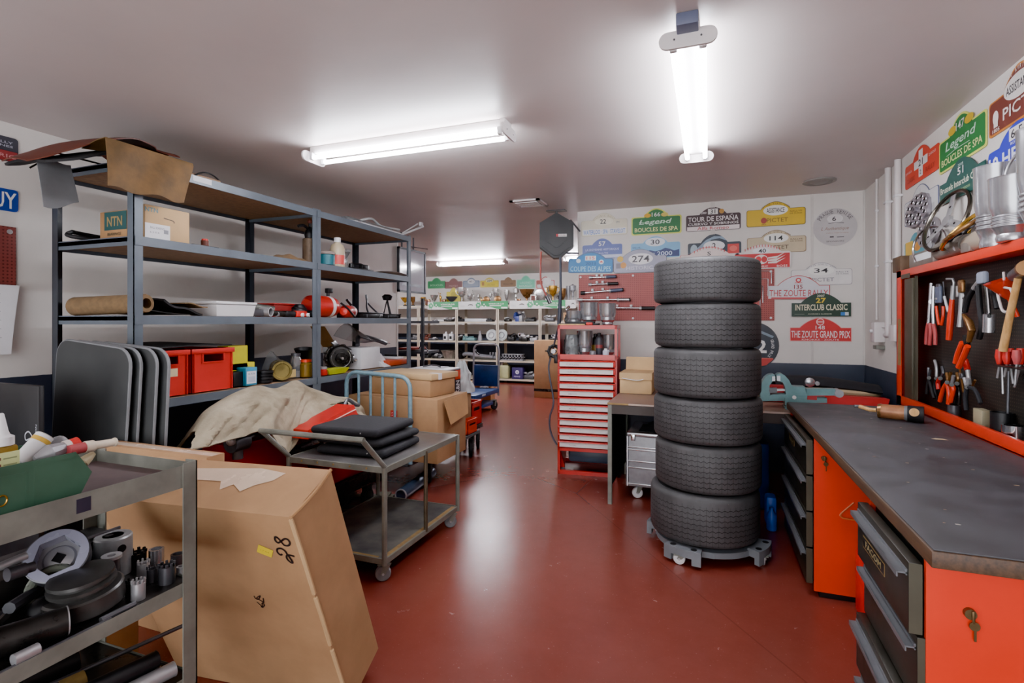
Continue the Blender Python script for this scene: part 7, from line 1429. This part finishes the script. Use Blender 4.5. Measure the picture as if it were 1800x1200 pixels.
# ledge items
lz = OZ0 + .009
def ledge(px, r, h, wl, m, label, name, x=1.232, top=None):
    y = TL(px, 740, x).y; b = M(K[m]).lathe([(r - wl, 0), (r, 0), (r, h), (r - wl, h)], Matrix.Translation((x, y, lz)), 26, closed=True)
    return one(b, name, label, name.split('_')[-1])
ledge(1677, .028, .085, .006, 'gun', 'small grey ring standing on the cupboard ledge under the orange pliers', 'steel_ring')
y = TL(1727, 745, 1.235).y; one(M(C('#9c9578')).box((1.215, y - .045, lz), (1.255, y + .045, lz + .11), 0, .003), 'beige_block', 'small beige block on the cupboard ledge', 'block')
ledge(1761, .0405, .125, .004, 'blk', 'black cup on the cupboard ledge below the long rod', 'black_cup', 1.2325)
ledge(1782, .0405, .085, .008, 'chrome', 'bright steel bearing ring at the front of the cupboard ledge', 'bearing_ring', 1.2325)
# ---- on top of the cupboard
oz = OZ1 + .001
b = M(mat('rusty_block', '#6a5440', .6, .3, .3, 14)); y = Px(1590, 455, 1.22).y; b.box((1.18, y - .06, oz), (1.27, y + .10, oz + .10), 0, .004)
one(b, 'wood_block', 'rusty brown block at the far corner of the cupboard top', 'block')
gr = mat('dirty_cast_alu', '#8d857c', .5, .5, .2, 12)
y0, y1 = Px(1601, 455, 1.19).y, Px(1643, 450, 1.19).y
t = T('cast_housing', 'long grey cast housing with white paper label on the cupboard top', 'car part', (1.23, (y0 + y1) / 2, oz))
b = M(gr); b.box((1.18, y1, oz), (1.28, y0, oz + .085), 0, .008); part(b, 'housing', t); b = M(K['paper']); b.box((1.1785, y1 + .02, oz + .03), (1.1795, y0 - .09, oz + .07)); part(b, 'paper_label', t)
ya, yb = y1 - .01, Px(1690, 440, 1.19).y
b = M(gr); b.tube([(1.225, ya, oz + .058), (1.225, (ya + yb) / 2, oz + .06), (1.225, yb, oz + .058)], .056, 16, taper=[.054, .057, .05]); b.sph((1.19, ya - .2, oz + .045), .02, 'bright', n=10); b.sph((1.19, ya - .27, oz + .045), .018, 'bright', n=10)
one(b, 'cast_cylinder', 'dull grey cast cylinder lying on the cupboard top', 'car part')
ya, yb = yb - .012, Px(1733, 430, 1.19).y
b = M(C('#a39684')); b.tube([(1.225, ya, oz + .05), (1.225, (ya + yb) / 2, oz + .056), (1.225, yb, oz + .05)], .052, 14, taper=[.045, .054, .048]); b.cb((1.19, ya - .06, oz + .03), (.03, .09, .05), gr, .006)
one(b, 'cast_elbow', 'pale stone coloured casting next to the aluminium cups on the cupboard', 'car part')
def drilled(c, ax, R_, label, n1=7, n2=12, lobes=0):
    X = axis_frame(c, Vector(c) + Vector(ax)); b = M(mat('drilled_alloy', '#a9a4aa', .35, .7, .12, 14)); k = 64
    prof = []
    out = [(R_ * (1 + (.035 * math.cos(lobes * 2 * PI * i / k) if lobes else 0)) * math.cos(2 * PI * i / k), R_ * (1 + (.035 * math.cos(lobes * 2 * PI * i / k) if lobes else 0)) * math.sin(2 * PI * i / k)) for i in range(k)]
    b.prism(out, -.012, .012, 0, X); b.X = X
    for (rr, nn, hr) in ((R_ * .78, n2, R_ * .13), (R_ * .45, n1, R_ * .13)):
        for i in range(nn):
            a = 2 * PI * i / nn; q = (rr * math.cos(a), rr * math.sin(a)); b.lathe([(hr * 1.25, .0122), (hr, .016), (hr * .9, .013), (hr * .85, .0125)], Matrix.Translation((q[0], q[1], 0)), 14); b.flat(ell(q[0], q[1], hr * .86, hr * .86, 14), .0132, 'steeld')
    b.lathe([(R_ * .16, .012), (R_ * .16, .03), (R_ * .1, .03), (R_ * .1, .013)], None, 18); return one(b, 'drilled_disc', label, 'disc', 'drilled alloy discs')
c = Px(1614, 370, 1.255); drilled(c, (-1, -.25, .2), .112, 'upper drilled alloy disc leaning against the wall plate', lobes=14)
c = Px(1632, 405, 1.262); drilled((1.262, c.y, c.z - .01), (-1, -.2, .1), .095, 'lower drilled alloy disc behind the upright rimmed wheel', 5, 9)
def swheel(c, ax, R_, r, label, m, spokes=3, sm='bright', g='rimmed wheels on the cupboard top'):
    X = axis_frame(c, Vector(c) + Vector(ax)); t = T('rimmed_wheel', label, 'rimmed wheel', c, g)  # small spoked wheels, too small for steering
    b = M(K[m]); b.lathe([(R_ + r * math.cos(2 * PI * i / 10), r * math.sin(2 * PI * i / 10)) for i in range(10)], X, 44, closed=True); part(b, 'rim', t)
    b = M(K[sm]); b.X = X
    for i in range(spokes):
        a = 2 * PI * i / spokes + .5; b.cb((R_ * .52, 0, -.004), (R_ * .92, R_ * .22, .004), 0, .001, Matrix.Rotation(a, 4, 'Z')); b.cyl((R_ * .5 * math.cos(a), R_ * .5 * math.sin(a), -.002), (R_ * .5 * math.cos(a), R_ * .5 * math.sin(a), -.0005), .007, n=10, m='steeld')
    b.lathe([(0, .004), (R_ * .18, .004), (R_ * .2, -.006), (R_ * .2, -.014), (0, -.014)], None, 20); part(b, 'spokes', t); return t
K['dkchrome'] = mat('smoked_chrome', '#6a655c', .2, .9, .2, 6)
c = Px(1634, 407, 1.225); c.z = oz + .115; swheel(c, (-1, -.5, .12), .112, .0065, 'round chrome rimmed wheel standing at the front of the cupboard top', 'chrome', 3)
c = Px(1663, 388, 1.215); swheel(c, (-.62, -.12, .22), .168, .011, 'large leaning wheel with dark shiny rim in the middle of the cupboard top', 'dkchrome', 3)
c = Px(1692, 392, 1.232); c.z = oz + .135; swheel(c, (-.45, .25, .5), .118, .010, 'wheel with yellowed rim behind the large dark rimmed one', 'gold', 3, 'gun')
c = Px(1707, 390, 1.232); c.z = oz + .15; swheel(c, (-.40, .10, .60), .125, .011, 'dark bronze wheel closest to the aluminium trumpets', 'bronze', 3, 'gun')
for px, h, r2, x, lab in ((1752, .37, .082, 1.225, 'tall aluminium trumpet stacked double on the cupboard top'), (1784, .27, .085, 1.20, 'wide aluminium trumpet with ribs at the front of the cupboard top'), (1838, .42, .085, 1.225, 'tall aluminium trumpet partly outside the picture on the cupboard top')):
    y = Px(px, 410, x).y; cup(Vector((x, y, oz)), .062, r2, h, lab.replace(' partly outside the picture', ' next to the wide one'), 'alu', 4, 'aluminium trumpets on the cupboard top')
c = Px(1795, 300, 1.235); b = M(K['bright']); b.ring(c, (-1, -.2, .1), .085, .006, 30, 8); b.tube(smooth([c + Vector((0, -.03, -.08)), c + Vector((0, -.09, -.13)), c + Vector((0, -.13, -.14))]), .006, 6)
one(b, 'wire_ring', 'thin steel wire ring resting on the tall aluminium trumpets', 'ring')
# ------------------------------------------------------------------ far room: cream shelving
FY, FYB = 11.2, 11.75; FL = [1.80, 1.41, .955, .515, .095]
fx = [-7.68, -6.65, -5.61, -4.56, -3.53, -2.49]
fs = T('cream_shelving', 'long cream steel shelving of five bays along the far wall', 'shelving', (-5.1, 11.5, 0))
for i, x in enumerate(fx):
    for y in (FY, FYB - .03):
        b = M(K['cream']); b.box((x - .035, y, 0), (x + .035, y + .006, FL[0])); b.box((x - .006, y, 0), (x + .006, y + .04, FL[0])); part(b, 'post', fs)
for i in range(5):
    for z in FL:
        b = M(K['cream']); b.box((fx[i] + .012, FY + .008, z - .004), (fx[i + 1] - .012, FYB, z)); b.box((fx[i] + .036, FY + .001, z - .036), (fx[i + 1] - .036, FY + .007, z)); part(b, 'shelf_board', fs)
bz = FL[0] + .001
bn = [(752, 806, 1), (806, 835, 0), (835, 893, 1), (893, 896, 2), (896, 925, 0), (925, 994, 1), (994, 1012, 0)]
ban_l = ['first green and white sponsor strip at the left of the trophy shelf', 'white strip between the first and second green strips', 'second green and white sponsor strip in the middle of the trophy shelf', '', 'white strip between the second and third green strips', 'third green and white sponsor strip below the gold cup', 'white strip at the right end of the trophy shelf']
zb0, zb1 = Py(870, 543, FY).z, Py(870, 529, FY).z
for (a, c, k), lab in zip(bn, ban_l):
    if k == 2: continue
    xa, xb = Py(a, 535, FY - .004).x, Py(c, 535, FY - .004).x; w, H = xb - xa - .004, zb1 - zb0
    X = Matrix(((1, 0, 0, (xa + xb) / 2), (0, 0, -1, FY - .001), (0, 1, 0, zb0), (0, 0, 0, 1)))
    b = M(C('#d9d9d6')); b.prism([(-w / 2, 0), (w / 2, 0), (w / 2, H), (-w / 2, H)], 0, .004, 0, X); b.X = X
    if k: art = [('p', [(-.33, 1), (.5, 1), (.5, 0), (.2, .0), (-.05, .3), (-.3, .35)], '#2f8a52'), ('e', -.4, .5, .075, .34, '#3b9560'), ('t', '74', -.4, .5, .06, .3, W_), ('t', 'VETERAN CAR CLUB', .15, .66, .45, .17, W_), ('r', -.05, .38, .3, .46, W_), ('r', .3, .05, .48, .26, W_)] + [('e', -.47 + .075 * math.cos(j) + .07, .5 + .42 * math.sin(j), .012, .06, '#3b9560') for j in range(6)] + [('e', -.27 + .05 * j, .35 + .25 * (j % 2), .02, .1, W_) for j in range(3)]
    else: art = [('p', [(.05, .42), (.12, .62), (.25, .68), (.36, .6), (.4, .42), (.33, .48), (.25, .5), (.16, .5)], '#6d6a66'), ('r', -.4, .3, -.1, .33, '#b9b6b2'), ('r', -.4, .45, -.12, .48, '#b9b6b2')]
    paint(b, art, w, H, .0045); one(b, 'sponsor_strip', lab, 'banner', 'sponsor strips along the trophy shelf')  # printed strips fixed along the front of the trophy shelf
def fplate(a, c, t_, bt_, bc, fc, art, label, Y=YF, ly=0, **k):
    X, w, H = bmat(a, c, t_, bt_, ly, Y); plate(X, w, H, label, bc, fc, art, grp='rally plates above the trophies', bd=.02, rc=.04, **k)
fplate(752, 783, 488, 507, '#5aa86e', '#2f8f55', [('t', 'BOUCLES', 0, .3, .7, .18, '#9ad0a4')], 'green rally plate leftmost above the trophies')
fplate(782, 813, 489, 507, '#8a5a52', '#7c4a45', [('t', 'PICTET', 0, .25, .5, .16, '#b08a80')], 'brown red rally plate between the leftmost green and grey plates on the far wall')
fplate(814, 843, 488, 505, '#5f6f88', '#8d98a8', [('e', 0, .6, .22, .25, '#dcdcdc'), ('t', '401', 0, .6, .24, .2, BK)], 'grey blue rally plate numbered 401 on the far wall')
fplate(844, 877, 487.5, 505, '#c9b23a', '#d9c41f', [('e', 0, .68, .2, .18, '#d9d2a0'), ('t', '264', 0, .68, .24, .2, BK), ('r', -.4, .2, -.28, .55, '#b07a2a'), ('t', 'PICTET', .1, .25, .4, .16, '#b0982a')], 'yellow rally plate numbered 264 above the trophies')
fplate(880, 907, 487, 504, '#8a6a4a', '#866848', [('t', 'RALLYE', 0, .3, .6, .16, '#5a4230')], 'brown rally plate between the yellow and mint plates on the far wall')
fplate(908, 941, 484, 507, '#8fd0b0', '#6cc4a0', [('t', 'LEGEND', 0, .45, .6, .16, '#a9dcc4'), ('t', 'BOUCLES', 0, .2, .7, .14, '#c9e4d4')], 'mint green rally plate above the bronze bowl')
fplate(943, 975, 486, 507, '#b9483e', '#d8d2d0', [('e', .12, .62, .2, .3, '#e6e2e0'), ('r', -.48, .35, -.15, .65, '#9a4a38')], 'white and red rally plate above the gold cup', ly=1)
fplate(785, 810, 505, 530, '#c9b62a', '#d8c824', [('e', 0, .5, .2, .2, '#b9a822')], 'small yellow plate behind the wide shallow bowl', Y=YF - .1)
# trophies
def troph(px, kind, H, label, m='silver', r=.07, y=11.5, bm_='blk'):
    p = Py(px, 528, y); c = Vector((p.x, y, bz)); h = H
    t = T('trophy_cup', label, 'trophy', c, 'trophies crowding the top of the far shelving'); X = Matrix.Translation(c)
    part(M(K[bm_]).lathe([(r * .62, 0), (r * .62, h * .1), (r * .5, h * .14), (0, h * .14)], X, 18), 'base', t)
    b = M(K[m])
    if kind == 'cup':
        b.lathe([(r * .42, h * .14), (r * .15, h * .2), (r * .12, h * .42), (r * .3, h * .46), (r * .75, h * .58), (r * .95, h * .8), (r * 1.0, h), (r * .93, h), (r * .85, h * .8), (0, h * .55)], X, 20)
        for s in (-1, 1): b.tube(smooth([c + Vector((s * r * .9, 0, h * .88)), c + Vector((s * r * 1.4, 0, h * .9)), c + Vector((s * r * 1.35, 0, h * .68)), c + Vector((s * r * .72, 0, h * .58))]), r * .08, 6)
    elif kind == 'bowl': b.lathe([(r * .4, h * .14), (r * .18, h * .25), (r * .18, h * .4), (r * .7, h * .55), (r * 1.2, h * .8), (r * 1.5, h), (r * 1.42, h), (r * .6, h * .62), (0, h * .58)], X, 24)
    elif kind == 'plain': b.lathe([(r * .4, h * .14), (r * .2, h * .3), (r * .5, h * .45), (r * .7, h * .6), (r * .75, h), (r * .68, h), (r * .6, h * .6), (0, h * .5)], X, 18)
    elif kind == 'plate': b.X = TR(c.x, c.y, c.z + h * .55, 0, -.2) @ Matrix.Rotation(PI / 2, 4, 'X'); b.lathe([(0, 0), (r * .7, 0), (r, .01), (r, .018), (r * .7, .008), (0, .008)], None, 26); b.X = Matrix(); b.box(c + Vector((-r * .3, -.02, h * .13)), c + Vector((r * .3, .03, h * .2)), 'wood', .004)
    elif kind == 'fig':
        b.lathe([(r * .3, h * .14), (r * .16, h * .3), (r * .3, h * .45), (r * .38, h * .62), (r * .16, h * .74)], X, 12); b.sph(c + Vector((0, 0, h * .84)), r * .26, n=12); b.tube([c + Vector((-r * .3, 0, h * .66)), c + Vector((-r * .75, 0, h * .95))], r * .1, 6); b.tube([c + Vector((r * .3, 0, h * .66)), c + Vector((r * .65, 0, h * .5))], r * .1, 6)
    elif kind == 'block': b.box(c + Vector((-r, -.03, h * .1)), c + Vector((r, .03, h)), 0, .01); b.box(c + Vector((-r * .7, -.034, h * .3)), c + Vector((r * .7, -.03, h * .85)), 'woodr', .0)
    elif kind == 'tall': b.lathe([(r * .5, h * .14), (r * .2, h * .18), (r * .18, h * .35), (r * .35, h * .38), (r * .2, h * .45), (r * .3, h * .6), (r * .75, h * .68), (r * .82, h * .9), (r * .5, h * .92), (r * .15, h * .97), (0, h)], X, 18)
    part(b, 'cup_body', t); return t
for a in ((712, 'bowl', .22, 'gold bowl trophy seen past the end of the steel shelving', 'gold', .08, 11.4), (726, 'plain', .24, 'bronze goblet trophy hidden below the hanging white panel', 'bronze', .08, 11.5), (744, 'cup', .22, 'small gold cup at the edge of the hanging white panel', 'gold', .06, 11.4),
          (752, 'block', .16, 'small brown plaque trophy beside the first green strip', 'bronze', .06, 11.35), (763, 'bowl', .27, 'silver bowl trophy under the leftmost green plate', 'silver', .07, 11.45), (774, 'fig', .36, 'gold figure trophy with raised arm below the leftmost green plate', 'gold', .07, 11.55), (780, 'block', .15, 'dark plaque trophy next to the wide shallow bowl', 'bronze', .05, 11.35), (794, 'bowl', .22, 'wide shallow pewter bowl in front of the small yellow plate', 'gun', .10, 11.4), (812, 'cup', .44, 'largest silver two handled cup below the grey blue plate', 'silver', .11, 11.45), (826, 'cup', .27, 'small silver cup right of the largest two handled cup', 'silver', .07, 11.4), (833, 'fig', .40, 'pale silver figure trophy under the grey blue plate', 'silver', .06, 11.6), (841, 'tall', .28, 'short lidded silver cup below the gap before the yellow plate', 'silver', .06, 11.4), (846, 'fig', .22, 'small gold figure trophy under the yellow plate', 'gold', .05, 11.35), (855, 'plate', .22, 'round copper plaque on a stand under the yellow plate', 'bronze', .09, 11.4), (862, 'tall', .32, 'slim silver trophy between the two copper plaques', 'silver', .05, 11.55), (875, 'plate', .23, 'second round copper plaque closer to the brown plate', 'bronze', .09, 11.38), (872, 'cup', .40, 'silver cup with wide curling handles below the yellow plate', 'silver', .08, 11.6), (891, 'plain', .36, 'plain silver beaker trophy below the brown plate', 'silver', .08, 11.55), (907, 'tall', .42, 'tall lidded silver trophy left of the bronze bowl', 'silver', .09, 11.45), (926, 'bowl', .36, 'large bronze bowl trophy below the mint plate', 'bronze', .12, 11.5), (912, 'block', .14, 'tiny red brown trophy block beside the tall lidded one', 'bronze', .04, 11.35), (938, 'block', .24, 'silver plaque trophy right of the bronze bowl', 'silver', .07, 11.4), (948, 'plate', .42, 'large silver plate trophy behind the hanging red hose', 'silver', .13, 11.55), (960, 'tall', .42, 'silver lidded trophy between the red hose and gold cup', 'silver', .09, 11.5), (972, 'cup', .42, 'gold two handled cup under the white and red plate', 'gold', .10, 11.4), (984, 'cup', .2, 'low black based cup between the gold cup and dark goblet', 'steeld', .05, 11.4), (989, 'plain', .36, 'dark red goblet trophy behind the hanging cable', 'bronze', .10, 11.45), (999, 'plain', .42, 'pale grey trophy beaker beside the red pegboard', 'aluw', .07, 11.55), (1007, 'tall', .46, 'tallest grey trophy partly hidden by the red pegboard', 'aluw', .09, 11.45)):
    troph(*a)
# items on the far shelves
def F(px, z, y=11.4): p = Py(px, 560, y); return Vector((p.x, y, z + .002))
def fi(name, label, b, cat, grp='parts on the far cream shelving'): return one(b, name, label, cat, grp)
def lump(c, w, h, d, m, n, seed=0, m2=None):
    b = M(K[m] if m in K else C(m)); rnd = random.Random(seed)
    w *= .8; b.cb(c + Vector((0, 0, h * .25)), (w * .8, d * .7, h * .5), 0, min(w, h, d) * .15)
    for i in range(n):
        q = c + Vector((rnd.uniform(-.4, .4) * w, rnd.uniform(-.35, .35) * d, h * rnd.uniform(.3, .75)))
        if i % 3 == 0: b.cyl(q + Vector((-w * .15, 0, 0)), q + Vector((w * .15, rnd.uniform(-.1, .1) * d, h * .1)), h * .16, n=12, m=m2 or 0)
        elif i % 3 == 1: b.ring(q, (rnd.uniform(-1, 1), rnd.uniform(-1, 1), .5), h * .2, h * .06, 16, 6, m2 or 0)
        else: b.cb(q, (w * .25, d * .25, h * .22), m2 or 0, h * .04)
    return b
z1, z2, z3, z4 = FL[1:]
for a in ((766, z1, .16, .07, 'gun', 'grey lever arm on the upper shelf of the far room'), (790, z1, .34, .12, 'steeld', 'dark gear linkage under the first green strip'), (811, z1, .28, .14, 'blk', 'folded black covers at the cream post'), (862, z1, .26, .09, 'blk', 'flat black part at the right of the second bay'), (893, z1, .22, .12, 'steeld', 'dark brackets at the start of the third bay'), (911, z1, .16, .26, '#2c3a78', 'blue plastic pump part on the upper far shelf'), (917, z1, .12, .28, 'aluw', 'pale grey fitting beside the blue pump part'), (933, z1, .36, .12, 'blk', 'flat black tray with papers below the third green strip'), (967, z1, .34, .17, 'gun', 'grey and black gearbox cover in the fourth bay'),
          (752, z2, .2, .16, 'woodr', 'brown part at the start of the middle far shelf'), (762, z2, .3, .1, 'gun', 'row of small black fittings on the middle far shelf'), (807, z2, .24, .15, 'steeld', 'dark part right of the first cream post'), (826, z2, .5, .14, 'teal', 'teal crate of parts on the middle far shelf'), (900, z2, .26, .22, 'blk', 'black hub with arms on the middle far shelf'), (921, z2, .34, .22, 'steeld', 'black brake assembly in the third bay'), (940, z2, .28, .16, 'aluw', 'silver casting at the end of the third bay'),
          (752, z3, .2, .12, 'blk', 'black part on the lower far shelf behind the white papers'), (767, z3, .26, .13, 'steeld', 'dark coupling on the lower far shelf'), (776, z3, .16, .12, 'gun', 'grey ball joint left of the fluted bowl'), (811, z3, .12, .3, 'blk', 'black lever right of the fluted bowl'), (881, z3, .12, .16, 'blk', 'black part beside the finned engine head'), (930, z4, .4, .18, 'gun', 'grey gear parts on the lowest far shelf'), (800, z4, .3, .3, 'blk', 'black case at floor level in the second bay'), (976, z2, .4, .2, 'steeld', 'dark parts behind the tall cardboard box'), (730, z2, .3, .13, 'gun', 'grey parts seen between the steel posts')):
    px, z, w, h, m, lab = a; c = F(px, z); fi('machine_part', lab, lump(c, w, h, .26, m, 7, int(px), 'bright' if m in ('gun', 'steeld', 'aluw') else None), 'car part')
c = F(777, z1); fi('white_bottle', 'small white bottle lying on the upper far shelf', M(K['white']).cyl(c + Vector((-.1, 0, .03)), c + Vector((.06, 0, .03)), .028, n=14).cyl(c + Vector((.06, 0, .03)), c + Vector((.1, 0, .03)), .014, n=10), 'bottle')
c = F(838, z1, 11.5); fi('white_tray', 'long white tray in the second bay of the upper far shelf', M(C('#c9cbd0')).box(c + Vector((-.3, -.1, 0)), c + Vector((.3, .12, .07)), 0, .006).box(c + Vector((-.28, -.08, .07)), c + Vector((.28, .1, .075)), 'grey'), 'tray')
for i, px in enumerate((784, 794)):
    c = F(px, z2); b = M(K['white']); b.cb(c + Vector((0, 0, .08)), (.11, .12, .16), 0, .02); b.cyl(c + Vector((0, 0, .16)), c + Vector((0, 0, .21)), .025, n=12); b.cb(c + Vector((0, -.061, .07)), (.06, .004, .07), 'blk'); fi('white_canister', ('first', 'second')[i] + ' white canister on the middle shelf of the first far bay', b, 'canister')
c = F(844, z2, 11.35); fi('silver_spout', 'upright silver spout on the middle far shelf', M(K['aluw']).lathe([(.05, 0), (.045, .1), (.02, .2), (.035, .24), (0, .24)], Matrix.Translation(c), 14), 'spout')
for px, lab in ((864, 'round clear wrapped disc just before the second cream post'), (882, 'second clear wrapped disc just after the cream post')):
    c = F(px, z2, 11.4); b = M(K['bag']); b.lathe([(0, -.02), (.12, -.015), (.14, 0), (.12, .02), (.05, .025), (0, .02)], TR(c.x, c.y, c.z + .14, 0, PI / 2 - .25), 24); b.ring(c + Vector((0, -.03, .14)), (0, -1, .2), .07, .012, 20, 6, 'aluw'); fi('wrapped_disc', lab, b, 'disc')
c = F(790, z3, 11.35); b = M(mat('stained_alloy', '#9c998e', .4, .6, .2, 12)); n = 28; vs = []
pr = [(.11, 0), (.13, .05), (.17, .16), (.2, .2)]
for r, z in pr:
    for i in range(n): a = 2 * PI * i / n; q = r * (1 + .09 * (i % 2)); vs.append(c + Vector((q * math.cos(a), q * math.sin(a), z)))
b.add(vs, [(j * n + i, j * n + (i + 1) % n, (j + 1) * n + (i + 1) % n, (j + 1) * n + i) for j in range(3) for i in range(n)] + [tuple(range(n))]); fi('fluted_bowl', 'fluted metal bowl on the lower far shelf', b, 'bowl')
c = F(843, z3, 11.35); b = M(mat('grey_pipe', '#7d7f84', .4, .4, .1, 9)); b.tube(smooth([c + Vector((-.42, 0, .10)), c + Vector((-.3, -.03, .13)), c + Vector((0, -.03, .09)), c + Vector((.35, 0, .06))]), .045, 10); b.tube(smooth([c + Vector((-.25, .06, .05)), c + Vector((.1, .04, .045)), c + Vector((.42, .05, .05))]), .04, 10); b.cyl(c + Vector((-.12, 0, .13)), c + Vector((-.12, 0, .24)), .035, n=12)
for i in range(3): b.cyl(c + Vector((.25 + .07 * i, .05, .05)), c + Vector((.25 + .07 * i, .05, .17)), .02, n=10)
fi('exhaust_pipe', 'long grey exhaust pipes on the lower shelf behind the lift cart handle', b, 'exhaust')
c = F(902, z3, 11.35); b = M(K['aluw'])
b.cb(c + Vector((0, 0, .07)), (.52, .2, .02), 0, .003); b.cb(c + Vector((0, 0, .012)), (.54, .22, .022), 0, .003); b.cb(c + Vector((0, 0, .14)), (.5, .19, .015), 0, .003)
for i in range(7): b.cb(c + Vector((-.22 + .073 * i, 0, .075)), (.02, .18, .13), 0, .003); b.cyl(c + Vector((-.22 + .073 * i, -.08, .07)), c + Vector((-.22 + .073 * i, -.1, .07)), .018, n=10, m='blk')
fi('engine_head', 'silver finned cylinder head on the lower far shelf', b, 'engine part')
c = F(888, z4, 11.35); t = T('plastic_jerrycan', 'pale yellow plastic jerrycan on the lowest far shelf', 'jerrycan', c); b = M(K['oil']).cb(c + Vector((0, 0, .155)), (.22, .18, .30), 0, .03); part(b, 'can_body', t); b = M(K['oil']); b.tube(smooth([c + Vector((-.08, 0, .30)), c + Vector((-.05, 0, .335)), c + Vector((.04, 0, .335)), c + Vector((.08, 0, .30))]), .016, 8); part(b, 'handle', t); part(M(K['white']).cyl(c + Vector((-.07, -.04, .30)), c + Vector((-.07, -.04, .35)), .03, n=14), 'cap', t)
c = F(875, z4, 11.32); fi('white_tube', 'white plastic bottle beside the pale jerrycan', M(K['white']).lathe([(.05, 0), (.055, .01), (.055, .27), (.025, .31), (.025, .35), (0, .35)], Matrix.Translation(c + Vector((.0, -.02, 0))), 16), 'bottle')
c = F(911, z4, 11.35); b = M(C('#342a5c')).box(c + Vector((-.12, -.1, 0)), c + Vector((.14, .14, .26)), 0, .004); b.X = Matrix(((1, 0, 0, c.x + .01), (0, 0, -1, c.y - .1006), (0, 1, 0, c.z), (0, 0, 0, 1))); b.flat(ell(0, .16, .045, .045, 16), .0002, '#d9d6e2'); b.text('6', 0, .16, .035, .06, .0005, '#342a5c', .02); b.text('PENNZ', 0, .06, .15, .03, .0004, '#c9c6d8'); fi('purple_box', 'dark purple box with white symbol on the lowest far shelf', b, 'box')
c = F(1003, z1, 11.4); fi('tan_carton', 'tan carton on the upper far shelf behind the hanging cable', M(K['card']).box(c + Vector((-.14, -.1, 0)), c + Vector((.18, .15, .2)), 0, .003), 'carton')
# tall carton near the chest
c0, c1 = Pz(946, 697, 0), Pz(985, 702, 0)
t = T('tall_carton', 'tall narrow cardboard box standing on the far floor behind the red chest', 'box', (-2.75, 9.4, 0)); h = Py(960, 598, 9.3).z
part(M(K['card']).box((-3.03, 9.25, .002), (-2.45, 9.6, h), 0, .005), 'box_body', t); part(M(K['steeld']).box((-3.032, 9.245, .12), (-2.448, 9.25, .17)).box((-3.034, 9.25, .12), (-3.031, 9.6, .17)), 'dark_band', t, 'dark band around the foot')
# hanging white panel at the end of the left wall
t = T('hanging_board', 'hanging glossy white panel with grey frame past the end of the shelving', 'display panel', (XL + .04, 6.35, 1.83))
ya, yb = Px(700, 470, XL + .04).y, Px(747, 470, XL + .04).y; za, zb = 1.80, 2.395
part(M(K['board']).box((XL + .03, ya + .02, za + .02), (XL + .045, yb - .02, zb - .02)), 'panel', t)
b = M(K['rackd']); b.box((XL + .02, ya, zb - .025), (XL + .055, yb, zb)); b.box((XL + .02, ya, za), (XL + .055, yb, za + .025)); b.box((XL + .02, ya, za), (XL + .055, ya + .02, zb)); b.box((XL + .02, yb - .025, za), (XL + .055, yb, zb)); part(b, 'frame', t)
b = M(K['gun']); b.box((XL + .046, ya + .08, za + .09), (XL + .0475, yb - .1, za + .12)); part(b, 'dark_stripe', t); b = M(K['gun']); b.tube([(XL + .03, yb - .3, zb), (XL + .03, yb - .3, CEIL - .003)], .012, 8); b.tube([(XL + .03, ya + .1, zb), (XL + .03, ya + .1, CEIL - .003)], .012, 8); b.tube([(XL + .04, yb - .45, zb + .03), (XL + .14, yb - .1, zb + .035)], .006, 6); part(b, 'hanger', t)
# narrow dark rack past the wall end
t = T('narrow_rack', 'narrow dark steel rack standing beyond the end of the side wall', 'rack', (-4.2, 7.6, 0)); 
xr = Py(742, 560, 7.35).x
for x in (xr, xr - .55):
    part(M(K['rackd']).box((x - .022, 7.35, 0), (x + .022, 7.39, 1.78)), 'post', t)
for z in (1.42, .93, .4): part(M(K['rackd']).box((xr - .5, 7.355, z - .04), (xr + .02, 7.885, z)), 'shelf_board', t)
z = .952; c = Py(735, 620, 7.5)
b = M(K['paper']); 
for i in range(4): b.tube(smooth([(xr - .1 + .02 * i, 7.42, z + .02), (xr + .0 + .015 * i, 7.38, z + .10 - .01 * i), (xr + .10, 7.36, z + .02 - .02 * i)]), .009, 6, 'paper' if i % 2 else 'blk')
one(b, 'cable_coil', 'black and white cable loops on the narrow dark rack', 'cable')
b = M(C('#7d2b22')).box((xr - .46, 7.4, z), (xr - .16, 7.8, z + .03), 0, .004); one(b, 'red_folder', 'dark red folder on the narrow dark rack', 'folder')
b = M(K['blk']).box((xr - .44, 7.45, .402), (xr - .05, 7.8, .62), 0, .01); one(b, 'black_case', 'black case low on the narrow dark rack', 'case')
